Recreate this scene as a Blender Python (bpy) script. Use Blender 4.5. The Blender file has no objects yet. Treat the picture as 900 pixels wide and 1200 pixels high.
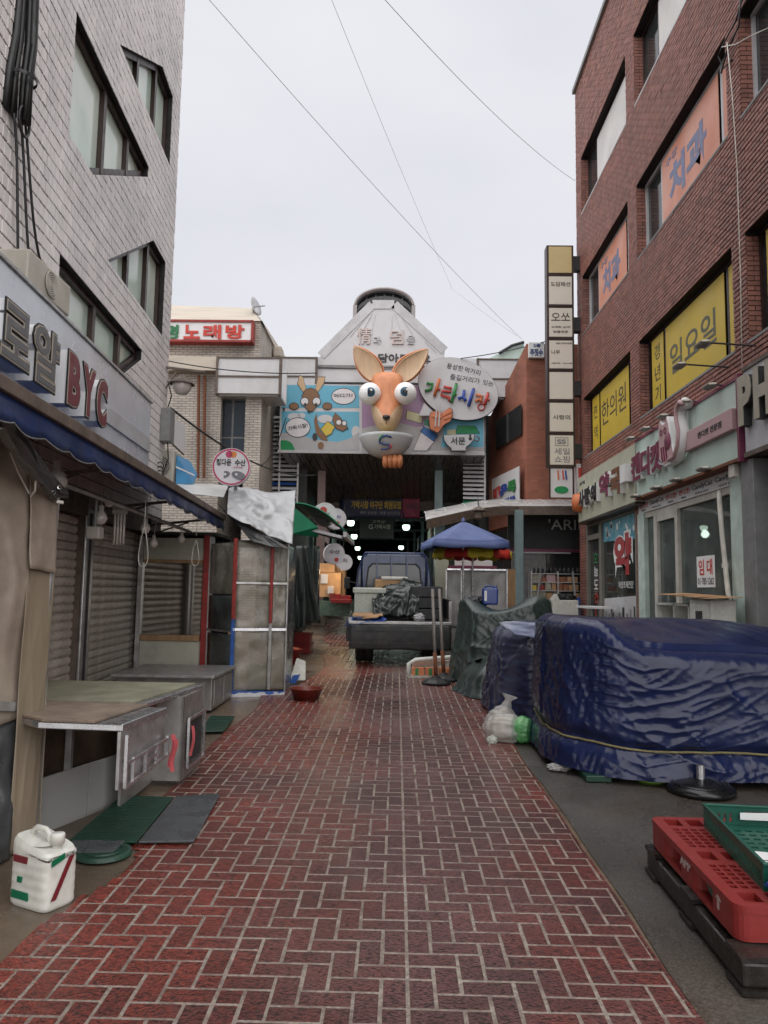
import bpy, bmesh, math, random
from mathutils import Vector, Matrix, noise
random.seed(7)
R_ = math.radians
sc = bpy.context.scene
col = sc.collection

# ------------------------------------------------------------------ camera
CAM = Vector((0, 0, 1.6)); FPX = 901.0
CROT = Matrix.Rotation(R_(1.0), 3, 'Z') @ Matrix.Rotation(R_(90 + 5.83), 3, 'X') @ Matrix.Rotation(R_(0.9), 3, 'Z')
cd = bpy.data.cameras.new('camera'); cam = bpy.data.objects.new('camera', cd); col.objects.link(cam)
cd.sensor_fit = 'VERTICAL'; cd.sensor_height = 36; cd.lens = FPX / 1200 * 36
cd.clip_start = .05; cd.clip_end = 2000
cam.matrix_world = Matrix.Translation(CAM) @ CROT.to_4x4()
sc.camera = cam

# ------------------------------------------------------------------ overcast sky
SUN_EL, SUN_AZ = 50, 184
w = bpy.data.worlds.new('World'); sc.world = w; w.use_nodes = True
nt = w.node_tree; N = nt.nodes; N.clear()
def wn(t, **k):
    n = N.new(t)
    for a, b in k.items(): setattr(n, a, b)
    return n
out = wn('ShaderNodeOutputWorld'); bg = wn('ShaderNodeBackground')
sky = wn('ShaderNodeTexSky', sky_type='NISHITA', sun_disc=False)
sky.sun_elevation = R_(SUN_EL); sky.sun_rotation = R_(SUN_AZ); sky.air_density = 1.5; sky.dust_density = 6
tc = wn('ShaderNodeTexCoord'); mp = wn('ShaderNodeMapping'); mp.inputs['Scale'].default_value = (1.4, 1.4, 3.2)
nz = wn('ShaderNodeTexNoise'); nz.inputs['Scale'].default_value = 1.5; nz.inputs['Detail'].default_value = 5; nz.inputs['Roughness'].default_value = .48
rp = wn('ShaderNodeValToRGB')
rp.color_ramp.elements[0].position = .3; rp.color_ramp.elements[0].color = (.72, .73, .79, 1)
rp.color_ramp.elements[1].position = .72; rp.color_ramp.elements[1].color = (.84, .84, .88, 1)
sm = wn('ShaderNodeMix', data_type='RGBA', blend_type='MULTIPLY'); sm.inputs[0].default_value = 1; sm.inputs[7].default_value = (.1, .1, .1, 1)
mx = wn('ShaderNodeMix', data_type='RGBA'); mx.inputs[0].default_value = .93
L_ = nt.links.new
L_(tc.outputs['Generated'], mp.inputs[0]); L_(mp.outputs[0], nz.inputs[0]); L_(nz.outputs[0], rp.inputs[0])
L_(sky.outputs[0], sm.inputs[6]); L_(sm.outputs[2], mx.inputs[6]); L_(rp.outputs[0], mx.inputs[7])
L_(mx.outputs[2], bg.inputs[0]); L_(bg.outputs[0], out.inputs[0])
bg.inputs[1].default_value = 0.365
sl = bpy.data.lights.new('sun', 'SUN'); sl.energy = 1.5; sl.angle = R_(150); sl.color = (1, .98, .95)
sun = bpy.data.objects.new('sun', sl); col.objects.link(sun)
_a = R_(SUN_AZ); _e = R_(SUN_EL)
sun.rotation_euler = (-Vector((math.sin(_a) * math.cos(_e), math.cos(_a) * math.cos(_e), math.sin(_e)))).to_track_quat('-Z', 'Y').to_euler()
sc.view_settings.view_transform = 'Standard'; sc.view_settings.look = 'None'
sc.view_settings.gamma = 1; sc.view_settings.exposure = 1.55; sc.view_settings.use_curve_mapping = False
sc.render.engine = 'CYCLES'; sc.cycles.use_denoising = True
sc.cycles.max_bounces = 8; sc.cycles.transparent_max_bounces = 12
sc.cycles.caustics_reflective = False; sc.cycles.caustics_refractive = False

# ------------------------------------------------------------------ measuring helpers: where a sight line meets a given distance / the ground
SL = .023                                   # the street climbs gently
def gz(y): return SL * max(-20, min(y, 70))
def ray(px, py): return CROT @ Vector(((px - 450) / FPX, -(py - 600) / FPX, -1))
def D(px, py, d):
    r = ray(px, py); return CAM + r * (d / r.y)
def G(px, py, h=0):
    r = ray(px, py); return CAM + r * ((h - 1.6) / (r.z - SL * r.y))
def OX(px, py, X):
    r = ray(px, py); return CAM + r * (X / r.x)
LA = R_(3.9)
LF = Matrix.Translation((-2.78, 0, 0)) @ Matrix.Rotation(LA, 4, 'Z')     # left facade: x = out of the wall, y = along, z = up
def lf(n, s, z): return LF @ Vector((n, s, z))

# ------------------------------------------------------------------ object helpers
def props(o, label=None, cat=None, group=None, kind=None):
    if label: o['label'] = label
    if cat: o['category'] = cat
    if group: o['group'] = group
    if kind: o['kind'] = kind
    return o
def thing(name, label, cat, loc=(0, 0, 0), group=None):
    o = bpy.data.objects.new(name, None); col.objects.link(o); o.location = loc; o.empty_display_size = .1
    o['o'] = list(loc); props(o, label, cat, group); 
    return o
def origin(p): return Vector(p['o']) if p is not None and 'o' in p else Vector((0, 0, 0))
class MB:
    def __init__(s, T=None): s.V = []; s.F = []; s.M = []; s.T = T; s.m = 0
    def add(s, vs, fs):
        b = len(s.V)
        for v in vs:
            v = Vector(v); s.V.append(s.T @ v if s.T else v)
        for f in fs: s.F.append([b + i for i in f]); s.M.append(s.m)
        return s
    def box(s, x0, x1, y0, y1, z0, z1):
        return s.add([(x0,y0,z0),(x1,y0,z0),(x1,y1,z0),(x0,y1,z0),(x0,y0,z1),(x1,y0,z1),(x1,y1,z1),(x0,y1,z1)],
                     [(3,2,1,0),(4,5,6,7),(0,1,5,4),(1,2,6,5),(2,3,7,6),(3,0,4,7)])
    def quad(s, a, b, c, d): return s.add([a, b, c, d], [(0, 1, 2, 3)])
    def slab(s, pts, vec):                   # a polygon pushed along vec
        vec = Vector(vec); n = len(pts); P = [Vector(p) for p in pts]
        nrm = Vector((0, 0, 0))
        for i in range(n): nrm += P[i].cross(P[(i + 1) % n])
        if nrm.dot(vec) > 0: P = P[::-1]
        Q = P + [p + vec for p in P]
        return s.add(Q, [tuple(range(n)), tuple(range(2 * n - 1, n - 1, -1))] + [((i + 1) % n, i, n + i, n + (i + 1) % n) for i in range(n)])
    def bar(s, a, b, wx=.04, wy=None, up=(0, 0, 1)):   # square bar between two points
        a = Vector(a); b = Vector(b); d = (b - a).normalized(); wy = wy or wx
        u = Vector(up)
        if abs(d.dot(u)) > .95: u = Vector((0, 1, 0))
        x = d.cross(u).normalized() * wx / 2; y = x.cross(d).normalized() * wy / 2
        return s.add([a-x-y, a+x-y, a+x+y, a-x+y, b-x-y, b+x-y, b+x+y, b-x+y],
                     [(3,2,1,0),(4,5,6,7),(0,1,5,4),(1,2,6,5),(2,3,7,6),(3,0,4,7)])
    def tube(s, path, r, n=8, cap=True):
        P = [Vector(p) for p in path]; vs = []; fs = []; k = len(P)
        ref = None
        for i, p in enumerate(P):
            d = (P[min(i + 1, k - 1)] - P[max(i - 1, 0)]).normalized()
            if ref is None: ref = d.orthogonal().normalized()
            ref = (ref - d * ref.dot(d)).normalized(); q = d.cross(ref)
            rr = r[i] if isinstance(r, (list, tuple)) else r
            vs += [p + (ref * math.cos(2 * math.pi * j / n) + q * math.sin(2 * math.pi * j / n)) * rr for j in range(n)]
        for i in range(k - 1):
            fs += [(i*n+j, i*n+(j+1)%n, (i+1)*n+(j+1)%n, (i+1)*n+j) for j in range(n)]
        if cap: fs += [tuple(range(n - 1, -1, -1)), tuple(range((k - 1) * n, k * n))]
        return s.add(vs, fs)
    def lathe(s, prof, c=(0, 0, 0), n=20, ax=None, arc=1.0, a0=0.0):
        c = Vector(c); Q = Matrix.Identity(3) if ax is None else Vector(ax).to_track_quat('Z', 'Y').to_matrix()
        m = n if arc >= 1 else n + 1
        vs = [c + Q @ Vector((r * math.cos(a0 + 2 * math.pi * arc * j / n), r * math.sin(a0 + 2 * math.pi * arc * j / n), z)) for r, z in prof for j in range(m)]
        fs = [(i*m+j, i*m+(j+1)%m, (i+1)*m+(j+1)%m, (i+1)*m+j) for i in range(len(prof) - 1) for j in range(n)]
        return s.add(vs, fs)
    def grid(s, nu, nv, fn, wrap=False):
        vs = [fn(i / nu, j / nv) for j in range(nv + 1) for i in range(nu + (0 if wrap else 1))]
        k = nu if wrap else nu + 1
        return s.add(vs, [(j*k+i, j*k+(i+1)%k, (j+1)*k+(i+1)%k, (j+1)*k+i) for j in range(nv) for i in range(nu)])
    def mesh(s, name, mat, o=Vector((0, 0, 0)), smooth=False, merge=False):
        me = bpy.data.meshes.new(name)
        me.from_pydata([tuple(v - o) for v in s.V], [], s.F)
        for m in (mat if isinstance(mat, (list, tuple)) else [mat]): me.materials.append(m)
        if any(s.M): me.polygons.foreach_set('material_index', s.M)
        if merge:
            bm = bmesh.new(); bm.from_mesh(me); bmesh.ops.remove_doubles(bm, verts=bm.verts, dist=1e-4); bmesh.ops.recalc_face_normals(bm, faces=bm.faces); bm.to_mesh(me); bm.free()
        if smooth: me.polygons.foreach_set('use_smooth', [True] * len(me.polygons))
        me.update()
        return me
    def build(s, name, mat, parent=None, smooth=False, bevel=0, kind=None, label=None, thick=0, sub=0, merge=False, auto=False):
        o = bpy.data.objects.new(name, s.mesh(name, mat, origin(parent), smooth, merge)); col.objects.link(o)
        if parent is not None: o.parent = parent; o['o'] = list(origin(parent))
        if kind: o['kind'] = kind
        if label: o['label'] = label
        if thick:
            md = o.modifiers.new('solid', 'SOLIDIFY'); md.thickness = thick; md.offset = 0
        if sub:
            md = o.modifiers.new('sub', 'SUBSURF'); md.levels = sub; md.render_levels = sub
        if bevel:
            md = o.modifiers.new('bev', 'BEVEL'); md.width = bevel; md.segments = 2; md.limit_method = 'ANGLE'; md.angle_limit = R_(40)
        return o
def B(name, mat, parent, *a, T=None, **k):
    m = MB(T); m.box(*a); return m.build(name, mat, parent, **k)
def copy_tree(o, loc=None, parent=None):
    c = o.copy(); col.objects.link(c); c.parent = parent
    if loc is not None: c.location = loc
    for ch in list(o.children): copy_tree(ch, None, c)
    return c

# text as a mesh laid on a plane: O lower-left corner, U along the line, V up, fitted to w x h
_treq = []
def txt(name, body, mat, parent, O, U, V, w, h, depth=.004, bold=.0, label=None, base=0.0, tilt=0):
    o = bpy.data.objects.new(name, bpy.data.meshes.new(name)); col.objects.link(o); o.data.materials.append(mat)
    if parent is not None: o.parent = parent; o['o'] = list(origin(parent))
    if label: o['label'] = label
    _treq.append((o, body, round(bold, 4), Vector(O) - origin(parent), Vector(U).normalized(), Vector(V).normalized(), w, h, depth, base, tilt)); return o
def make_texts():                            # all lettering of one weight is drawn in one go, then cut apart line by line
    for bold in sorted({r[2] for r in _treq}):
        bodies = sorted({r[1] for r in _treq if r[2] == bold})
        cu = bpy.data.curves.new('t', 'FONT'); cu.body = '\n'.join(bodies); cu.size = 1; cu.offset = bold; cu.resolution_u = 3; cu.space_line = 3
        ob = bpy.data.objects.new('t', cu); me = bpy.data.meshes.new_from_object(ob)
        bm = bmesh.new(); bm.from_mesh(me); bmesh.ops.remove_doubles(bm, verts=bm.verts, dist=1e-5); bm.verts.ensure_lookup_table()
        line = {}
        for f in bm.faces: line.setdefault(round((.35 - f.calc_center_median().y) / 3), []).append(f)
        glyph = {}
        for k, fs in line.items():
            ids = {}; V = []; F = []; E = []
            for f in fs:
                for v in f.verts:
                    if v.index not in ids: ids[v.index] = len(V); V.append((v.co.x, v.co.y))
                F.append([ids[v.index] for v in f.verts])
                for l in f.loops:
                    if len(l.edge.link_faces) == 1: E.append((ids[l.vert.index], ids[l.link_loop_next.vert.index]))
            glyph[bodies[k]] = (V, F, E)
        bm.free(); bpy.data.objects.remove(ob); bpy.data.meshes.remove(me); bpy.data.curves.remove(cu)
        for o, body, b, O, U, V, w, h, depth, base, tilt in _treq:
            if b != bold or body not in glyph: continue
            tv, F, E = glyph[body]; x0 = min(v[0] for v in tv); x1 = max(v[0] for v in tv); y0 = min(v[1] for v in tv); y1 = max(v[1] for v in tv)
            Nn = U.cross(V).normalized()
            if tilt: q = Matrix.Rotation(-R_(tilt) * -1, 3, Nn); U = q @ U; V = q @ V
            P = [O + U * ((v[0] - x0) / max(1e-6, x1 - x0) * w) + V * ((v[1] - y0) / max(1e-6, y1 - y0) * h) for v in tv]; n = len(P)
            o.data.from_pydata([tuple(p + Nn * (base + depth)) for p in P] + [tuple(p + Nn * base) for p in P], [], [tuple(f) for f in F] + [(a, n + a, n + c, c) for a, c in E]); o.data.update()

# polygon with holes, extruded: 2D curve fill
def plate(name, outer, holes, depth, T, mat, parent, kind=None):
    cu = bpy.data.curves.new('c', 'CURVE'); cu.dimensions = '2D'; cu.fill_mode = 'BOTH'; cu.extrude = depth / 2
    for poly in [outer] + holes:
        sp = cu.splines.new('POLY'); sp.points.add(len(poly) - 1); sp.use_cyclic_u = True
        for p, (a, b) in zip(sp.points, poly): p.co = (a, b, 0, 1)
    ob = bpy.data.objects.new('c', cu); me = bpy.data.meshes.new_from_object(ob)
    m = MB(T); m.add([(v.co.x, v.co.y, v.co.z - depth / 2) for v in me.vertices], [tuple(p.vertices) for p in me.polygons])
    bpy.data.objects.remove(ob); bpy.data.meshes.remove(me); bpy.data.curves.remove(cu)
    return m.build(name, mat, parent, kind=kind)

# convex polygon tools for cutting bricks round openings
def cutline(poly, a, b, keep_left):
    o = []
    def sd(p): return (b[0]-a[0])*(p[1]-a[1]) - (b[1]-a[1])*(p[0]-a[0])
    for i in range(len(poly)):
        p, q = poly[i], poly[(i + 1) % len(poly)]; sp, sq = sd(p), sd(q)
        if not keep_left: sp, sq = -sp, -sq
        if sp >= 0: o.append(p)
        if (sp > 0 and sq < 0) or (sp < 0 and sq > 0):
            t = sp / (sp - sq); o.append((p[0] + (q[0]-p[0]) * t, p[1] + (q[1]-p[1]) * t))
    return o
def parea(p): return abs(sum(p[i][0]*p[(i+1)%len(p)][1] - p[(i+1)%len(p)][0]*p[i][1] for i in range(len(p)))) / 2
def subtract(poly, hole):                    # hole: convex, counter-clockwise
    hx = [h[0] for h in hole]; hy = [h[1] for h in hole]
    if max(p[0] for p in poly) <= min(hx) or min(p[0] for p in poly) >= max(hx) or max(p[1] for p in poly) <= min(hy) or min(p[1] for p in poly) >= max(hy): return [poly]
    res = []; rest = poly
    for i in range(len(hole)):
        a, b = hole[i], hole[(i + 1) % len(hole)]
        o = cutline(rest, a, b, False)
        if len(o) > 2 and parea(o) > 2e-4: res.append(o)
        rest = cutline(rest, a, b, True)
        if len(rest) < 3: break
    return res

# ------------------------------------------------------------------ materials
MAT = {}
def mat(name, colr, rough=.6, var=.12, scale=6, bump=0, bscale=40, metal=0, spec=.5, island=0, obj=0, dirt=0, dscale=2.5, dcol=(.03, .025, .02), emit=0, wet=0, stretch=None, coat=0, alpha=1, hue=None, bdetail=3, ridge=None):
    m = bpy.data.materials.new(name); m.use_nodes = True; t = m.node_tree; n = t.nodes; l = t.links.new
    p = n['Principled BSDF']; p.inputs['Roughness'].default_value = rough; p.inputs['Metallic'].default_value = metal
    p.inputs['Specular IOR Level'].default_value = spec; p.inputs['Coat Weight'].default_value = coat; p.inputs['Coat Roughness'].default_value = .08
    c = n.new('ShaderNodeTexCoord'); src = c.outputs['Object']
    if stretch:
        q = n.new('ShaderNodeMapping'); q.inputs['Scale'].default_value = stretch; l(src, q.inputs[0]); src = q.outputs[0]
    def nse(s, d=4, r=.55):
        x = n.new('ShaderNodeTexNoise'); x.inputs['Scale'].default_value = s; x.inputs['Detail'].default_value = d; x.inputs['Roughness'].default_value = r; l(src, x.inputs[0]); return x.outputs[0]
    def mr(v, a, b, lo=.3, hi=.7):
        x = n.new('ShaderNodeMapRange'); x.inputs[1].default_value = lo; x.inputs[2].default_value = hi; x.inputs[3].default_value = a; x.inputs[4].default_value = b; l(v, x.inputs[0]); return x.outputs[0]
    def mul(cs, v):
        x = n.new('ShaderNodeMix'); x.data_type = 'RGBA'; x.blend_type = 'MULTIPLY'; x.inputs[0].default_value = 1
        if isinstance(cs, tuple): x.inputs[6].default_value = cs
        else: l(cs, x.inputs[6])
        l(v, x.inputs[7]); return x.outputs[2]
    def mixc(f, a, b):
        x = n.new('ShaderNodeMix'); x.data_type = 'RGBA'
        l(f, x.inputs[0])
        for i, v in ((6, a), (7, b)):
            if isinstance(v, tuple): x.inputs[i].default_value = v
            else: l(v, x.inputs[i])
        return x.outputs[2]
    cc = tuple(colr) + (1,)
    if hue: cc = mixc(mr(nse(scale * .5, 3), 0, 1, .4, .6), cc, tuple(hue) + (1,))
    if var: cc = mul(cc, mr(nse(scale), 1 - var, 1 + var))
    if island:
        g = n.new('ShaderNodeNewGeometry'); cc = mul(cc, mr(g.outputs['Random Per Island'], 1 - island, 1 + island, 0, 1))
    if obj:
        g = n.new('ShaderNodeObjectInfo'); cc = mul(cc, mr(g.outputs['Random'], 1 - obj, 1 + obj, 0, 1))
    if dirt: cc = mixc(mr(nse(dscale, 6, .65), 0, dirt, .42, .68), cc, tuple(dcol) + (1,))
    if isinstance(cc, tuple): p.inputs['Base Color'].default_value = cc
    else: l(cc, p.inputs['Base Color'])
    if wet: l(mr(nse(wet, 4), rough * .28, min(1, rough * 1.25), .38, .6), p.inputs['Roughness'])
    elif var: l(mr(nse(scale * 1.7), max(.02, rough * .8), min(1, rough * 1.2)), p.inputs['Roughness'])
    if bump:
        b = n.new('ShaderNodeBump'); b.inputs['Strength'].default_value = min(1, bump); b.inputs['Distance'].default_value = .01 * max(1, bump)
        if ridge:                             # creased sheet: two ridged noises, one of them stretched
            hs = []
            for sc_, rot in ((ridge, .4), (ridge * 2.3, -.7)):
                q = n.new('ShaderNodeMapping'); q.inputs['Scale'].default_value = (1, 1, .45); q.inputs['Rotation'].default_value = (rot, rot, rot); l(c.outputs['Object'], q.inputs[0])
                x = n.new('ShaderNodeTexNoise'); x.noise_type = 'RIDGED_MULTIFRACTAL'; x.inputs['Scale'].default_value = sc_; x.inputs['Detail'].default_value = 4; x.inputs['Roughness'].default_value = .5; l(q.outputs[0], x.inputs[0]); hs.append(x.outputs[0])
            ad = n.new('ShaderNodeMath'); ad.operation = 'ADD'; l(hs[0], ad.inputs[0]); l(hs[1], ad.inputs[1]); l(ad.outputs[0], b.inputs['Height'])
        else: l(nse(bscale, bdetail), b.inputs['Height']); l(b.outputs[0], p.inputs['Normal'])
    if emit:
        p.inputs['Emission Color'].default_value = tuple(colr) + (1,); p.inputs['Emission Strength'].default_value = emit
    if alpha < 1: p.inputs['Alpha'].default_value = alpha
    MAT[name] = m; return m
def glass(name, tint=(.8, .85, .85), rough=.03, refl=1.0, alpha=.0, haze=(.4, .42, .4)):
    m = bpy.data.materials.new(name); m.use_nodes = True; t = m.node_tree; n = t.nodes; l = t.links.new; n.remove(n['Principled BSDF'])
    tr = n.new('ShaderNodeBsdfTransparent'); tr.inputs[0].default_value = tuple(tint) + (1,)
    gl = n.new('ShaderNodeBsdfGlossy'); gl.inputs['Roughness'].default_value = rough
    fr = n.new('ShaderNodeFresnel'); fr.inputs[0].default_value = 1.0 + .5 * refl
    a = n.new('ShaderNodeMixShader'); l(fr.outputs[0], a.inputs[0]); l(tr.outputs[0], a.inputs[1]); l(gl.outputs[0], a.inputs[2]); o = a
    if alpha:
        df = n.new('ShaderNodeBsdfDiffuse'); c = n.new('ShaderNodeTexCoord'); x = n.new('ShaderNodeTexNoise'); x.inputs['Scale'].default_value = 3; x.inputs['Detail'].default_value = 6; l(c.outputs['Object'], x.inputs[0])
        r = n.new('ShaderNodeMapRange'); r.inputs[1].default_value = .3; r.inputs[2].default_value = .7; r.inputs[3].default_value = alpha * .6; r.inputs[4].default_value = min(1, alpha * 1.4); l(x.outputs[0], r.inputs[0])
        df.inputs[0].default_value = tuple(haze) + (1,); b = n.new('ShaderNodeMixShader'); l(r.outputs[0], b.inputs[0]); l(a.outputs[0], b.inputs[1]); l(df.outputs[0], b.inputs[2]); o = b
    l(o.outputs[0], n['Material Output'].inputs[0]); MAT[name] = m; return m
def brickmat(name, c1, c2, mortar, sx, sy, ms=.012, axis='XZ', rough=.75):     # for walls too far away to tell the bricks apart
    m = bpy.data.materials.new(name); m.use_nodes = True; t = m.node_tree; n = t.nodes; l = t.links.new; p = n['Principled BSDF']
    c = n.new('ShaderNodeTexCoord'); s = n.new('ShaderNodeSeparateXYZ'); k = n.new('ShaderNodeCombineXYZ'); l(c.outputs['Object'], s.inputs[0])
    ad = n.new('ShaderNodeMath'); ad.operation = 'ADD'; l(s.outputs[0], ad.inputs[0]); l(s.outputs[1], ad.inputs[1]); l(ad.outputs[0], k.inputs[0]); l(s.outputs[2], k.inputs[1])
    b = n.new('ShaderNodeTexBrick'); l(k.outputs[0], b.inputs[0]); b.inputs['Scale'].default_value = 1; b.inputs['Brick Width'].default_value = sx; b.inputs['Row Height'].default_value = sy; b.inputs['Mortar Size'].default_value = ms
    b.inputs['Color1'].default_value = c1 + (1,); b.inputs['Color2'].default_value = c2 + (1,); b.inputs['Mortar'].default_value = mortar + (1,)
    x = n.new('ShaderNodeTexNoise'); x.inputs['Scale'].default_value = 1.2; x.inputs['Detail'].default_value = 6; l(c.outputs['Object'], x.inputs[0])
    r = n.new('ShaderNodeMapRange'); r.inputs[1].default_value = .3; r.inputs[2].default_value = .7; r.inputs[3].default_value = .7; r.inputs[4].default_value = 1.15; l(x.outputs[0], r.inputs[0])
    q = n.new('ShaderNodeMix'); q.data_type = 'RGBA'; q.blend_type = 'MULTIPLY'; q.inputs[0].default_value = 1; l(b.outputs[0], q.inputs[6]); l(r.outputs[0], q.inputs[7]); l(q.outputs[2], p.inputs[0])
    bp = n.new('ShaderNodeBump'); bp.inputs['Strength'].default_value = .6; bp.inputs['Distance'].default_value = .01; bp.invert = True; l(b.outputs[1], bp.inputs['Height']); l(bp.outputs[0], p.inputs['Normal']); p.inputs['Roughness'].default_value = rough
    MAT[name] = m; return m
mat('concrete', (.21, .15, .10), .36, .25, 3, .3, 30, dirt=.6, dscale=1.6, dcol=(.045, .035, .027), wet=1.3, hue=(.13, .10, .075))
mat('asphalt', (.062, .057, .052), .48, .3, 2.4, 1.0, 110, dirt=.55, dscale=70, dcol=(.17, .155, .135), wet=1.6, hue=(.045, .03, .02))
mat('grout', (.31, .265, .225), .75, .4, 60, .8, 150, dirt=.75, dscale=9, dcol=(.10, .055, .045))
mat('white', (.75, .75, .76), .4, .06, 2, dirt=.25, dscale=2, dcol=(.3, .28, .25))
mat('white_clean', (.8, .8, .8), .4, .03)
mat('white_plastic', (.64, .64, .59), .45, .1, 8, dirt=.3, dscale=14, dcol=(.3, .26, .2))
mat('black', (.012, .012, .013), .5, .2, 20)
mat('black_gloss', (.01, .01, .011), .25, .2, 20)
mat('dark', (.03, .03, .032), .6, .2, 10)
mat('grey', (.2, .2, .2), .55, .15, 8)
mat('light_grey', (.5, .5, .52), .45, .1, 4, dirt=.15)
mat('steel', (.46, .46, .46), .34, .2, 10, metal=.6, dirt=.45, dscale=6, dcol=(.16, .12, .09))
mat('steel_bright', (.6, .6, .62), .28, .15, 10, metal=.9)
mat('brown_metal', (.045, .028, .024), .4, .2, 10, metal=.3)
mat('rust', (.16, .055, .025), .8, .3, 18, .4, 60)
mat('red_paint', (.30, .025, .02), .45, .25, 10, dirt=.3, dscale=12)
mat('blue_paint', (.02, .09, .34), .45, .25, 10, dirt=.25, dscale=12)
mat('wood', (.30, .18, .09), .7, .2, 12, .3, 40, stretch=(1, 1, .2))
mat('card', (.42, .25, .13), .8, .15, 10)
mat('cable', (.01, .01, .01), .45, .1)
# ------------------------------------------------------------------ ground, paving
CINV = CROT.transposed()
def pj(p):
    v = CINV @ (Vector(p) - CAM); d = -v.z
    return (450 + FPX * v.x / d, 600 - FPX * v.y / d, d)
def pix_area(poly):
    q = [pj(p) for p in poly]
    if any(c[2] < .2 for c in q): return 0
    cx = sum(c[0] for c in q) / len(q); cy = sum(c[1] for c in q) / len(q)
    if not (-5 < cx < 905 and -5 < cy < 1205): return 0
    return parea([(c[0], c[1]) for c in q])
m = MB()
ys = [-60, -20, 0, 10, 20, 40, 70, 200, 900]
for i in range(len(ys) - 1):
    a, b = ys[i], ys[i + 1]
    m.quad((-900, a, gz(a) - .012), (900, a, gz(a) - .012), (900, b, gz(b) - .012), (-900, b, gz(b) - .012))
props(m.build('ground', MAT['concrete'], None, merge=True), kind='structure')
m = MB(); pts = []
for i in range(41):
    y = -3 + i * .7; pts.append((1.14 + .06 * noise.noise((y * .8, 3, 0)), y))
for i in range(40): 
    (x0, y0), (x1, y1) = pts[i], pts[i + 1]
    m.quad((x0, y0, gz(y0) - .006), (5.2, y0, gz(y0) - .006), (5.2, y1, gz(y1) - .006), (x1, y1, gz(y1) - .006))
props(m.build('asphalt_strip', MAT['asphalt'], None, merge=True), kind='structure')

mat('paver', (.150, .024, .014), .24, .4, 26, .6, 80, island=.2, obj=0, wet=2.2, dirt=.0)
mat('paver_single', (.150, .024, .014), .24, .4, 26, 1.0, 80, obj=.2, wet=2.2)
for nm in ('paver', 'paver_single'):           # foot wear: the red coat is rubbed to a dull mauve grey down the middle of the lane
    t = MAT[nm].node_tree; n = t.nodes; p = n['Principled BSDF']; src = p.inputs['Base Color'].links[0].from_socket
    g = n.new('ShaderNodeNewGeometry'); s = n.new('ShaderNodeSeparateXYZ'); t.links.new(g.outputs['Position'], s.inputs[0])
    x = n.new('ShaderNodeTexNoise'); x.inputs['Scale'].default_value = 1.1; x.inputs['Detail'].default_value = 7; x.inputs['Roughness'].default_value = .62; t.links.new(g.outputs['Position'], x.inputs[0])
    def mth(op, a, b):
        q = n.new('ShaderNodeMath'); q.operation = op
        for i, v in ((0, a), (1, b)):
            if isinstance(v, (int, float)): q.inputs[i].default_value = v
            else: t.links.new(v, q.inputs[i])
        return q.outputs[0]
    dx = mth('ABSOLUTE', mth('SUBTRACT', s.outputs[0], .22), 0)
    f = mth('SUBTRACT', mth('MULTIPLY', x.outputs[0], 2.4), mth('MULTIPLY', dx, 1.0))
    r = n.new('ShaderNodeMapRange'); r.inputs[1].default_value = .12; r.inputs[2].default_value = .95; r.inputs[3].default_value = .05; r.inputs[4].default_value = .85; t.links.new(f, r.inputs[0])
    q = n.new('ShaderNodeMix'); q.data_type = 'RGBA'; t.links.new(r.outputs[0], q.inputs[0]); t.links.new(src, q.inputs[6]); q.inputs[7].default_value = (.100, .049, .047, 1)
    mp2 = n.new('ShaderNodeMapping'); mp2.inputs['Scale'].default_value = (.5, 1, 1); t.links.new(g.outputs['Position'], mp2.inputs[0])        # pits and broom marks in the coating
    x2 = n.new('ShaderNodeTexNoise'); x2.inputs['Scale'].default_value = 95; x2.inputs['Detail'].default_value = 3; t.links.new(mp2.outputs[0], x2.inputs[0])
    r2 = n.new('ShaderNodeMapRange'); r2.inputs[1].default_value = .36; r2.inputs[2].default_value = .52; r2.inputs[3].default_value = .30; r2.inputs[4].default_value = 1.22; t.links.new(x2.outputs[0], r2.inputs[0])
    q2 = n.new('ShaderNodeMix'); q2.data_type = 'RGBA'; q2.blend_type = 'MULTIPLY'; q2.inputs[0].default_value = 1; t.links.new(q.outputs[2], q2.inputs[6]); t.links.new(r2.outputs[0], q2.inputs[7])
    x3 = n.new('ShaderNodeTexNoise'); x3.inputs['Scale'].default_value = .75; x3.inputs['Detail'].default_value = 6; x3.inputs['Roughness'].default_value = .6; t.links.new(g.outputs['Position'], x3.inputs[0])     # damp and dry patches
    r3 = n.new('ShaderNodeMapRange'); r3.inputs[1].default_value = .36; r3.inputs[2].default_value = .62; r3.inputs[3].default_value = .62; r3.inputs[4].default_value = 1.2; t.links.new(x3.outputs[0], r3.inputs[0])
    q3 = n.new('ShaderNodeMix'); q3.data_type = 'RGBA'; q3.blend_type = 'MULTIPLY'; q3.inputs[0].default_value = 1; t.links.new(q2.outputs[2], q3.inputs[6]); t.links.new(r3.outputs[0], q3.inputs[7]); t.links.new(q3.outputs[2], p.inputs['Base Color'])
    r4 = n.new('ShaderNodeMapRange'); r4.inputs[1].default_value = .38; r4.inputs[2].default_value = .6; r4.inputs[3].default_value = .10; r4.inputs[4].default_value = .34; t.links.new(x3.outputs[0], r4.inputs[0]); t.links.new(r4.outputs[0], p.inputs['Roughness'])
MOD = .1035; JN = .0037
def left_edge(y): return -1.62 - .02 * max(0, min(y, 10) - 5) + .45 * max(0, min(1, (y - 10.1) / .8)) - .09 * max(0, y - 14) + .16 * noise.noise((y * .5, 7, 0)) + .2 * math.exp(-((y - 4.3) / .5) ** 2)
def right_edge(y): return 1.13 + .03 * noise.noise((y * .9, 1, 0))
m = MB()
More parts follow.
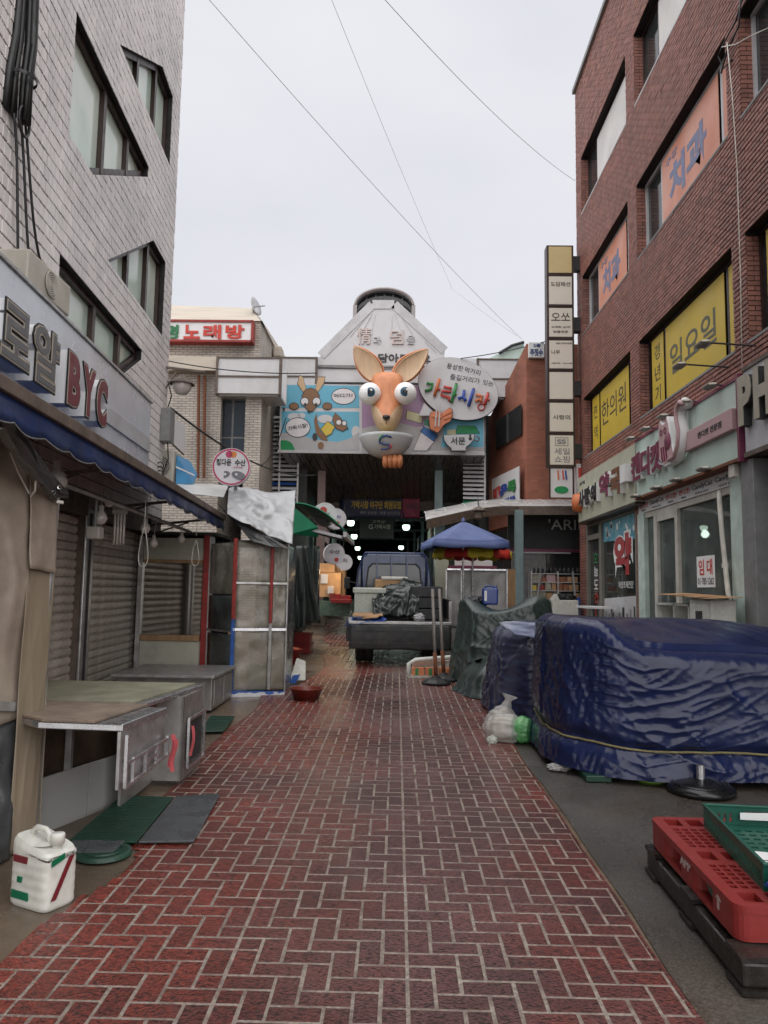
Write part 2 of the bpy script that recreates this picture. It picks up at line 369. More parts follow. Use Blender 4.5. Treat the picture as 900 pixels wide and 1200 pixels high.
for i in range(240):
    y0 = 1.2 + i * .15; y1 = y0 + .15
    m.quad((left_edge(y0) + .03, y0, gz(y0) - .0003), (right_edge(y0) - .025, y0, gz(y0) - .0003), (right_edge(y1) - .025, y1, gz(y1) - .0003), (left_edge(y1) + .03, y1, gz(y1) - .0003))
pave = props(m.build('pavement', MAT['grout'], None, merge=True), kind='structure')
pavers = []
NC = 53; X0 = -1.62 - 26 * MOD + .03; W7 = 7
for j in range(11, 330):
    for i in range(NC):
        strip = i // W7; ph = strip * 3
        k = (i + ph - j) % 4; il = i % W7
        if k == 0 and il != W7 - 1 and i + 1 < NC: c = (i, j, 2, 1)
        elif k == 0: c = (i, j, 1, 1)
        elif k == 1 and il == 0: c = (i, j, 1, 1)
        elif k == 3: c = (i, j, 1, 2)
        else: continue
        x0 = X0 + c[0] * MOD; y0 = c[1] * MOD; x1 = x0 + c[2] * MOD; y1 = y0 + c[3] * MOD
        yc = (y0 + y1) / 2
        le, re = left_edge(yc), right_edge(yc)
        if x1 - le < .02 or re - x0 < .02: continue
        pavers.append((max(x0, le), min(x1, re), y0, y1))
vis = sorted(range(len(pavers)), key=lambda q: -pix_area([(pavers[q][0], pavers[q][2], gz(pavers[q][2])), (pavers[q][1], pavers[q][2], gz(pavers[q][2])), (pavers[q][1], pavers[q][3], gz(pavers[q][3])), (pavers[q][0], pavers[q][3], gz(pavers[q][3]))]))
single = set(vis[:300])
def paver_geo(m, x0, x1, y0, y1, seed):
    j = JN; rr = random.Random(seed); c = .0045
    x0 += j + rr.uniform(-.0015, .002); x1 -= j + rr.uniform(-.0015, .002); y0 += j + rr.uniform(-.0015, .002); y1 -= j + rr.uniform(-.0015, .002)
    h = .0007 + rr.uniform(-.0003, .0005); tx = rr.uniform(-.003, .003); ty = rr.uniform(-.003, .003); xm, ym = (x0+x1)/2, (y0+y1)/2
    zz = lambda x, y, d: gz(y) + d + tx * (x - xm) + ty * (y - ym)
    m.add([(x0,y0,zz(x0,y0,-.004)),(x1,y0,zz(x1,y0,-.004)),(x1,y1,zz(x1,y1,-.004)),(x0,y1,zz(x0,y1,-.004)),
           (x0+c,y0+c,zz(x0,y0,h)),(x1-c,y0+c,zz(x1,y0,h)),(x1-c,y1-c,zz(x1,y1,h)),(x0+c,y1-c,zz(x0,y1,h))],
          [(4,5,6,7),(0,1,5,4),(1,2,6,5),(2,3,7,6),(3,0,4,7)])
mm = MB()
for q, pv in enumerate(pavers):
    if q in single:
        cxy = Vector(((pv[0]+pv[1])/2, (pv[2]+pv[3])/2, gz((pv[2]+pv[3])/2)))
        m = MB(); paver_geo(m, *pv, q)
        o = bpy.data.objects.new('paver', m.mesh('paver', MAT['paver_single'], cxy)); col.objects.link(o); o.location = cxy; o.parent = pave
    else: paver_geo(mm, *pv, q)
mm.build('pavers', MAT['paver'], pave, kind='stuff')

# ------------------------------------------------------------------ brick / tile facade maker
def facade_pieces(name, parent, T, umin, umax, vmin, vmax, du, dv, gap, depth, holes, mat_single, mat_many, nmax=300, base=0.0, seed=1):
    pieces = []; r = 0; v = vmin
    while v < vmax - 1e-6:
        off = -du / 2 if r % 2 else 0; u = umin + off
        while u < umax:
            a, b = max(u, umin) + gap / 2, min(u + du, umax) - gap / 2
            c, d = v + gap / 2, min(v + dv, vmax) - gap / 2
            if b - a > .015 and d - c > .01:
                ps = [[(a, c), (b, c), (b, d), (a, d)]]
                for h in holes: ps = [z for p in ps for z in subtract(p, h)]
                for p in ps: pieces.append((p, len(p) == 4 and abs(b - a - du + gap) < 1e-6 and ps[0] is not None and abs(parea(p) - (b - a) * (d - c)) < 1e-9))
            u += du
        v += dv; r += 1
    order = sorted(range(len(pieces)), key=lambda q: -pix_area([T @ Vector((p[0], p[1], base)) for p in pieces[q][0]]) if pieces[q][1] else 0)
    single = set(order[:nmax]); m = MB(T); rr = random.Random(seed); shared = None
    Rm = T.to_3x3()
    for q, (p, full) in enumerate(pieces):
        dd = depth * rr.uniform(.75, 1.2)
        n = len(p)
        if q in single:
            cx = (p[0][0] + p[2][0]) / 2; cy = (p[0][1] + p[2][1]) / 2
            if shared is None:
                w2 = (du - gap) / 2; h2 = (dv - gap) / 2; c = .003; s = MB()
                s.add([(-w2,-h2,0),(w2,-h2,0),(w2,h2,0),(-w2,h2,0),(-w2+c,-h2+c,depth),(w2-c,-h2+c,depth),(w2-c,h2-c,depth),(-w2+c,h2-c,depth)], [(4,5,6,7),(0,1,5,4),(1,2,6,5),(2,3,7,6),(3,0,4,7)])
                shared = s.mesh(name, mat_single)
            o = bpy.data.objects.new(name, shared); col.objects.link(o); o.parent = parent
            o.matrix_local = Matrix.Translation(T @ Vector((cx, cy, base + (dd - depth))) - origin(parent)) @ Rm.to_4x4()
        else:
            m.add([(x, y, base + dd) for x, y in p] + [(x, y, base) for x, y in p], [tuple(range(n))] + [((i + 1) % n, i, n + i, n + (i + 1) % n) for i in range(n)])
    m.build(name + 's', mat_many, parent, kind='stuff')
_add = MB.add
def _add2(s, vs, fs):
    if s.T is not None and s.T.determinant() < 0: fs = [tuple(reversed(f)) for f in fs]
    return _add(s, vs, fs)
MB.add = _add2

# ------------------------------------------------------------------ left building, pale tiles
TL = LF @ Matrix(((0,0,1,0),(1,0,0,0),(0,1,0,0),(0,0,0,1)))       # (along, up, out)
mat('tile', (.76, .715, .70), .4, .08, 3, .05, 60, island=.07, dirt=.35, dscale=.55, dcol=(.22, .215, .235))
mat('tile_single', (.76, .715, .70), .4, .08, 3, .05, 60, obj=.07, dirt=.2, dscale=.55, dcol=(.25, .24, .25))
mat('tile_joint', (.02, .017, .017), .8, .2, 10)
mat('pane_pale', (.52, .70, .62), .12, .15, 1.0, spec=.5, hue=(.66, .74, .66))
lb = thing('tiled_building', 'tall pale tiled building with slanted brown windows beside the lane', 'building', lf(0, 8, 0))
W = [[(7.05,5.97),(7.77,5.97),(9.9,7.14),(9.9,7.28),(7.05,7.28)], [(8.41,7.95),(11.05,7.95),(11.05,9.07),(10.36,9.07)],
     [(8.39,5.3),(11.07,5.3),(11.07,6.44),(10.32,6.44)], [(7.0,3.4),(7.75,3.4),(10.0,4.62),(10.0,4.75),(7.0,4.75)],
     [(5.2,8.62),(7.77,8.62),(9.9,9.8),(9.9,9.93),(5.2,9.93)]]
plate('wall', [(-4,-.3),(11.54,-.3),(11.54,13.2),(-4,13.2)], W + [[(-2, -.2), (10.95, -.2), (10.95, 2.62), (-2, 2.62)]], .28, TL, MAT['tile_joint'], lb)
mb = MB(LF); mb.box(-8, -.29, -4, 11.5, 2.75, 13.15); mb.build('body', MAT['tile'], lb)
facade_pieces('tile', lb, TL, 5.5, 11.54, 2.62, 11.5, .098, .125, .013, .011, W, MAT['tile_single'], MAT['tile'], base=.0)
for wpoly in W:
    n = len(wpoly); cx = sum(p[0] for p in wpoly) / n; cy = sum(p[1] for p in wpoly) / n
    fr = MB(TL); 
    for i in range(n):
        a = wpoly[i]; b = wpoly[(i + 1) % n]
        d = Vector((b[0]-a[0], b[1]-a[1])); ln = d.length; d /= ln; nn = Vector((-d.y, d.x)) * .07
        fr.slab([(a[0], a[1], -.16), (b[0], b[1], -.16), (b[0]+nn.x-d.x*.0, b[1]+nn.y, -.16), (a[0]+nn.x, a[1]+nn.y, -.16)], (0, 0, .09 + .002 * i))
    u0 = min(p[0] for p in wpoly); u1 = max(p[0] for p in wpoly); nd = 3
    def vr(u):                                # vertical range of the opening at u
        zs = []
        for i in range(n):
            a = wpoly[i]; b = wpoly[(i + 1) % n]
            if abs(a[0]-b[0]) > 1e-6 and min(a[0],b[0]) - 1e-9 <= u <= max(a[0],b[0]) + 1e-9: zs.append(a[1] + (b[1]-a[1]) * (u-a[0]) / (b[0]-a[0]))
        return min(zs), max(zs)
    cuts = [u0 + (u1 - u0) * f for f in ((.42, .74) if wpoly[0][0] != 8.39 and wpoly[0][0] != 8.41 else (.38, .72))]
    for u in cuts:
        z0, z1 = vr(u); fr.box(u - .045, u + .045, z0, z1, -.175, -.06)
    f = fr.build('window', MAT['brown_metal'], lb)
    us = [u0] + cuts + [u1]
    for i in range(3):
        poly = cutline(cutline([tuple(p) for p in wpoly], (us[i], 0), (us[i], 1), False), (us[i+1], 0), (us[i+1], 1), True)
        if len(poly) > 2:
            g = MB(TL); g.slab([(p[0], p[1], -.125) for p in poly], (0, 0, .006)); g.build('pane', MAT['pane_pale'], f)

# ------------------------------------------------------------------ right building, red brick
TR = Matrix(((0,0,-1,4.5),(1,0,0,0),(0,1,0,0),(0,0,0,1)))         # (along y, up, out towards the lane)
mat('brick', (.265, .112, .086), .6, .15, 4, .1, 50, island=.22, dirt=.25, dscale=.8, dcol=(.09, .075, .075))
mat('brick_single', (.265, .112, .086), .6, .15, 4, .1, 50, obj=.22, dirt=.2, dscale=.8, dcol=(.09, .075, .075))
mat('mortar_dark', (.014, .009, .009), .85, .2, 20)
rb = thing('brick_building', 'four storey red brick building with film covered windows on the right', 'building', (4.5, 14, 0))
RW = []
for z0 in (4.87, 7.93, 11.03):
    for y0, y1 in ((14.65, 18.4), (10.1, 14.1), (5.8, 9.7)): RW.append([(y0, z0), (y1, z0), (y1, z0 + 1.46), (y0, z0 + 1.46)])
shop_open = [[(14.5, .0), (18.35, .0), (18.35, 3.26), (14.5, 3.26)], [(9.75, .0), (14.3, .0), (14.3, 3.4), (9.75, 3.4)], [(4.6, .0), (9.5, .0), (9.5, 3.3), (4.6, 3.3)]]
plate('wall', [(3, -.3), (18.95, -.3), (18.95, 14.6), (3, 14.6)], RW + shop_open, .3, TR, MAT['mortar_dark'], rb)
facade_pieces('brick', rb, TR, 8.6, 18.95, 4.3, 14.6, .205, .067, .016, .014, RW, MAT['brick_single'], MAT['brick'], base=0, seed=2)
m = MB(TR)                                     # bricks on the jambs, the corner pier and the heads
for hw in RW:
    y1 = hw[2][0]; z0 = hw[0][1]; k = 0; z = z0 + .004
    while z < hw[2][1] - .06:
        if k % 2: m.box(y1 - .009, y1 + .0, z, z + .056, -.185, -.002)
        else: m.box(y1 - .009, y1, z, z + .056, -.085, -.002); m.box(y1 - .009, y1, z, z + .056, -.185, -.096)
        z += .067; k += 1
z = .1
while z < 3.3:                                 # shop pier by the pharmacy
    m.box(18.36, 18.95, z, z + .056, 0, .009) if int(z / .067) % 2 else (m.box(18.36, 18.6, z, z + .056, 0, .009), m.box(18.61, 18.95, z, z + .056, 0, .009))
    m.box(14.31, 14.49, z, z + .056, 0, .009); z += .067
m.build('pier_bricks', MAT['brick'], rb, kind='stuff')
m = MB(); m.box(4.81, 12, 3, 18.93, 3.45, 14.55); m.build('body', MAT['mortar_dark'], rb)
m = MB(); m.box(4.42, 4.85, 3, 19.0, 14.6, 14.72); m.build('parapet_cap', MAT['grey'], rb)
m = MB(); m.box(4.55, 12, 18.35, 18.94, -.2, 3.45); m.build('side_wall', MAT['mortar_dark'], rb)
mat('film_yellow', (.56, .40, .035), .45, .07, 1.5); mat('film_orange', (.60, .22, .13), .45, .08, 1.5, hue=(.62, .30, .22)); mat('film_white', (.62, .60, .58), .5, .1, 1.5, dirt=.25, dscale=1.2, dcol=(.4, .38, .36))
mat('pane_dark', (.03, .032, .033), .08, .1, 2); mat('film_blue', (.16, .18, .30), .5, .1); mat('ink', (.05, .045, .035), .5, 0); mat('ink_grey', (.09, .095, .06), .5, 0)
def rt(name, body, mt, parent, ya, yb, z0, z1, X, depth=.004, bold=.02, **k):      # lettering on a wall that faces the lane from the right
    return txt(name, body, mt, parent, (X, max(ya, yb), z0), (0, -1, 0), (0, 0, 1), abs(ya - yb), z1 - z0, depth, bold, **k)
for i, hw in enumerate(RW):
    y0, y1, z0, z1 = hw[0][0], hw[1][0], hw[0][1], hw[2][1]; fl, wi = i // 3, i % 3
    f = MB(); f.box(4.66, 4.72, y0, y1, z0, z0 + .06); f.box(4.66, 4.72, y0, y1, z1 - .06, z1)
    f.box(4.66, 4.72, y1 - .06, y1, z0 + .06, z1 - .06); f.box(4.66, 4.72, y0, y0 + .06, z0 + .06, z1 - .06)
    f.box(4.655, 4.715, y0 + .5, y0 + .57, z0 + .06, z1 - .06); f.box(4.655, 4.715, y1 - .95, y1 - .89, z0 + .06, z1 - .06)
    fo = f.build('window', MAT['light_grey'] if fl == 1 else MAT['brown_metal'], rb)
    g = MB(); g.box(4.70, 4.71, y0 + .06, y1 - .06, z0 + .06, z1 - .06); g.build('pane', MAT['pane_dark'], fo)
    s = MB(); s.box(4.49 - .012, 4.66, y0, y1, z0 - .035, z0 + .0); s.build('sill', MAT['grey'] if fl < 2 else MAT['light_grey'], fo)
    if wi == 2 and fl > 0: continue
    fm = ('film_yellow', 'film_orange', 'film_white')[fl]
    if fl == 0:
        spans = [(y0 + .62, y1 - .98), (y1 - .86, y1 - .25), (y0 + .1, y0 + .46)]
    else: spans = [(y0 + .62, y1 - .98), (y0 + .1, y0 + .46)] if fl == 1 else [(y0 + .1, y1 - .98)]
    for a, b in spans: s = MB(); s.box(4.64, 4.648, a, b, z0 + .04, z1 - .1); s.build('window_film', MAT[fm], fo)
    X = 4.64; a, b = spans[0]; zc = (z0 + z1) / 2
    if fl == 0 and wi == 1:
        rt('lettering', '일요일', MAT['ink_grey'], fo, a + .3, b - .2, zc - .28, zc + .24, X, bold=.012)
        for k, ch in enumerate('갱년기'): rt('lettering', ch, MAT['ink'], fo, y1 - .68, y1 - .4, z1 - .52 - k * .38, z1 - .24 - k * .38, X, bold=.0)
    if fl == 0 and wi == 0:
        rt('lettering', '한의원', MAT['ink'], fo, a + .2, b - .1, zc - .22, zc + .34, X, bold=.0)
        for k, ch in enumerate('면역'): rt('lettering', ch, MAT['ink'], fo, y1 - .68, y1 - .4, z1 - .62 - k * .5, z1 - .3 - k * .5, X, bold=.0)
    if fl == 1:
        rt('lettering', '치과', MAT['film_blue'], fo, a + .45, b - .35, zc - .38, zc + .3, X, bold=.045)
        rt('lettering', '구강', MAT['film_blue'], fo, b - .75, b - .2, z1 - .36, z1 - .22, X, bold=.02)
        s = MB(); s.add([(4.64 - .004, b - .05, z0 + .05), (4.64 - .004, b - .6, z0 + .05), (4.64 - .004, b - 1.3, z0 + .3), (4.64 - .004, b - .7, z0 + .55)], [(0, 1, 2, 3)])
glass('glass_shop', (.66, .74, .71), .02, 1.0, .26, (.30, .34, .32))
# ================================================================== LEFT SIDE
LU = (LF.to_3x3() @ Vector((0, 1, 0))); UP = (0, 0, 1)
def lt(name, body, mt, parent, s0, s1, z0, z1, n, depth=.004, bold=.02, **k):
    return txt(name, body, mt, parent, lf(n, s0, z0), LU, UP, s1 - s0, z1 - z0, depth, bold, **k)
mat('sign_panel', (.60, .64, .70), .25, .05, 2, metal=.2, dirt=.22, dscale=1.5, dcol=(.25, .25, .27))
mat('letter_grey', (.12, .12, .125), .45, .1, 6); mat('letter_beige', (.42, .37, .3), .5, .1); mat('letter_maroon', (.16, .018, .03), .4, .1, 6)
sg = thing('shop_sign', 'long pale metal shop sign with grey and maroon raised letters over the blue awning', 'sign', lf(.15, 5.5, 3.05))
B('board', MAT['sign_panel'], sg, .01, .28, 1.5, 9.55, 3.05, 3.92, T=LF, bevel=.01)
B('top_trim', MAT['steel'], sg, .0, .30, 1.5, 9.57, 3.92, 3.945, T=LF)
B('lower_band', MAT['light_grey'], sg, .28, .30, 7.75, 9.5, 3.28, 3.46, T=LF, bevel=.004)
mt_ = {'로': 'letter_grey', '얄': 'letter_grey', 'B': 'letter_maroon', 'Y': 'letter_maroon', 'C': 'letter_maroon'}
for ch, s0, s1, z0, z1 in (('로', 5.0, 5.48, 3.15, 3.56), ('얄', 5.53, 6.05, 3.13, 3.6), ('B', 6.26, 6.57, 3.12, 3.58), ('Y', 6.62, 6.96, 3.12, 3.58), ('C', 7.02, 7.33, 3.12, 3.58)):
    b = .05 if ch in '로얄' else .075
    L1 = lt('channel_letter', ch, MAT['white'], sg, s0, s1, z0, z1, .28, .13, b)
    lt('letter_outline', ch, MAT['black'], L1, s0 - .012, s1 + .012, z0 - .012, z1 + .012, .41, .012, b + .01)
    lt('letter_trim', ch, MAT['letter_beige'], L1, s0, s1, z0, z1, .4225, .003, b - .005)
    lt('letter_face', ch, MAT[mt_[ch]], L1, s0 + .012, s1 - .012, z0 + .012, z1 - .012, .4255, .004, b - .035)
m = MB(); m.lathe([(0, .06), (.075, .06), (.075, 0)], lf(.28, 7.5, 3.52), 20, ax=LF.to_3x3() @ Vector((1, 0, 0))); m.build('badge', MAT['letter_maroon'], sg)
m = MB(); m.lathe([(.062, .0), (.062, .07), (.076, .07), (.076, .0)], lf(.28, 7.5, 3.52), 20, ax=LF.to_3x3() @ Vector((1, 0, 0))); m.build('badge_rim', MAT['letter_beige'], sg)
lt('badge_letter', 'R', MAT['letter_beige'], sg, 7.465, 7.54, 3.47, 3.57, .341, .006, .0)

# awning
mat('awning_blue', (.009, .03, .12), .5, .2, 4, .2, 30, dirt=.35, dscale=5, dcol=(.03, .03, .04)); mat('trim_brown', (.13, .095, .075), .6, .25, 8, .2, 30, dirt=.4, dscale=7)
aw = thing('awning', 'blue scalloped shop awning under the long pale sign', 'awning', lf(.7, 6, 2.6))
B('front_rail', MAT['trim_brown'], aw, 1.03, 1.09, 1.0, 10.75, 2.55, 2.625, T=LF, bevel=.006)
m = MB(LF); m.grid(60, 8, lambda u, v: (.05 + 1.0 * v, 1 + 9.7 * u, 3.03 - .43 * v - .03 * math.sin(v * math.pi) * (1 + .6 * math.sin(u * 40)))); m.build('canopy', MAT['awning_blue'], aw, True, thick=.006)
def val(u, v):
    s = 1 + 9.72 * u; sc_ = abs(math.sin(s * math.pi / .42)) ** .8
    return (1.06 + .012 * math.sin(s * 9) * v, s, 2.56 - v * (.13 + .03 * sc_ + .012 * noise.noise((s * 2, 0, 0))))
m = MB(LF); m.grid(420, 3, val); m.build('valance', MAT['awning_blue'], aw, True, thick=.004)
m = MB(LF); m.grid(420, 1, lambda u, v: (lambda p: (p[0] + .004, p[1], p[2] - .006 * v + .003))(val(u, 1))); m.build('valance_piping', MAT['grey'], aw, thick=.003)
for s in (1.5, 3.8, 6.1, 8.4, 10.6):
    m = MB(LF); m.bar((.05, s, 2.45), (1.04, s, 2.57), .03); m.bar((.02, s, 2.3), (.6, s, 2.5), .02); m.build('bracket', MAT['trim_brown'], aw)
m = MB(LF); m.tube([(.65, 4, 2.36), (.65, 10.5, 2.36)], .022); m.build('pipe', MAT['steel'], aw)
# hanging lamps under the awning
mat('bulb_off', (.55, .5, .47), .2, .1, 10, spec=.6); mat('socket', (.4, .37, .34), .5)
for k, (s, n, z, r) in enumerate(((5.35, .72, 2.34, .075), (6.75, .6, 2.2, .06), (7.9, .7, 2.2, .055), (8.9, .55, 2.1, .05), (9.6, .72, 2.2, .05), (6.9, .62, 2.36, .045))):
    p = lf(n, s, z)
    lab = ('large round unlit bulb nearest the brown tarp, under the blue awning', 'round unlit bulb under the blue awning beside the square lamp housing', 'small unlit bulb hanging midway along the blue awning', 'small low unlit bulb in front of the second shutter post', 'small unlit bulb near the far end of the blue awning', 'tiny unlit bulb tucked highest under the blue awning')[k]
    t = thing('light_bulb', lab, 'bulb', p, 'unlit bulbs under the blue awning')
    m = MB(); m.lathe([(0, -r), (r * .6, -r * .8), (r, 0), (r * .75, r * .7), (r * .4, r * 1.1), (r * .35, r * 1.3)], p, 14); m.build('glass_bulb', MAT['bulb_off'], t, True)
    m = MB(); m.lathe([(r * .42, r * 1.2), (r * .42, r * 1.9), (0, r * 2)], p, 12); m.tube([p + Vector((0, 0, r * 1.9)), p + Vector((.01, .02, r * 1.9 + .16))], .005, 6); m.build('socket', MAT['socket'], t)
p = lf(.62, 6.55, 2.0); t = thing('lamp_housing', 'square pinkish lamp housing hanging under the blue awning', 'lamp', p)
m = MB(); m.box(p.x-.06, p.x+.06, p.y-.06, p.y+.06, p.z, p.z+.11); m.build('housing', MAT['socket'], t, bevel=.015)
m = MB(); m.tube([p + Vector((0, 0, .11)), p + Vector((0, 0, .36))], .012); m.build('stem', MAT['grey'], t)
p = lf(.55, 7.35, 2.0); t = thing('tube_lamp', 'upright ribbed tube lamp hanging under the blue awning', 'lamp', p)
for k in range(4): m = MB(); m.tube([p + Vector((.03 * k, 0, 0)), p + Vector((.03 * k, 0, .3))], .012); m.build('tube', MAT['bulb_off'], t, True)
m = MB(); m.box(p.x-.02, p.x+.11, p.y-.03, p.y+.03, p.z+.3, p.z+.38); m.build('cap', MAT['socket'], t)
for k, (s, n, z) in enumerate(((6.9, .95, 1.78), (9.2, .98, 1.86))):
    c = lf(n, s, z); m = MB(); m.tube([c + Vector((.06 * math.sin(a) * max(0, 1 - (1 - math.cos(a)) / 2) ** .6, .01 * math.sin(3 * a), .17 * (1 - math.cos(a)) * (.9 if k else 1.05))) for a in [i * 2 * math.pi / 24 for i in range(25)]], .0035, 6)
    m.tube([c + Vector((0, 0, .36)), c + Vector((0, 0, .62))], .0035, 6)
    props(m.build('string_loop', MAT['white_plastic'], None, True), ('white string loop hanging under the near half of the awning', 'white string loop hanging under the far half of the awning')[k], 'string', 'string loops under the awning')

# roller shutters
mat('slat', (.64, .58, .52), .5, .15, 7, metal=.3, obj=.12, dirt=.35, dscale=6, dcol=(.07, .055, .045))
sh_n = -.13
for k, (s0, s1) in enumerate(((4.6, 8.28), (8.68, 10.83))):
    t = thing('roller_shutter', ('closed grimy roller shutter behind the brown topped counter', 'closed grimy roller shutter beside the glazed booth')[k], 'shutter', lf(sh_n, (s0 + s1) / 2, .3), 'closed roller shutters')
    n = 23; hh = 2.15 / n; q = MB(LF.to_3x3().to_4x4()); a = (s1 - s0) / 2
    q.add([(0, -a, 0), (0, a, 0), (.016, -a, hh * .3), (.016, a, hh * .3), (.016, -a, hh * .75), (.016, a, hh * .75), (0, -a, hh * .92), (0, a, hh * .92), (-.012, -a, hh), (-.012, a, hh)], [(0,1,3,2),(2,3,5,4),(4,5,7,6),(6,7,9,8)])
    me = q.mesh('slat', MAT['slat'])
    for i in range(n):
        o = bpy.data.objects.new('slat', me); col.objects.link(o); o.parent = t; o.location = (random.uniform(-.003, .003), 0, -.1 + i * hh)
    B('shutter_box', MAT['trim_brown'], t, -.25, -.02, s0 - .02, s1 + .02, 2.36, 2.6, T=LF)
    B('guide_rail', MAT['trim_brown'], t, -.16, -.06, s0 - .05, s0, .12, 2.38, T=LF); B('guide_rail', MAT['trim_brown'], t, -.16, -.06, s1, s1 + .05, .12, 2.38, T=LF)
    B('shutter_backing', MAT['dark'], t, -.2, -.17, s0, s1, .1, 2.4, T=LF)
t = thing('shutter_post', 'narrow steel post between the two roller shutters', 'post', lf(-.1, 8.48, .2))
B('post', MAT['steel'], t, -.2, -.04, 8.34, 8.62, .15, 2.45, T=LF, bevel=.01); B('channel', MAT['dark'], t, -.04, -.03, 8.44, 8.5, .2, 2.4, T=LF)
t = thing('shop_plinth', 'low concrete plinth under the roller shutters', 'plinth', lf(-.2, 7, 0)); B('step', MAT['concrete'], t, -.6, .1, 3, 11.2, 0, .3, T=LF)

# glazed booth, facing down the lane
mat('mirror_pane', (.32, .30, .27), .05, .05, 2, metal=.9); mat('panel_cream', (.48, .46, .38), .6, .15, 3, dirt=.4, dscale=3)
bt = thing('glazed_booth', 'small booth with red and steel posts and a reflecting window at the shutter end', 'booth', (-3.05, 10.7, .24))
B('panel', MAT['panel_cream'], bt, -3.52, -2.66, 10.6, 10.66, .24, .87); B('header', MAT['panel_cream'], bt, -3.52, -2.66, 10.6, 10.66, 1.98, 2.28)
B('sill', MAT['wood'], bt, -3.5, -2.68, 10.57, 10.64, .87, .95, bevel=.008); B('lintel', MAT['wood'], bt, -3.5, -2.68, 10.58, 10.64, 1.93, 1.98, bevel=.006)
B('window_pane', MAT['mirror_pane'], bt, -3.5, -2.68, 10.61, 10.618, .95, 1.93)
B('mullion', MAT['steel'], bt, -3.56, -3.5, 10.56, 10.66, .24, 2.3); B('red_post', MAT['red_paint'], bt, -2.66, -2.58, 10.56, 10.66, .24, 2.32); B('steel_post', MAT['steel'], bt, -2.58, -2.53, 10.55, 10.65, .24, 2.3)
B('roof', MAT['dark'], bt, -3.6, -2.5, 10.55, 11.6, 2.32, 2.36)
B('back', MAT['dark'], bt, -3.6, -2.5, 11.5, 11.56, .2, 2.32)

# low steel cabinet in front of the booth
mat('galv', (.36, .345, .33), .4, .2, 6, metal=.55, dirt=.5, dscale=4, dcol=(.12, .10, .08))
t = thing('steel_cabinet', 'low grey steel cabinet in front of the glazed booth', 'cabinet', (-2.55, 9.2, .21))
B('body', MAT['galv'], t, -3.15, -2.07, 8.82, 9.9, .22, .585, bevel=.008); B('top', MAT['steel'], t, -3.2, -2.03, 8.72, 9.95, .585, .62, bevel=.008)
B('door', MAT['galv'], t, -2.07, -2.055, 8.9, 9.35, .26, .55, bevel=.004); B('door', MAT['galv'], t, -2.07, -2.055, 9.39, 9.84, .26, .55, bevel=.004)
B('front_panel', MAT['galv'], t, -3.1, -2.15, 8.80, 8.82, .27, .54, bevel=.004)

# the two counters
mat('board_brown', (.24, .18, .135), .6, .3, 3, dirt=.6, dscale=4, dcol=(.09, .075, .065)); mat('sheet_olive', (.29, .28, .20), .5, .2, 4, dirt=.4, dscale=5, dcol=(.12, .11, .07))
mat('base_grey', (.34, .335, .325), .6, .12, 3, dirt=.3, dscale=3, dcol=(.12, .12, .09)); mat('ribbon', (.45, .09, .10), .4, .1)
a, b = G(144, 851, .72), G(196, 828, .72)
mat('shade_brown', (.05, .03, .018), .7, .4, 8, .2, 30)  # deep shade below the counter top, given as a dark brown colour
t = thing('counter', 'steel market counter with brown board top and hanging rack, nearest the jerrycan', 'counter', (-2.1, 4.9, .11), 'market counters along the left shops')
dv = (b - a).normalized(); nv = Vector((-dv.y, dv.x, 0)); zt = .83
def cq(u, w_, z): p = a + dv * u + nv * w_; return Vector((p.x, p.y, z))
Lc = (b - a).length
m = MB(); m.slab([cq(0, 0, zt-.04), cq(Lc, 0, zt-.04), cq(Lc, 1.25, zt-.04), cq(.5, 1.25, zt-.04), cq(0, .5, zt-.04)], (0, 0, .04)); m.build('top', MAT['steel_bright'], t, bevel=.006)
m = MB(); m.slab([cq(-.02, .16, zt+.002), cq(Lc, .13, zt+.002), cq(Lc, 1.3, zt+.002), cq(.52, 1.3, zt+.002), cq(-.02, .47, zt+.002)], (0, 0, .018)); m.build('top_board', MAT['board_brown'], t, bevel=.004)
m = MB(); m.slab([cq(.0, .01, zt-.36), cq(Lc, .01, zt-.30), cq(Lc, .01, zt-.04), cq(.0, .01, zt-.04)], nv * .02); m.build('apron', MAT['steel'], t, bevel=.003)
for u0, z0, u1, z1 in ((.02, zt-.35, .02, zt-.06), (.02, zt-.35, Lc, zt-.29), (.02, zt-.22, Lc, zt-.19), (Lc-.02, zt-.3, Lc-.02, zt-.17), (.12, zt-.34, .12, zt-.2), (Lc*.45, zt-.33, Lc*.45, zt-.2), (Lc*.7, zt-.31, Lc*.7, zt-.19), (Lc*.45, zt-.26, Lc*.7, zt-.245)):
    m = MB(); m.bar(cq(u0, -.02, z0), cq(u1, -.02, z1), .018); m.build('rack_bar', MAT['steel_bright'], t)
g0, g1 = Vector((-2.16, 4.72, .09)), Vector((-1.83, 5.6, .11)); gd = (g1 - g0).normalized(); gn = Vector((-gd.y, gd.x, 0))
for k in range(2):
    p0 = g0.lerp(g1, k * .5); p1 = g0.lerp(g1, .495 + k * .505)
    m = MB(); m.slab([p0, p1, p1 + Vector((0, 0, .34 - .0 * k)), p0 + Vector((0, 0, .34))], gn * .02); m.build('base_panel', MAT['base_grey'], t, bevel=.003)
m = MB(); m.slab([g0 + gn * .07 + Vector((-.0, 0, .02)), g1 + gn * .07 + Vector((0, 0, .02)), Vector((g1.x, g1.y, zt - .05)) + gn * .07, Vector((g0.x, g0.y, zt - .05)) + gn * .07], gn * .02); m.build('shade_panel', MAT['shade_brown'], t)  # added dark sheet: stands in for the shade under the slab
m = MB(); m.slab([cq(.25, 1.2, .1), cq(Lc, 1.2, .12), cq(Lc, 1.2, zt-.05), cq(.25, 1.2, zt-.05)], nv * .02); m.build('back_panel', MAT['rust'], t)
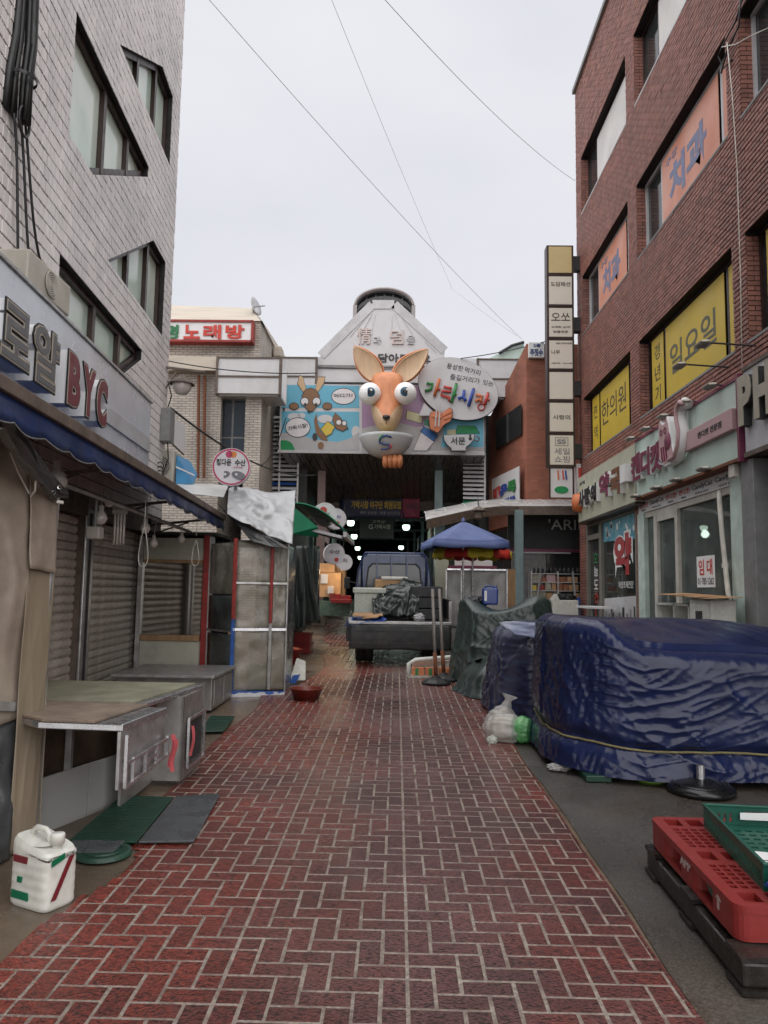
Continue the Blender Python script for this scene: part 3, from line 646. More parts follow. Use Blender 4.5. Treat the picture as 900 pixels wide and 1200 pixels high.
for u, w_ in ((Lc - .05, .62), (Lc - .05, 1.1), (.05, 1.1)): m = MB(); m.bar(cq(u, w_, .1), cq(u, w_, zt - .04), .04); m.build('leg', MAT['steel'], t)
for k in range(2):
    c_ = cq(Lc - .01, -.035 - .012 * k, zt - .17); m = MB(); m.grid(1, 10, lambda u, v: c_ + Vector((.018 * u + .012 * math.sin(v * 5 + k), .03 * u, -.2 * v - .03 * k))); m.build('ribbon', MAT['ribbon'], t, thick=.003)
# second counter
a2, b2 = G(217, 807, .68), G(238, 803, .68); a2 = G(216, 815, .66); b2 = G(238, 803.5, .66)
d2 = (b2 - a2).normalized(); n2 = Vector((-d2.y, d2.x, 0)); L2 = (b2 - a2).length; z2 = a2.z + .02
def c2(u, w_, z): p = a2 + d2 * u + n2 * w_; return Vector((p.x, p.y, z))
t = thing('counter', 'steel market counter with olive sheet top, in the middle of the left row', 'counter', (-2.2, 6.7, .15), 'market counters along the left shops')
m = MB(); m.slab([c2(-.62, .1, z2-.03), c2(L2, 0, z2-.03), c2(L2, 1.3, z2-.03), c2(-.62, 1.3, z2-.03)], (0, 0, .03)); m.build('top', MAT['steel_bright'], t, bevel=.005)
m = MB(); m.slab([c2(-.6, .16, z2+.002), c2(L2-.02, .06, z2+.002), c2(L2-.02, 1.32, z2+.002), c2(-.6, 1.32, z2+.002)], (0, 0, .012)); m.build('top_sheet', MAT['sheet_olive'], t)
m = MB(); m.slab([c2(0, .0, .17), c2(L2, 0, .19), c2(L2, 0, z2-.03), c2(0, 0, z2-.03)], n2 * .02); m.build('front_panel', MAT['galv'], t)
m = MB(); m.slab([c2(0.0, .0, .17), c2(0, 1.2, .17), c2(0, 1.2, z2-.03), c2(0, 0, z2-.03)], d2 * .02); m.build('end_panel', MAT['galv'], t)
m = MB(); m.slab([c2(-.6, .22, .14), c2(-.01, .22, .16), c2(-.01, .22, z2-.12), c2(-.6, .22, z2-.12)], n2 * .02); m.build('step_panel', MAT['galv'], t)
m = MB(); m.slab([c2(-.6, .2, z2-.12), c2(-.01, .2, z2-.12), c2(-.01, .21, z2-.03), c2(-.6, .21, z2-.03)], n2 * .02); m.build('red_strip', MAT['rust'], t)
for u0, z0, u1, z1 in ((.05, .26, .05, z2-.2), (.05, .26, L2, .26), (.05, z2-.2, L2, z2-.2), (L2-.03, .26, L2-.03, z2-.2)):
    m = MB(); m.bar(c2(u0, -.03, z0), c2(u1, -.03, z1), .018); m.build('rack_bar', MAT['steel_bright'], t)
m = MB(); m.slab([c2(.1, -.02, .29), c2(L2-.06, -.02, .29), c2(L2-.06, -.02, z2-.23), c2(.1, -.02, z2-.23)], n2 * .01); m.build('rack_sheet', MAT['dark'], t)
c_ = c2(.04, -.05, z2 - .25); m = MB(); m.grid(1, 10, lambda u, v: c_ + Vector((.015 * u + .012 * math.sin(v * 4), .02 * u, -.22 * v))); m.build('ribbon', MAT['ribbon'], t, thick=.003)

# brown vinyl curtain of the nearest stall
mat('vinyl_brown', (.27, .215, .17), .45, .2, 2.5, .2, 14, dirt=.35, dscale=2.6, dcol=(.05, .035, .022), hue=(.31, .255, .205)); mat('vinyl_olive', (.23, .185, .13), .45, .15, 2, .15, 12, dirt=.3, dscale=2, dcol=(.10, .06, .04))
mat('tarp_grey', (.06, .062, .062), .28, .2, 3, .2, 12, coat=.2)
t = thing('vinyl_curtain', 'brown grimy vinyl curtain hanging at the left edge of the photo', 'curtain', (-2.1, 4.2, .1))
def flat(nm, mt, TLc, TRc, BRc, BLc, amp, seed, nu=30, nv=50):
    def fn(u, v):
        p = TLc.lerp(TRc, u).lerp(BLc.lerp(BRc, u), v); q = amp * noise.noise((u * 2.2, v * 3.1, seed)) + amp * .5 * (1 - abs(noise.noise((u * 3 + v, v * 4, seed + 4)))) ** 4
        return p + Vector((q, -q * .5, 0))
    m = MB(); m.grid(nu, nv, fn); return m.build(nm, MAT[mt], t, True, thick=.005)
flat('lower_sheet', 'tarp_grey', D(-80, 815, 4.3), D(22, 828, 4.66), G(10, 1006), G(-90, 1070), .03, 3)
flat('upper_sheet', 'vinyl_brown', D(-80, 430, 4.15), D(37, 545, 4.66), D(30, 838, 4.62), D(-80, 880, 4.15), .03, 1)
flat('edge_strip', 'vinyl_olive', D(34, 640, 4.64), D(66, 648, 4.9), G(39, 992), G(8, 1003), .008, 7)
flat('edge_patch', 'vinyl_brown', D(35, 545, 4.62), D(68, 570, 4.86), D(65, 672, 4.84), D(34, 666, 4.6), .012, 9, 16, 20)
flat('side_sheet', 'vinyl_brown', D(66, 585, 4.92), Vector((-2.75, 5.3, 2.2)), Vector((-2.75, 5.3, .1)), G(39, 990) + Vector((0, .06, 0)), .02, 11, 10, 20)
m = MB(); m.bar(D(-60, 826, 4.2), D(24, 828, 4.58), .05); m.bar(G(36, 990) + Vector((-.02, .05, 0)), D(66, 560, 4.93), .045); m.bar(G(12, 1000) + Vector((-.02, .05, 0)), D(30, 800, 4.7), .04); m.build('frame', MAT['steel'], t)
t = thing('tarp_flap', 'folded shiny grey tarp flap with eyelets hanging off the blue awning', 'tarp', D(35, 540, 4.4))
up_ = [D(-40, 452, 3.5), D(0, 476, 3.9), D(24, 500, 4.2), D(50, 545, 4.55), D(71, 566, 4.75), D(72, 578, 4.8)]
lo_ = [D(-40, 520, 3.4), D(0, 500, 3.8), D(14, 530, 4.1), D(36, 556, 4.4), D(56, 580, 4.65), D(67, 590, 4.8)]
def fl(u, v):
    q = u * 5; i = min(4, int(q)); f = q - i; p = up_[i].lerp(up_[i+1], f).lerp(lo_[i].lerp(lo_[i+1], f), v)
    return p + Vector((.05 * math.sin(v * 7) * (1 - .5 * u) + .02 * noise.noise((u * 6, v * 3, 0)), -.05 * math.sin(v * 9 + u * 2), .02 * noise.noise((u * 8, v * 5, 3))))
m = MB(); m.grid(50, 24, fl); m.build('sheet', MAT['tarp_grey'], t, True, thick=.004)
for q in ((70, 571), (63, 577)):
    c_ = D(q[0], q[1], 4.7); m = MB(); m.lathe([(.008, 0), (.014, .003), (.014, -.003), (.008, 0)], c_, 12, ax=(.3, -1, 0)); m.build('eyelet', MAT['steel_bright'], t)
m = MB(); m.tube([D(12, 530, 4.3), D(22, 555, 4.5), D(34, 578, 4.6)], .005, 6); m.tube([D(42, 562, 4.5), D(41, 575, 4.55), D(36, 582, 4.6)], .006, 6); m.tube([D(67, 588, 4.75), D(74, 589, 4.75)], .01, 6); m.build('tie_cord', MAT['white_plastic'], t)

# jerrycan
jc = thing('jerrycan', 'white plastic jerrycan with green and dark red stripes on the concrete at lower left', 'jerrycan', (-1.69, 3.86, gz(3.86) - .012))
J = Matrix.Translation(jc.location) @ Matrix.Rotation(R_(-27), 4, 'Z')
bw, bd, bh = .135, .095, .29
def jb(u, v):
    a = u * 2 * math.pi; ca, sa = math.cos(a), math.sin(a); e = .35
    x = bw * math.copysign(abs(ca) ** e, ca); y = bd * math.copysign(abs(sa) ** e, sa)
    k = 1 - .10 * max(0, (v - .9) / .1) ** 2 - .06 * max(0, (.06 - v) / .06) ** 2; y *= 1 - .012 * math.cos(v * 40) * (abs(ca) < .9)
    return (x * k, y * k, bh * v + (.03 * (x / bw) * -1 if v > .85 else 0))
m = MB(J); m.grid(48, 40, jb, True); m.lathe([(0.001, bh), (.05, bh + .0), (.09, bh - .005)], (0, 0, 0), 24); m.build('body', MAT['white_plastic'], jc, True)
m = MB(J); m.add([(x, y, z) for x, y, z in [jb(i / 48, 1) for i in range(48)]], [tuple(range(48))]); m.build('top_face', MAT['white_plastic'], jc)
m = MB(J); m.tube([(-.09, 0, bh), (-.085, 0, bh + .035), (-.06, 0, bh + .052), (.0, 0, bh + .05), (.03, 0, bh + .03), (.035, 0, bh - .01)], .014, 10); m.build('handle', MAT['white_plastic'], jc, True)
m = MB(J); m.lathe([(0, .045), (.03, .045), (.033, .04), (.033, .0), (.024, 0), (.024, -.05)], (.085, 0, bh), 20); m.build('cap', MAT['white_plastic'], jc, True)
mat('sticker_green', (.0, .13, .06), .4, .05); mat('sticker_red', (.15, .012, .02), .4, .05)
F_ = -bd - .004
for nm, mt, (x0, x1, z0, z1) in (('sticker', 'sticker_red', (-.095, .0, .205, .235)), ('sticker', 'sticker_green', (-.095, .02, .04, .075)), ('sticker', 'sticker_green', (-.06, -.03, .115, .14))):
    B(nm, MAT[mt], jc, x0, x1, F_ - .003, F_ + .006, z0, z1, T=J)
m = MB(J); m.slab([(bw + .002, -.065, .05), (bw + .002, -.04, .05), (bw + .002, .055, .23), (bw + .002, .03, .23)], (.006, 0, 0)); m.build('sticker', MAT['sticker_red'], jc)
m = MB(J); m.slab([(bw + .002, -.07, .205), (bw + .002, -.0, .225), (bw + .002, -.0, .252), (bw + .002, -.07, .232)], (.005, 0, 0)); m.build('sticker', MAT['sticker_green'], jc)

# mats
mat('mat_green', (.012, .05, .032), .45, .2, 10, .3, 60, dirt=.2); mat('mat_grey', (.07, .075, .08), .35, .15, 10, .2, 60, wet=5)
def floor_mat(name, label, pts, mt, rib, nr, h=.012):
    c_ = sum((Vector(p) for p in pts), Vector()) / len(pts); t = thing(name, label, 'mat', c_)
    m = MB(); m.slab([Vector(p) + Vector((0, 0, .012)) for p in pts], (0, 0, h)); m.build('base', mt, t, bevel=.003)
    if nr:
        P = [Vector(p) + Vector((0, 0, .012 + h)) for p in pts]; m = MB()
        for i in range(nr):
            f = (i + .5) / nr; a_ = P[0].lerp(P[3], f); b_ = P[1].lerp(P[2], f); m.bar(a_.lerp(b_, .01), a_.lerp(b_, .99), rib, rib * .6)
        m.build('ribs', mt, t, kind='stuff')
    return t
g = lambda x, y: G(x, y)
floor_mat('rubber_mat', 'dark green ribbed rubber mat before the near counter', [g(80, 990), g(160, 991), g(203, 938), g(143, 936)], MAT['mat_green'], .012, 26)
floor_mat('rubber_mat', 'wet grey ribbed mat on the red paving beside the green mat', [g(162, 991), g(227, 990), g(258, 934), g(206, 937)], MAT['mat_grey'], .009, 44)
floor_mat('rubber_mat', 'small grey mat lapped under the green mat by the jerrycan', [g(84, 1004), g(132, 1003), g(149, 988), g(84, 990)], MAT['mat_grey'], .009, 8)
floor_mat('rubber_mat', 'small dark green mat by the olive topped counter', [g(233, 860), g(262, 859), g(275, 842), g(247, 841)], MAT['mat_green'], .02, 9)
c_ = G(121, 1001); t = thing('round_mat', 'round dark green lid lying by the jerrycan', 'lid', c_)
m = MB(); m.lathe([(0, .02), (.13, .02), (.15, .022), (.155, .0)], c_, 28); m.build('disc', MAT['mat_green'], t, True); m = MB(); m.lathe([(.10, .022), (.104, .028), (.108, .022)], c_, 28); m.build('rim', MAT['mat_green'], t)
# ================================================================== LEFT, FURTHER ON
mat('vinyl_clear', (.36, .33, .27), .25, .3, 2.2, .3, 10, dirt=.7, dscale=3.0, dcol=(.13, .12, .07), hue=(.5, .47, .42), ridge=3, alpha=.5)
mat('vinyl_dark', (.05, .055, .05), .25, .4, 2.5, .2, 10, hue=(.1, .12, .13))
mat('goods_g', (.08, .13, .05), .6, .3, 8)
ve = thing('vinyl_enclosure', 'stall closed in with cloudy vinyl panels between red and blue painted posts', 'stall', (-1.8, 10.1, .23))
c0, c1, c2_ = Vector((-2.1, 10.0, .2)), Vector((-1.44, 10.2, .2)), Vector((-2.56, 10.52, .2))
def wallp(a_, b_, z0, z1, u0, u1): 
    p, q = a_.lerp(b_, u0), a_.lerp(b_, u1); return lambda u, v: Vector((p.x + (q.x-p.x)*u, p.y + (q.y-p.y)*u, z0 + (z1-z0)*v)) + Vector((.012 * noise.noise((u*3+u0*9, v*4, z0)), -.02 * noise.noise((u*3+u0*9, v*4, z0+5)), 0))
for u0, u1, z0, z1 in ((.02, .68, .3, 1.06), (.72, .98, .3, 1.06), (.02, .68, 1.09, 1.66), (.72, .98, 1.09, 1.66), (.02, .68, 1.68, 2.2), (.72, .98, 1.68, 2.2)):
    m = MB(); m.grid(10, 14, wallp(c0, c1, z0, z1, u0, u1)); m.build('vinyl_panel', MAT['vinyl_clear'], ve, True, thick=.004)
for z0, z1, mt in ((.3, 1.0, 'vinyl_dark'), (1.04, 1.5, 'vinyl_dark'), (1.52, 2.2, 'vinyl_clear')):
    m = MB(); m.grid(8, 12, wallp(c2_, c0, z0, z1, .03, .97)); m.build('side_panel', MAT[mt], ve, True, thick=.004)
def post(p, z0, z1, mt, w_=.045, nm='post'): m = MB(); m.bar((p.x, p.y, z0), (p.x, p.y, z1), w_); m.build(nm, MAT[mt], ve, bevel=.005)
post(c0, .22, 1.2, 'blue_paint', .05, 'blue_post'); post(c0, 1.2, 2.25, 'red_paint', .05, 'red_post')
q_ = c0.lerp(c1, .7) - Vector((0, .02, 0)); post(q_, .3, 1.15, 'steel', .04); post(q_, 1.15, 2.22, 'red_paint', .04, 'red_post'); post(c1, .25, 2.2, 'steel', .022, 'steel_post')
for k_, (bx0, by0, bz0, bw0, bh0, mt0) in enumerate(((-2.0, 10.5, .22, .3, .35, 'goods_g'), (-1.75, 10.6, .22, .25, .6, 'card'), (-2.0, 10.55, .6, .28, .3, 'card'), (-1.95, 10.7, 1.1, .4, .25, 'panel_cream'), (-1.72, 10.5, .85, .16, .2, 'goods_g'), (-1.9, 10.8, 1.5, .35, .3, 'dark'))): B('stored_box', MAT[mt0], ve, bx0, bx0 + bw0, by0, by0 + .25, bz0, bz0 + bh0)
m = MB(); m.bar(c0 + Vector((0, -.01, .87)), c1 + Vector((0, -.01, .87)), .035); m.build('rail', MAT['steel_bright'], ve)
m = MB(); m.bar(c0 + Vector((0, -.01, 1.47)), c1 + Vector((0, -.01, 1.47)), .025); m.build('rail', MAT['steel'], ve)
m = MB(); m.bar(c2_ + Vector((0, -.01, .84)), c0 + Vector((0, -.01, .84)), .025); m.build('rail', MAT['steel_bright'], ve)
m = MB(); m.bar(c0 + Vector((0, -.01, .07)), c1 + Vector((0, -.01, .05)), .05); m.build('bottom_rail', MAT['blue_paint'], ve)
m = MB(); m.grid(20, 4, lambda u, v: c0.lerp(c1, u) + Vector((.01, -.03 - .03 * v + .02 * noise.noise((u * 8, v, 0)), .07 - .07 * v))); m.build('skirt', MAT['light_grey'], ve, True, thick=.003)
m = MB(); m.slab([c0 + Vector((0, .03, 2.0)), c1 + Vector((0, .03, 2.0)), Vector((-1.5, 11.4, 2.2)), Vector((-2.5, 11.4, 2.2))], (0, 0, .03)); m.build('roof', MAT['dark'], ve)
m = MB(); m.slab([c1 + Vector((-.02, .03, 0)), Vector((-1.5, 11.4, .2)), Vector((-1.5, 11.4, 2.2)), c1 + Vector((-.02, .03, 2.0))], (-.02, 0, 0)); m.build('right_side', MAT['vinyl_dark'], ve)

mat('tarp_silver', (.42, .43, .44), .33, .15, 3, .28, 9, ridge=2.2, metal=.15, dirt=.2, dscale=5, dcol=(.2, .2, .2)); mat('sheet_white', (.62, .63, .62), .35, .1, 4, dirt=.2)
def quadsheet(name, label, cat, cs, mt, nu=24, nv=16, amp=.03, f=3.0, thick=.004, parent=None, seed=0, fold=0):
    TLc, TRc, BRc, BLc = cs; m = MB()
    def fn(u, v):
        p = TLc.lerp(TRc, u).lerp(BLc.lerp(BRc, u), v); q = noise.noise((u * f + seed, v * f, seed)) * amp + abs(noise.noise((u * f * 2.3, v * f * 2.3, seed + 9))) * amp * .6
        return p + Vector((q * .3, -q, q * .6)) + Vector((0, -fold * math.sin(v * 15) * .3, 0))
    m.grid(nu, nv, fn); o = m.build(name, mt, parent, True, thick=thick)
    if parent is None: props(o, label, cat)
    return o
quadsheet('tarp_roof', 'wrinkled silver tarp slung over the vinyl stall', 'tarp', (D(268, 572, 11.0), D(346, 577, 11.2), D(342, 640, 10.0), D(266, 604, 9.9)), MAT['tarp_silver'], 50, 36, .085, 2.4, seed=3)
quadsheet('tarp_end', 'dark underside of tarp drooping at the vinyl stall corner', 'tarp', (D(262, 596, 10.2), D(300, 620, 10.0), D(343, 645, 9.95), D(296, 636, 9.9)), MAT['tarp_grey'], 20, 8, .03, 3, seed=5)
quadsheet('roof_sheet', 'pale metal sheet roof beyond the end of the blue awning', 'roof sheet', (D(200, 566, 11.6), D(268, 569, 11.8), D(262, 583, 10.6), D(218, 578, 10.4)), MAT['sheet_white'], 30, 6, .012, 5, .012)
quadsheet('plastic_sheet', 'loose clear plastic hanging between the awning and silver tarp', 'plastic sheet', (D(254, 590, 10.3), D(268, 600, 10.2), D(312, 634, 10.0), D(290, 628, 10.1)), MAT['tarp_grey'], 16, 8, .03, 6, seed=8)

# round sign over the silver tarp
mat('sign_white', (.7, .68, .7), .4, .04); mat('pink', (.5, .03, .12), .45, .05); mat('orange_sign', (.7, .22, .04), .45, .05); mat('fishgrey', (.2, .2, .22), .5, .1)
def disc_sign(label, c, r, ax, rim, lines=(), dots=(), group=None):
    t = thing('round_sign', label, 'sign', c, group); ax = Vector(ax).normalized()
    m = MB(); m.lathe([(0, .0), (r, .0), (r, -.12), (0, -.12)], c, 40, ax=ax); m.build('box', MAT['sign_white'], t)
    m = MB(); m.lathe([(r * .97, .003), (r * .97, .006), (r * .89, .006), (r * .89, .003)], c, 40, ax=ax); m.build('rim', MAT[rim], t)
    U = Vector((0, 0, 1)).cross(ax).normalized(); V = ax.cross(U)
    for body, u, v, w_, h_, mt, bold in lines: txt('lettering', body, MAT[mt], t, c + U * (u * r) + V * (v * r) + ax * .004, U, V, w_ * r, h_ * r, .004, bold)
    for u, v, rr, mt in dots: m = MB(); m.lathe([(0, .006), (rr * r, .006), (rr * r, .002)], c + U * u * r + V * v * r, 20, ax=ax); m.build('emblem', MAT[mt], t)
    return t
t = disc_sign('round white sign with magenta rim and fish drawings above the silver tarp', D(271, 547, 10.8), .27, (.12, -1, 0), 'pink',
    [('정다운', -.78, .05, .78, .36, 'black', .03), ('수산', .18, .05, .56, .36, 'black', .03), ('산지직송', .1, -.08, .5, .1, 'pink', 0)], [(-.12, .66, .19, 'pink'), (.1, .66, .17, 'orange_sign')])
c_ = D(271, 547, 10.8)
for sx in (-1, 1):
    m = MB(); o_ = c_ + Vector((sx * .11, -.008, -.12)); m.slab([o_ + Vector((sx * .1 * math.cos(a) , 0, .055 * math.sin(a) - .02 * math.cos(a))) for a in [i * math.pi / 8 for i in range(16)]], (0, -.004, 0)); m.build('fish', MAT['fishgrey'], t)
    m = MB(); m.lathe([(0, .004), (.018, .004), (.018, 0)], o_ + Vector((-sx * .03, -.006, .01)), 12, ax=(0, -1, 0)); m.build('fish_eye', MAT['white_clean'], t)
m = MB(); m.bar(c_ + Vector((.05, .1, -.2)), c_ + Vector((.05, .15, -.75)), .04); m.build('mount', MAT['grey'], t)

# air conditioners, wiring, lamp on the tiled building
mat('ac_body', (.5, .47, .41), .5, .06, 3, dirt=.25)
def ac_unit(label, c, wx, wy, h, fan):
    t = thing('air_conditioner', label, 'air conditioner', c); x, y, z = c
    B('case', MAT['ac_body'], t, x - wx/2, x + wx/2, y - wy/2, y + wy/2, z, z + h, bevel=.015)
    fc = Vector((x + wx/2 + .004, y + .0, z + h/2)) if fan == 'x' else Vector((x, y - wy/2 - .004, z + h/2)); ax = (1, 0, 0) if fan == 'x' else (0, -1, 0)
    rr = min(h, wy if fan == 'x' else wx) * .4
    m = MB(); m.lathe([(0, .0), (rr, .0)], fc, 28, ax=ax); m.build('fan_opening', MAT['dark'], t)
    m = MB()
    for k in range(6):
        r1 = rr * (k + .7) / 6; m.lathe([(r1 - .005, .012), (r1 + .005, .012), (r1 + .005, .004), (r1 - .005, .004), (r1 - .005, .012)], fc, 28, ax=ax)
    m.build('grille', MAT['ac_body'], t)
    return t
ac_unit('white air conditioner with round fan on top of the long shop sign', lf(.16, 6.12, 3.95), .26, .78, .27, 'x')
t = ac_unit('beige air conditioner with coiled hose at the tiled building corner', D(192, 568, 11.6), .4, .45, .5, 'y')
q = D(187, 548, 11.1); m = MB(); m.tube([q + Vector((.06 * math.cos(a), 0, .1 * math.sin(a) - .01 * a)) for a in [i * .5 for i in range(30)]], .009, 6); m.build('hose', MAT['cable'], t, True)
mat('banner_blue', (.05, .22, .42), .5, .1, 3)
t = thing('sloping_panel', 'blue and white sloping panel beside the beige air conditioner', 'panel', D(215, 560, 11.6)); m = MB(); m.slab([D(207, 533, 11.5), D(222, 540, 11.9), D(231, 556, 11.9), D(226, 567, 11.6), D(206, 567, 11.4)], (0, .03, 0)); m.build('board', MAT['banner_blue'], t)
m = MB(); m.slab([D(206, 546, 11.38), D(228, 556, 11.72), D(228, 558, 11.72), D(206, 548, 11.38)], (0, -.006, 0)); m.build('stripe', MAT['white'], t)
t = thing('cable_bundle', 'thick black cable bundle running down the tiled wall at upper left', 'cables', lf(.08, 6.2, 5.6))
for k in range(9):
    a = k * .7; m = MB(); m.tube([lf(.07 + .05 * math.cos(a), 5.84 + .08 * math.sin(a * 1.3) + .05 * math.sin(z * 1.3 + k) - (.05 if z < 5.8 else 0), z) for z in [5.35 + i * .35 for i in range(18)]], .022 + .006 * (k % 3), 7); m.build('cable', MAT['cable'], t, True)
m = MB(); m.tube([lf(.1, 5.86 + .1 * math.sin(a), 5.35 + .12 * math.cos(a)) for a in [i * .4 for i in range(22)]], .012, 6); m.build('cable', MAT['cable'], t, True)
for k in range(3):
    m = MB(); m.tube([lf(.06, 5.75 + .1 * k + .35 * u + .2 * k * u, 5.35 - 1.35 * u + .12 * math.sin(u * 6 + k)) for u in [i / 12 for i in range(13)]], .012, 6); m.build('cable', MAT['cable'], t, True)
for z in (5.7, 6.9, 8.1): m = MB(); m.lathe([(.12, -.015), (.125, -.015), (.125, .015), (.12, .015)], lf(.06, 5.84, z), 16); m.build('tie', MAT['cable'], t)
t = thing('street_lamp', 'round globe lamp under a wide cap on a wall bracket', 'lamp', D(213, 450, 11.6))
p = D(213, 452, 11.6); m = MB(); m.lathe([(0, -.15), (.09, -.13), (.15, -.04), (.14, .04)], p, 20); m.build('globe', MAT['bulb_off'], t, True)
m = MB(); m.lathe([(.2, .02), (.17, .07), (.06, .12), (.04, .17), (0, .18)], p, 20); m.build('cap', MAT['trim_brown'], t, True)
m = MB(); m.bar(lf(.0, 11.4, p.z + .22), (p.x + .35, p.y, p.z + .22), .035); m.bar(lf(.0, 11.4, p.z - .12), (p.x - .1, p.y, p.z + .2), .02); m.bar(p + Vector((0, 0, .15)), p + Vector((0, 0, .22)), .03); m.build('bracket', MAT['trim_brown'], t)
t = thing('meter_box', 'grey meter box with wires on the tiled building corner', 'meter box', lf(.0, 11.3, 3.6)); B('box', MAT['grey'], t, .01, .16, 11.15, 11.45, 3.75, 4.25, T=LF, bevel=.01)
m = MB(); m.tube([lf(.1, 11.2, 4.25), lf(.14, 11.25, 4.45), lf(.05, 11.35, 4.7)], .01, 6); m.tube([lf(.1, 11.3, 3.75), lf(.12, 11.3, 3.5), lf(.02, 11.3, 3.2)], .01, 6); m.build('wire', MAT['cable'], t)
t = thing('side_sign', 'blank white box sign jutting out beyond the tiled building', 'sign', D(205, 508, 12)); m = MB(); m.slab([D(195, 482, 12.0), D(215, 497, 12.6), D(215, 530, 12.6), D(195, 512, 12.0)], (-.0, .12, 0)); m.build('face', MAT['white'], t); m = MB(); m.slab([D(195, 513, 12.02), D(214, 531, 12.62), D(214, 533, 12.62), D(195, 515, 12.02)], (0, .1, 0)); m.build('edge', MAT['brown_metal'], t)

# green awning, dark tarp, tubs
mat('awning_green', (.01, .22, .11), .4, .15, 3, .2, 20); mat('tarp_dkgreen', (.028, .036, .034), .3, .2, 3, .25, 12, coat=.15); mat('red_plastic', (.22, .012, .012), .32, .12, 8, coat=.2); mat('basin_red', (.17, .028, .018), .35, .15, 8, dirt=.2, dscale=9); mat('goods_orange', (.5, .11, .03), .5, .3, 30)
t = thing('awning', 'small green fabric awning sloping over a stall beside the market gate', 'awning', D(370, 620, 14))
A0, A1 = D(342, 594, 14), D(404, 626, 13.6)
m = MB(); m.grid(14, 10, lambda u, v: A0.lerp(A1, u) + Vector((0, 2.6 * v, .16 * math.sin(u * math.pi) ** .7 + .05))); m.build('canopy', MAT['awning_green'], t, True, thick=.02)
m = MB(); m.bar(A1 + Vector((0, 0, .0)), A1 + Vector((0, 2.6, 0)), .06, .09); m.build('front_rail', MAT['light_grey'], t)
m = MB(); m.slab([A0 + Vector((0, 0, .02)), A0.lerp(A1, .5) + Vector((0, -.01, -.12)), A0 + Vector((.5, 0, -.55)), A0 + Vector((0, 0, -.5))], (0, .02, 0)); m.build('side_flap', MAT['awning_green'], t)
m = MB(); m.bar(A0 + Vector((.1, .05, -.35)), A1 + Vector((-.05, .05, -.05)), .05); m.bar(A0 + Vector((.2, 2.4, -.3)), A1 + Vector((0, 2.4, 0)), .04); m.build('arm', MAT['light_grey'], t)
m = MB(); m.box(A0.x - .5, A0.x - .05, A0.y, A0.y + 2.6, .3, A0.z + .2); m.build('stall_wall', MAT['dark'], t)
t = thing('tarp_curtain', 'dark grey green tarp hanging beside the vinyl stall', 'tarp', G(352, 745))
def tc_(u, v):
    top = D(346 + 16 * u, 640, 12.6); bot = D(340 + 36 * u, 738 - 8 * (u > .5), 12.6 + .3 * u); p = top.lerp(bot, v); a = .05 * math.sin(u * 16 + 2 * noise.noise((u * 3, v * 2, 0))) * (.3 + v)
    return p + Vector((a * .3, -a - .1 * math.sin(u * 3.1), 0))
m = MB(); m.grid(60, 24, tc_); m.build('sheet', MAT['tarp_dkgreen'], t, True, thick=.006)
m = MB(); m.grid(20, 16, lambda u, v: D(376 + 2 * u, 640 + 90 * v, 13 + 2 * u) + Vector((-.1 + .05 * math.sin(u * 9 + v * 3), 0, 0))); m.build('far_sheet', MAT['tarp_dkgreen'], t, True, thick=.006)
def tub(label, c, w_, d_, h_, mt, group=None):
    t = thing('plastic_tub', label, 'tub', c, group); x, y, z = c
    for nm, a in (('wall', (x-w_, x+w_, y-d_, y-d_+.02, z, z+h_)), ('wall', (x-w_, x+w_, y+d_-.02, y+d_, z, z+h_)), ('wall', (x-w_, x-w_+.02, y-d_+.02, y+d_-.02, z, z+h_)), ('wall', (x+w_-.02, x+w_, y-d_+.02, y+d_-.02, z, z+h_)), ('floor', (x-w_+.02, x+w_-.02, y-d_+.02, y+d_-.02, z, z+.02))): B(nm, MAT[mt], t, *a)
    m = MB(); m.box(x-w_-.02, x+w_+.02, y-d_-.02, y-d_, z+h_-.04, z+h_+.005); m.box(x+w_, x+w_+.02, y-d_, y+d_, z+h_-.04, z+h_+.005); m.box(x-w_-.02, x-w_, y-d_, y+d_, z+h_-.04, z+h_+.005); m.build('rim', MAT[mt], t)
    return t
p = G(350, 766); tub('square red plastic tub at the foot of the dark tarp', p + Vector((-.02, .25, 0)), .24, .22, .2, 'red_plastic', 'red tubs by the dark tarp')
tub('second red tub stacked on top at the foot of the dark tarp', p + Vector((-.02, .25, .21)), .23, .2, .18, 'red_plastic', 'red tubs by the dark tarp')
p = G(342, 778) + Vector((-.05, .1, 0)); t = thing('round_tub', 'round red tub heaped with small orange goods beside the vinyl stall', 'tub', p)
m = MB(); m.lathe([(0, 0), (.15, 0), (.21, .24), (.225, .25), (.225, .23)], p, 28); m.build('bowl', MAT['red_plastic'], t, True)
m = MB(); rr = random.Random(3)
for k in range(70):
    a = rr.uniform(0, 6.28); r = .18 * math.sqrt(rr.random()); m.lathe([(0, -.02), (.022, 0), (0, .022)], p + Vector((r * math.cos(a), r * math.sin(a), .24 + .03 * (1 - r / .18) + rr.uniform(-.01, .01))), 7)
m.build('goods', MAT['goods_orange'], t, kind='stuff')
p = G(357, 822) + Vector((0, .17, .0)); t = thing('basin', 'round dark red plastic basin standing on the wet paving', 'basin', p)
m = MB(); m.lathe([(0, .012), (.13, .012), (.135, 0), (.15, 0), (.2, .13), (.212, .135), (.212, .145), (.2, .147), (.19, .135), (.135, .02), (0, .02)], p, 36); m.build('bowl', MAT['basin_red'], t, True)
mat('water', (.12, .09, .08), .05, .1); m = MB(); m.lathe([(0, .085), (.165, .085)], p, 30); m.build('water', MAT['water'], t)
t = thing('foam_board', 'white foam lid leaning against the vinyl stall foot', 'lid', G(345, 800)); q = G(338, 800)
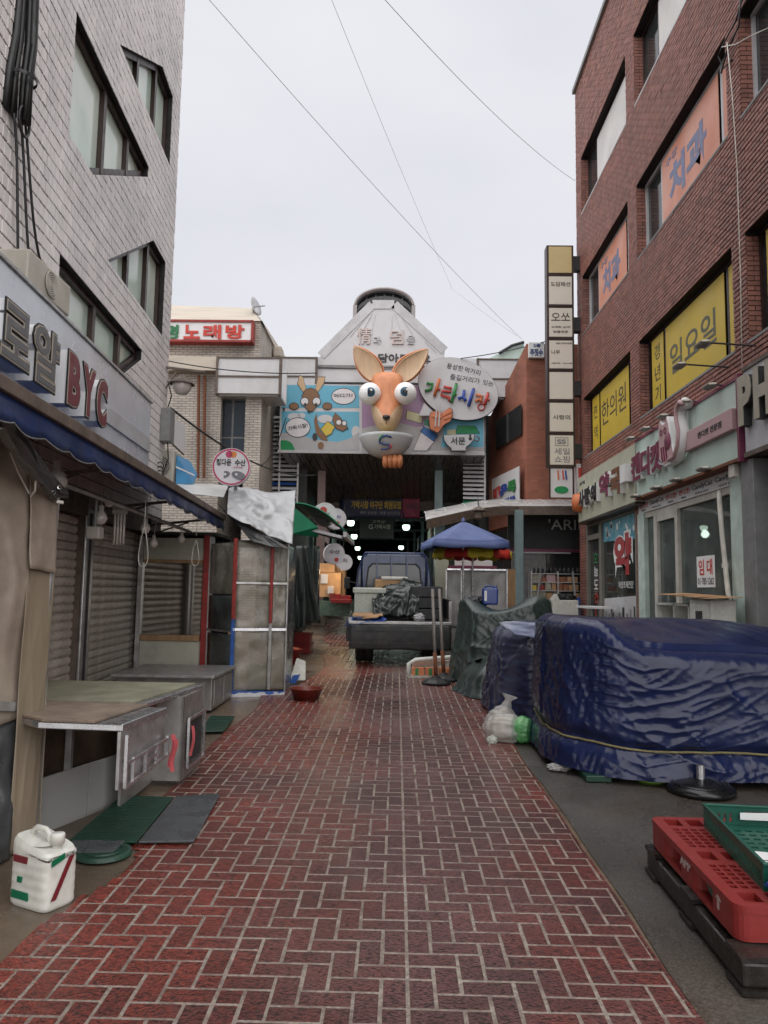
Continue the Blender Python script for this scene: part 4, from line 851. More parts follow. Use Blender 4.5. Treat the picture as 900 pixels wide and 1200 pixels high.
m = MB(); m.slab([q + Vector((0, 0, .02)), q + Vector((.22, .1, .02)), q + Vector((.2, .25, .28)), q + Vector((.08, .2, .33))], (.02, -.03, .01)); m.build('lid', MAT['white_plastic'], t, bevel=.01); m = MB(); m.slab([q + Vector((.02, -.02, 0)), q + Vector((.1, -.05, 0)), q + Vector((.16, .03, .12)), q + Vector((.05, .03, .1))], (.01, -.02, 0)); m.build('scrap', MAT['blue_paint'], t)
t = thing('pink_rope', 'thin pink rope hanging by the red tubs', 'rope', G(336, 770)); m = MB(); m.tube([D(336, 725, 11.6), D(341, 730, 11.55), D(342, 745, 11.5), D(341, 765, 11.5)], .008, 6); m.build('cord', MAT['pink'], t)

# karaoke building and the shops behind
brickmat('bg_brick', (.56, .52, .46), (.46, .42, .37), (.26, .23, .21), .22, .07, .012); mat('fascia_white', (.62, .62, .64), .4, .06, 1.5, dirt=.3, dscale=1.3, dcol=(.34, .33, .31)); mat('pane_blue', (.03, .045, .06), .08, .2, 1)
mat('roof_tan', (.42, .37, .31), .7, .1, 4, .2, 30, stretch=(.3, 1, 6))
kb = thing('karaoke_building', 'pale brick building with a sloped tan parapet behind the tiled one', 'building', D(250, 560, 21))
ul, ur = D(186, 418, 21), D(304, 418, 21); zt_ = D(304, 377, 21).z
m = MB(); m.box(ul.x - 1.5, ur.x, 21, 27, 5.5, zt_); m.build('upper_wall', MAT['bg_brick'], kb)
m = MB(); q0, q1, q2, q3 = Vector((ul.x - 1.5, 20.93, zt_)), Vector((ur.x + .06, 20.93, zt_)), D(296, 361, 21.9), D(180, 357, 21.9); m.slab([q0, q1, q2, q3], (0, .5, .0)); m.build('parapet', MAT['roof_tan'], kb)
m = MB(); m.slab([Vector((ur.x + .06, 20.93, zt_)), Vector((ur.x + .06, 27, zt_)), Vector((ur.x - .1, 27, q2.z)), q2], (-.05, 0, 0)); m.build('parapet_side', MAT['roof_tan'], kb)
m = MB(); m.slab([Vector((ul.x - 2.2, 20.3, D(200, 418, 20.5).z)), Vector((D(255, 418, 20.3).x, 20.3, D(255, 418, 20.3).z)), D(255, 434, 20.2), Vector((ul.x - 2.2, 20.2, D(200, 434, 20.2).z))], (0, .7, 0)); m.build('canopy_roof', MAT['roof_tan'], kb)
a_, b_ = D(190, 430, 20.5), D(256, 560, 20.5); m = MB(); m.box(a_.x - 1.5, b_.x, 20.5, 26, .3, a_.z); m.build('lower_wall', MAT['bg_brick'], kb)
a_, b_ = D(256, 468, 20.7), D(288, 540, 20.7); fo = MB(); fo.box(a_.x, b_.x, 20.75, 20.8, b_.z - .4, a_.z); fo = fo.build('window', MAT['grey'], kb)
for i in range(2):
    for j in range(2):
        w_ = (b_.x - a_.x) / 2; h_ = (a_.z - b_.z + .4) / 2; m = MB(); m.box(a_.x + w_ * i + .03, a_.x + w_ * (i+1) - .03, 20.72, 20.75, b_.z - .4 + h_ * j + .03, b_.z - .4 + h_ * (j+1) - .03); m.build('pane', MAT['pane_blue'], fo)
a_, b_ = D(288, 465, 20.5), D(303, 580, 20.5); m = MB(); m.box(a_.x, b_.x, 20.5, 24, .3, a_.z + .3); m.build('brick_pier', MAT['bg_brick'], kb)
a_ = D(303, 490, 21.5); m = MB(); m.box(b_.x, b_.x + 1.0, 23.0, 24, .3, a_.z + 1.3); m.build('recess', MAT['dark'], kb)
for px in (233, 240): m = MB(); m.tube([D(px, 440, 20.4), D(px - 1, 560, 20.4)], .04, 8); m.build('drainpipe', MAT['rust'], kb)
B('vent', MAT['roof_tan'], kb, D(320, 408, 23).x, D(330, 408, 23).x, 23, 23.5, D(320, 418, 23).z, D(320, 405, 23).z, bevel=.05)
t = thing('karaoke_sign', 'white box sign with red 노래방 lettering high on the pale brick building', 'sign', D(245, 388, 20.8))
a_, b_ = D(186, 377, 20.7), D(294, 399, 20.7); m = MB(); m.box(a_.x, b_.x, 20.7, 20.95, b_.z, a_.z); m.build('box', MAT['white'], t)
m = MB()
for bb in ((a_.x, b_.x + .03, a_.z, a_.z + .06), (a_.x, b_.x + .03, b_.z - .06, b_.z), (b_.x, b_.x + .06, b_.z - .06, a_.z + .06)): m.box(bb[0], bb[1], 20.66, 20.97, bb[2], bb[3])
m.build('frame', MAT['red_paint'], t)
mat('red_letter', (.52, .045, .03), .45, .1, 8); mat('green_letter', (.02, .16, .06), .45, .05)
for ch, p0, p1, mt in (('명', 193, 209, 'green_letter'), ('노', 215, 234, 'red_letter'), ('래', 238, 259, 'red_letter'), ('방', 264, 286, 'red_letter')):
    q = D(p0, 397, 20.69); txt('lettering', ch, MAT[mt], t, q, (1, 0, 0), UP, D(p1, 397, 20.69).x - q.x, .4, .02, .035)
t = thing('satellite_dish', 'grey satellite dish on the roof corner of the pale brick building', 'satellite dish', D(298, 366, 21.5)); p = D(297, 360, 21.5)
m = MB(); m.lathe([(0, 0), (.15, .02), (.28, .08), (.28, .095), (.15, .035), (0, .015)], p, 24, ax=(1, -.35, .3)); m.build('dish', MAT['light_grey'], t, True); m = MB(); m.bar(p, p + Vector((.35, -.12, .0)), .025); m.bar(p, p + Vector((.0, .05, -.5)), .04); m.build('arm', MAT['grey'], t)
def fascia(label, px0, px1, pys, d, ext=1.2):
    t = thing('fascia_board', label, 'fascia', D(px0, pys[-1], d)); x0, x1 = D(px0, pys[0], d).x, D(px1, pys[0], d).x
    for i in range(len(pys) - 1):
        z1, z0 = D((px0+px1)/2, pys[i], d).z, D((px0+px1)/2, pys[i+1], d).z; m = MB(); m.box(x0, x1, d, d + .12, z0 + .025, z1 - .025); m.build('panel', MAT['fascia_white'], t)
        m = MB(); m.box(x0 - .02, x1 + .02, d - .03, d + .06, z1 - .025, z1 + .015); m.build('trim', MAT['trim_brown'], t)
    z0 = D((px0+px1)/2, pys[-1], d).z; m = MB(); m.box(x0, x1, d + .12, d + ext, z0 - .02, z0 + .05); m.build('soffit', MAT['light_grey'], t); m = MB(); m.box(x0, x1, d + ext, d + ext + .1, z0, D((px0+px1)/2, pys[0], d).z); m.build('backing', MAT['fascia_white'], t)
    for px_ in (x0, x1): m = MB(); m.box(px_ - .03, px_ + .03, d - .035, d + .13, z0 - .02, D((px0+px1)/2, pys[0], d).z + .02); m.build('end_trim', MAT['trim_brown'], t)
fascia('long two tier white fascia board left of the market gate', 255, 329, (419, 441, 462), 20.2)
fascia('short white fascia board section tucked behind the mural top', 329, 371, (419, 441, 462), 22.35)
fascia('two tier white fascia board right of the kangaroo sign', 560, 612, (421, 444, 466), 22.35)
t = thing('louvre_screen', 'white horizontal louvre screen between the pale brick shop and the mural', 'louvre', D(320, 590, 22.6))
a_, b_ = D(308, 490, 22.6), D(348, 600, 22.6)
for i in range(22):
    z = b_.z + (a_.z - b_.z) * i / 21; m = MB(); m.slab([(a_.x, 22.6, z), (b_.x, 22.6, z), (b_.x, 22.7, z + .09), (a_.x, 22.7, z + .09)], (0, .012, 0)); m.build('slat', MAT['blue_paint'] if i == 6 else MAT['fascia_white'], t)
for x in (a_.x, (a_.x + b_.x) / 2, b_.x): m = MB(); m.bar((x, 22.58, b_.z), (x, 22.58, a_.z + .1), .05); m.build('stile', MAT['fascia_white'], t)
t = thing('louvre_screen', 'white louvre screen with green base between the gate and red brick shop', 'louvre', D(555, 590, 22.6))
a_, b_ = D(543, 535, 22.6), D(568, 590, 22.6)
for i in range(12):
    z = b_.z + (a_.z - b_.z) * i / 11; m = MB(); m.slab([(a_.x, 22.6, z), (b_.x, 22.6, z), (b_.x, 22.7, z + .09), (a_.x, 22.7, z + .09)], (0, .012, 0)); m.build('slat', MAT['awning_green'] if i == 0 else MAT['fascia_white'], t)
m = MB(); m.bar((b_.x, 22.58, b_.z), (b_.x, 22.58, a_.z + .1), .05); m.build('stile', MAT['fascia_white'], t)
# ================================================================== MARKET GATE
mat('sky_print', (.13, .42, .58), .5, .04); mat('grey_print', (.42, .42, .43), .5, .05); mat('purple_print', (.36, .24, .38), .5, .04); mat('kanga_brown', (.22, .11, .05), .5, .05); mat('yellow_print', (.62, .47, .06), .5, .03); mat('green_print', (.0, .25, .07), .5, .03); mat('cream_print', (.6, .58, .36), .5, .03); mat('orange_print', (.60, .20, .09), .5, .04); mat('bluecuff', (.03, .14, .42), .5, .03); mat('skin_print', (.55, .38, .22), .5, .03)
mat('outline', (.03, .03, .035), .5, 0); mat('gate_white', (.58, .58, .6), .4, .05, 1, dirt=.2, dscale=1.5, dcol=(.36, .35, .34))
mu = thing('mural_board', 'long painted billboard with cartoon panels across the market gate', 'billboard', D(448, 530, 22))
YM = 22.0
def W2(px, py, y=YM): return D(px, py, y)
a_, b_ = W2(329, 450), W2(567, 529); m = MB(); m.box(a_.x, b_.x, YM, YM + .2, W2(448, 529).z, W2(448, 451).z); m.build('board', MAT['gate_white'], mu)
m = MB(); m.box(a_.x - .03, b_.x + .03, YM - .04, YM + .22, W2(448, 529).z - .08, W2(448, 529).z); m.build('bottom_trim', MAT['light_grey'], mu)
def mp_(name, pts, mt, lay, th=.004, outline=False):
    y = YM - .004 * lay; P = [W2(px, py, y) for px, py in pts]
    if outline:
        c_ = sum(P, Vector()) / len(P); m = MB(); m.slab([c_ + (p - c_) * 1.0 + (p - c_).normalized() * .022 for p in P], (0, -.002, 0)); m.build(name + '_outline', MAT['outline'], mu)
        P = [p + Vector((0, -.003, 0)) for p in P]
    m = MB(); m.slab(P, (0, -th, 0)); return m.build(name, MAT[mt], mu)
def ell(cx, cy, rx, ry, n=22, a0=0, a1=2 * math.pi): return [(cx + rx * math.cos(a0 + (a1 - a0) * i / n), cy + ry * math.sin(a0 + (a1 - a0) * i / n)) for i in range(n)]
mp_('painted_sky', [(330, 451), (421, 452), (421, 478), (330, 478)], 'sky_print', 1); mp_('painted_sky', [(330, 482), (421, 482.5), (421, 527), (330, 527)], 'sky_print', 1)
mp_('painted_cloud', ell(345, 488, 8, 4), 'gate_white', 2); mp_('painted_cloud', ell(353, 487, 5, 3), 'gate_white', 2); mp_('painted_cloud', ell(417, 506, 5, 7), 'gate_white', 2)
mp_('painted_road', [(330, 507), (350, 509), (368, 515), (395, 518), (410, 514), (421, 506), (421, 527.5), (330, 527.5)], 'grey_print', 3)
mp_('painted_hill', [(329, 516), (336, 516), (342, 519), (346, 527.8), (329, 527.8)], 'green_print', 4)
mp_('speech_bubble', ell(402.5, 464.5, 13.5, 9) , 'sign_white', 3, outline=True); mp_('speech_bubble', ell(349, 501, 14, 11), 'sign_white', 5, outline=True)
q = W2(391, 466, YM - .03); txt('lettering', '어디가?', MAT['outline'], mu, q, (1, 0, 0), UP, .56, .12, .004, .01, tilt=2); q = W2(338, 505, YM - .04); txt('lettering', '가락시장!', MAT['outline'], mu, q, (1, 0, 0), UP, .58, .13, .004, .01, tilt=12)
# cartoon animal peering over the panel edge, another one running
for s in (-1, 1):
    mp_('painted_ear', [(364 + s * 5, 458), (364 + s * 9, 442), (364 + s * 15 + 2, 440 + 2 * (s > 0)), (364 + s * 15, 450), (364 + s * 9, 459)], 'skin_print', 4, outline=True)
    mp_('painted_paw', ell(364 + s * 19.5, 476, 5, 3.6), 'kanga_brown', 6, outline=True)
mp_('painted_head', [(354, 464), (358, 457), (364, 455), (370, 457), (374, 464), (372, 474), (366, 482), (362, 482), (356, 474)], 'kanga_brown', 6, outline=True)
for s in (-1, 1): mp_('painted_eye', ell(364 + s * 7, 470.5, 4.3, 4.3), 'sign_white', 8, outline=True); mp_('painted_pupil', ell(364 + s * 6.4, 473.5, 1.8, 1.2), 'outline', 10)
mp_('painted_nose', ell(362, 482, 1.8, 1.4), 'outline', 10)
mp_('painted_body', [(368, 492), (371, 484), (372, 494), (376, 506), (383, 512), (384, 517), (376, 515), (370, 507)], 'kanga_brown', 6); mp_('painted_shirt', [(376, 503), (384, 494), (392, 500), (388, 508), (382, 511)], 'yellow_print', 7, outline=True)
mp_('painted_cloud', ell(381, 491, 9, 5), 'gate_white', 4); mp_('painted_head', [(390, 492), (393, 484), (399, 490), (407, 501), (402, 505), (394, 502)], 'kanga_brown', 7, outline=True); mp_('painted_eye', ell(397, 495, 2.8, 2.8), 'sign_white', 9, outline=True); mp_('painted_eye', ell(403.5, 496, 2.3, 2.6), 'sign_white', 9, outline=True); mp_('painted_nose', ell(407, 502, 1.2, 1.2), 'outline', 9)
mp_('painted_shoe', ell(369, 512, 3, 4.5), 'brown_metal' if False else 'outline', 8); mp_('painted_shoe', ell(376, 522, 3.6, 4), 'kanga_brown', 8)
mp_('painted_wall', [(424, 452), (490, 452), (503, 474), (497, 500), (424, 504)], 'purple_print', 1); mp_('painted_road', [(424, 502), (462, 494), (505, 505), (505, 528), (424, 528)], 'grey_print', 2)
mp_('painted_stall', [(477, 481), (495, 486), (494, 496), (476, 491)], 'cream_print', 3, outline=True); mp_('painted_stall', [(497, 491), (506, 494), (505, 500), (497, 498)], 'awning_green', 3)
mp_('painted_sky', [(516, 490), (566.5, 490), (566.5, 524), (516, 524)], 'sky_print', 1); mp_('painted_roof', [(537, 499), (556, 499), (562, 508), (534, 508)], 'green_print', 3, outline=True); mp_('painted_stall', [(524, 504), (534, 503), (534, 510), (524, 509)], 'cream_print', 3)
mp_('painted_road', [(505, 506), (520, 500), (516, 528), (500, 528)], 'grey_print', 2); mp_('painted_path', [(516, 524), (566.5, 524), (566.5, 528), (516, 528)], 'grey_print', 2)
mp_('painted_sleeve', [(484, 528), (494, 506), (509, 517), (500, 528)], 'sign_white', 5, outline=True); mp_('painted_cuff', [(493, 506), (497, 500), (513, 510), (508, 517)], 'bluecuff', 7, outline=True)
# speech-balloon sign
bs = thing('balloon_sign', 'oval white speech balloon sign with coloured 3D letters beside the kangaroo head', 'sign', D(537, 475, 21.8)); YB = 21.72
Pb = [W2(*p, YB) for p in ell(537, 456, 46.5, 36.5, 48)]
Pb = [W2(*p, YB) for p in [(537 + 46.5 * math.cos(a) + (4 * math.sin(a)), 455.5 + 36.3 * math.sin(a) + 5 * math.cos(a)) for a in [2 * math.pi * i / 48 for i in range(48)]]]
m = MB(); m.slab(Pb, (0, .14, 0)); m.build('panel', MAT['gate_white'], bs); c_ = sum(Pb, Vector()) / 48
m = MB(); m.slab([c_ + (p - c_) * 1.012 + Vector((0, .02, 0)) for p in Pb], (0, .1, 0)); m.build('edge', MAT['outline'], bs)
m = MB(); m.slab([W2(497, 472, YB), W2(491, 487, YB), W2(512, 487, YB)], (0, .12, 0)); m.build('tail', MAT['gate_white'], bs)
for body, px, py, w_, h_, tl in (('풍성한', 523, 431.5, .48, .16, -11), ('먹거리', 544, 436, .46, .16, -13), ('즐길거리가', 527, 444.5, .86, .17, -9), ('있는', 565.5, 450.5, .30, .15, -11)):
    txt('lettering', body, MAT['outline'], bs, W2(px, py, YB - .003), (1, 0, 0), UP, w_, h_, .006, .0, tilt=tl)
mat('l_green', (.03, .22, .06), .45, .08); mat('l_red', (.5, .06, .05), .45, .08); mat('l_blue', (.03, .07, .35), .45, .08); mat('l_orange', (.55, .15, .05), .45, .08)
YL = YB - .02
def stroke(name, pts, r, mt): m = MB(); m.tube([W2(*p, YL - .05) for p in pts], r, 8); return m.build(name, MAT[mt], bs, True)
stroke('letter_stroke', [(500, 449), (507, 450), (505, 456), (498, 458)], .045, 'l_green'); stroke('letter_stroke', [(515, 444), (509, 464)], .045, 'l_orange'); stroke('letter_stroke', [(512, 455), (516, 457)], .035, 'l_red')
stroke('letter_stroke', [(520, 453), (529, 455), (528, 459), (518, 458), (517, 463), (527, 466), (526, 470)], .04, 'l_red'); stroke('letter_stroke', [(535, 450), (529, 472)], .045, 'l_green'); stroke('letter_stroke', [(532, 461), (535, 463)], .035, 'l_green')
stroke('letter_stroke', [(544, 458), (543, 465), (537, 467)], .045, 'l_blue'); stroke('letter_stroke', [(543, 465), (546, 470)], .045, 'l_blue'); stroke('letter_stroke', [(555, 456), (549, 476)], .048, 'l_blue')
stroke('letter_stroke', [(558, 462), (566, 465), (562, 468), (557, 470)], .042, 'l_orange'); stroke('letter_stroke', [(562, 467), (565, 471)], .042, 'l_orange'); stroke('letter_stroke', [(572, 461), (568, 474)], .045, 'l_red'); stroke('letter_stroke', [(571, 468), (574, 469)], .035, 'l_red')
m = MB(); m.lathe([(.075, 0), (.095, .05), (.115, 0)], W2(564, 477, YL), 20, ax=(0, -1, 0)); m.build('letter_stroke', MAT['l_red'], bs, True)
for k, (px, py) in enumerate(((515, 444), (535, 449), (544, 457), (555, 455), (572, 460))): m = MB(); m.lathe([(0, .03), (.045, 0), (0, -.03)], W2(px, py, YL - .05), 10, ax=(0, 0, 1)); m.build('letter_tip', MAT['letter_beige'], bs)
# fist with chopsticks
ft = thing('fist_cutout', 'orange painted fist holding chopsticks in front of the balloon sign', 'cutout', D(515, 495, 21.6)); YF = 21.62
for nm, pts, dy in (('hand', [(504, 501), (503, 490), (505, 483), (512, 481), (518, 484), (526, 478), (530, 480), (530, 489), (527, 494), (521, 497), (513, 507), (505, 503)], 0), ('finger', [(506, 487), (511, 486), (518, 488), (517, 490), (507, 489)], .03), ('finger', [(518, 486), (529, 479.5), (529.5, 483), (520, 488)], .03), ('finger', [(519, 489), (529.5, 485), (529, 489), (520, 492)], .03)):
    P = [W2(px, py, YF - dy) for px, py in pts]; m = MB(); m.slab(P, (0, .08, 0)); m.build(nm, MAT['orange_print'], ft, bevel=.01)
    if nm == 'hand': c_ = sum(P, Vector()) / len(P); m = MB(); m.slab([c_ + (p - c_) * 1.05 + Vector((0, .03, 0)) for p in P], (0, .03, 0)); m.build('outline', MAT['outline'], ft)
for x in (512, 516): m = MB(); m.bar(W2(x, 472, YF - .02), W2(x - 2, 500, YF - .05), .035); m.build('chopstick', MAT['light_grey'], ft)
# cup sign
cs = thing('cup_sign', 'grey cup shaped sign with dark 서문 lettering at the billboard corner', 'sign', D(540, 520, 21.7)); YC = 21.7
P = [W2(*p, YC) for p in [(520, 510), (556, 509), (555, 515), (551, 520), (546, 524), (546, 528), (529, 528), (529, 525), (524, 521), (521, 516)]]; m = MB(); m.slab(P, (0, .1, 0)); m.build('panel', MAT['light_grey'], cs, bevel=.01)
c_ = sum(P, Vector()) / len(P); m = MB(); m.slab([c_ + (p - c_) * 1.05 + Vector((0, .03, 0)) for p in P], (0, .06, 0)); m.build('edge', MAT['outline'], cs)
txt('lettering', '서문', MAT['outline'], cs, W2(528, 521, YC - .003), (1, 0, 0), UP, .42, .22, .01, .02)
m = MB(); m.lathe([(.05, -.02), (.09, 0), (.05, .02), (.05, -.02)], W2(558.5, 514, YC + .03), 16, ax=(0, -1, 0)); m.build('handle', MAT['grey'], cs, True); m = MB(); m.lathe([(0, .02), (.05, .01), (.05, 0)], W2(551, 514, YC - .002), 12, ax=(0, -1, 0)); m.lathe([(0, .02), (.035, .01), (.035, 0)], W2(551, 510.5, YC - .002), 12, ax=(0, -1, 0)); m.build('bean', MAT['outline'], cs)

# ------------------------------------------------------------------ kangaroo head sculpture
mat('kr_orange', (.60, .23, .10), .5, .12, 4, .08, 30, dirt=.22, dscale=3, dcol=(.28, .10, .05), stretch=(2, 2, .5)); mat('kr_cream', (.58, .41, .26), .5, .1, 4, dirt=.2, dscale=3, dcol=(.34, .24, .16), stretch=(2, 2, .5)); mat('kr_iris', (.03, .1, .17), .25, .1); mat('bowl_grey', (.5, .52, .53), .35, .06, 2); mat('logo_blue', (.03, .06, .2), .4, 0)
kr = thing('kangaroo_head', 'big orange kangaroo head sculpture with bulging white eyes over the market gate', 'sculpture', D(454, 545, 21.3))
YK = 21.2; C0 = D(453.5, 470, YK); PXM = YK / FPX       # metres per pixel of the photo at this distance
prof = [(-36.5, 2, .02, .2), (-35.8, 8, .1, .4), (-34, 12.5, .18, .5), (-31, 15.5, .27, .5), (-26, 17, .36, .52), (-18, 16.5, .42, .54), (-8, 15.5, .46, .55), (2, 16.5, .52, .55), (10, 16.8, .6, .5), (18, 15.5, .7, .42), (26, 13, .78, .32), (32, 10, .80, .26), (36, 6.5, .76, .2), (38, 2, .7, .16)]
def khead(u, v):
    q = v * (len(prof) - 1); i = min(len(prof) - 2, int(q)); f = q - i; f = f * f * (3 - 2 * f) * .3 + f * .7
    dy, hw, fr, bk = [prof[i][k] + (prof[i+1][k] - prof[i][k]) * f for k in range(4)]
    a = u * 2 * math.pi; ca, sa = math.cos(a), math.sin(a)
    y = -fr * abs(sa) ** .85 if sa < 0 else bk * sa
    return C0 + Vector((hw * 1.13 * PXM * math.copysign(abs(ca) ** .8, ca), y + .1, -dy * PXM))
m = MB(); NU, NV = 48, 44
m.grid(NU, NV, khead, True)
for k, f in enumerate(m.F):
    c_ = sum((m.V[i] for i in f), Vector()) / 4 - C0; dyp = -c_.z / PXM; xp = abs(c_.x / PXM)
    lim = 18 if dyp < 4 else max(3.2, 16.5 - (dyp - 4) * .62)
    m.M[k] = 1 if (xp > lim or (dyp > 29)) and dyp > 2 else 0
m.add([khead(i / NU, 0) for i in range(NU)], [tuple(range(NU))]); m.add([khead(i / NU, 1) for i in range(NU)][::-1], [tuple(range(NU))]); m.M[-1] = 1
m.build('head', [MAT['kr_orange'], MAT['kr_cream']], kr, True, merge=True)
def ear(s):
    base = C0 + Vector((s * 9.5 * PXM, .12, 27 * PXM)); tip = C0 + Vector(((-40.5 if s < 0 else 48) * PXM, .1, (68.5 if s < 0 else 65.5) * PXM)); ax = tip - base; L0 = ax.length; ax.normalize(); side = Vector((0, -1, 0)).cross(ax).normalized()
    def outer(u, v, k=1.0, dz=0):
        t = v; wdt = 12.5 * PXM * k * (math.sin(math.pi * min(1, t ** .8 * .98 + .02)) ** .75) * (1 if t < .5 else 1) + .06 * (1 - t) * k
        a = (u - .5) * math.pi; off = math.sin(a) * wdt; dep = -math.cos(a) * wdt * .35
        return base + ax * (L0 * t) + side * off + Vector((0, -dep * .9 + dz, 0))
    m = MB(); m.grid(16, 24, outer); o = m.build('ear', MAT['kr_orange'], kr, True, thick=.05)
    m = MB(); m.grid(14, 22, lambda u, v: outer(u, .06 + .92 * v, .86, -.06) - side * s * .02); m.build('inner_ear', MAT['kr_cream'], o, True, thick=.02)
ear(-1); ear(1)
for s, px, py in ((-1, 433.5, 461.5), (1, 475, 461)):
    e = D(px, py, YK - .32); r = 13.4 * (YK - .32) / FPX
    m = MB(); m.lathe([(r * math.sin(t), -r * math.cos(t)) for t in [math.pi * i / 16 for i in range(17)]], e, 28); o = m.build('eye', MAT['white_clean'], kr, True)
    d_ = Vector((.02, -1, -.08)).normalized()
    for nm, r1, mt, k in (('iris', .42, 'kr_iris', 1.004), ('pupil', .22, 'black_gloss', 1.01)):
        m = MB(); m.lathe([(r * k * math.sin(t), r * k * math.cos(t)) for t in [math.asin(r1) * i / 8 for i in range(9)]], e + Vector((.03 * s * -.5, 0, 0)), 24, ax=d_); m.build(nm, MAT[mt], o, True)
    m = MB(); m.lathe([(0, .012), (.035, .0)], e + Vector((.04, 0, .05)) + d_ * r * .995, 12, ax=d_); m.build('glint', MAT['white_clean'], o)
n_ = C0 + Vector((0, -.72, -27 * PXM)); m = MB(); m.lathe([(0, -.09), (.06, -.06), (.11, 0), (.09, .06), (0, .08)], n_, 18, ax=(0, -.25, 1)); m.build('nose', MAT['black_gloss'], kr, True)
m = MB(); m.tube([C0 + Vector((.0, -.73, -31 * PXM)), C0 + Vector((0, -.72, -35 * PXM))], .012, 6); m.build('mouth_line', MAT['rust'], kr)
bc = D(452.5, 512, YK - .15); m = MB(); R1 = 33 * (YK - .15) / FPX
m.lathe([(0.001, -R1 * .78), (R1 * .3, -R1 * .76), (R1 * .6, -R1 * .62), (R1 * .85, -R1 * .36), (R1 * .97, -R1 * .1), (R1, 0), (R1 * .93, .0), (R1 * .85, -.1), (0.001, -.12)], bc, 40); bw_ = m.build('soup_bowl', MAT['bowl_grey'], kr, True)
m = MB(); m.grid(30, 8, lambda u, v: bc + Vector(((v * R1 * .85) * math.cos(u * 6.283), (v * R1 * .85) * math.sin(u * 6.283), .0 + .07 * noise.noise((u * 9, v * 5, 1)))), True); m.build('noodles', MAT['cream_print'], bw_, True)
def logo(pts, mt): 
    m = MB(); m.tube([bc + Vector((x * R1, -math.sqrt(max(0.01, 1 - x*x - .55*z*z)) * R1 * (.985 - .15 * abs(z)), z * R1)) for x, z in pts], .028, 6); m.build('logo_stroke', MAT[mt], bw_, True)
logo([(.2, -.2), (.02, -.14), (-.18, -.22), (-.22, -.38), (-.05, -.44), (.12, -.44), (.16, -.54), (-.02, -.6), (-.16, -.58)], 'logo_blue'); logo([(-.1, -.12), (-.18, -.2), (-.22, -.3)], 'l_green'); logo([(.16, -.44), (.2, -.52), (.12, -.58)], 'l_red')
fp = D(460, 540, YK - .35)
for k in range(4):
    x = fp.x + (k - 1.5) * .13; m = MB(); m.tube([Vector((x, fp.y + .15, fp.z + .1)), Vector((x, fp.y - .08, fp.z + .08)), Vector((x, fp.y - .16, fp.z - .02)), Vector((x, fp.y - .06, fp.z - .13)), Vector((x, fp.y + .1, fp.z - .14))], [.075, .08, .08, .075, .06], 10); m.build('finger', MAT['kr_orange'], kr, True)
m = MB(); m.lathe([(.29 * math.sin(t), .16 * math.cos(t)) for t in [math.pi * i / 10 for i in range(11)]], fp + Vector((0, .12, 0)), 18); m.build('paw', MAT['kr_orange'], kr, True)
m = MB(); m.bar(C0 + Vector((0, .3, 0)), C0 + Vector((0, .9, 0)), .3); m.bar(bc + Vector((0, .2, -.1)), bc + Vector((0, .75, -.1)), .2); m.build('mount', MAT['grey'], kr)

# gable, roof lantern, soffit, columns
gt = thing('market_gate', 'white gabled arcade gate with a curved glass roof lantern and dark soffit', 'gate', (-.5, 23, .5))
YG = 22.6; P = [W2(*p, YG) for p in [(376, 432), (376, 417), (436.5, 357), (462, 357), (521, 411), (521, 432)]]; m = MB(); m.slab(P, (0, .25, 0)); m.build('gable', MAT['gate_white'], gt)
for i in range(1, 5):
    m = MB(); m.bar(P[i] + Vector((0, -.01, 0)), P[(i + 1) % 6] + Vector((0, -.01, 0)), .03, .27) if i < 4 else None; 
    if m.V: m.build('gable_trim', MAT['light_grey'], gt)
m = MB(); a_, b_ = W2(372, 431, YG - .1), W2(523, 449, YG - .1); m.box(a_.x, b_.x, YG - .1, YG + .3, b_.z, a_.z); m.build('band', MAT['gate_white'], gt)
m = MB(); m.box(a_.x, b_.x, YG - .14, YG - .02, a_.z - .02, a_.z + .08); m.build('band_trim', MAT['grey'], gt)
mat('relief', (.55, .47, .45), .5, .05)
for body, px, py, w_, h_, mt in (('情', 418.5, 403.5, .42, .52, 'relief'), ('과', 437.5, 403.5, .22, .24, 'light_grey'), ('덤', 457, 403.5, .40, .44, 'relief'), ('을', 476.5, 403.5, .24, .27, 'light_grey')):
    txt('relief_letter', body, MAT[mt], gt, W2(px, py, YG - .002), (1, 0, 0), UP, w_, h_, .05, .01)
txt('lettering', '담아드려요', MAT['outline'], gt, W2(443, 425, YG - .002), (1, 0, 0), UP, 1.58, .28, .02, .03)
for k, (px0, px1, bx, by) in enumerate(((436, 428, 424, 390), (440, 436, 436, 388), (433, 420, 410, 395), (460, 458, 459, 388), (463, 466, 470, 390), (468, 478, 486, 396), (396, 388, 384, 412), (498, 505, 512, 414))):
    m = MB(); m.bar(W2(px0, 368 if px0 > 410 and px0 < 480 else 400, YG - .004), W2(bx, by, YG - .004), .03, .008); m.build('ray_line', MAT['light_grey'], gt)
mat('lantern_dark', (.05, .05, .055), .3, .15, 5); mat('lantern_rim', (.30, .27, .26), .5, .1)
YA = 23.6; cA = W2(450, 375, YA); rA = 35.5 * YA / FPX; zA = W2(450, 357.5, YA).z; zT = W2(450, 337.5, YA).z; zB = W2(450, 378, YA).z
arc = [(-rA * math.cos(math.pi * i / 24), zA + (zT - zA) * math.sin(math.pi * i / 24)) for i in range(25)]
for nm, k0, mt, dy in (('lantern_roof', 1.0, 'lantern_rim', 0),):
    m = MB(); m.grid(24, 1, lambda u, v: (cA.x + arc[round(u * 24)][0], YA + 8 * v, arc[round(u * 24)][1])); m.build(nm, MAT[mt], gt, True, thick=.06)
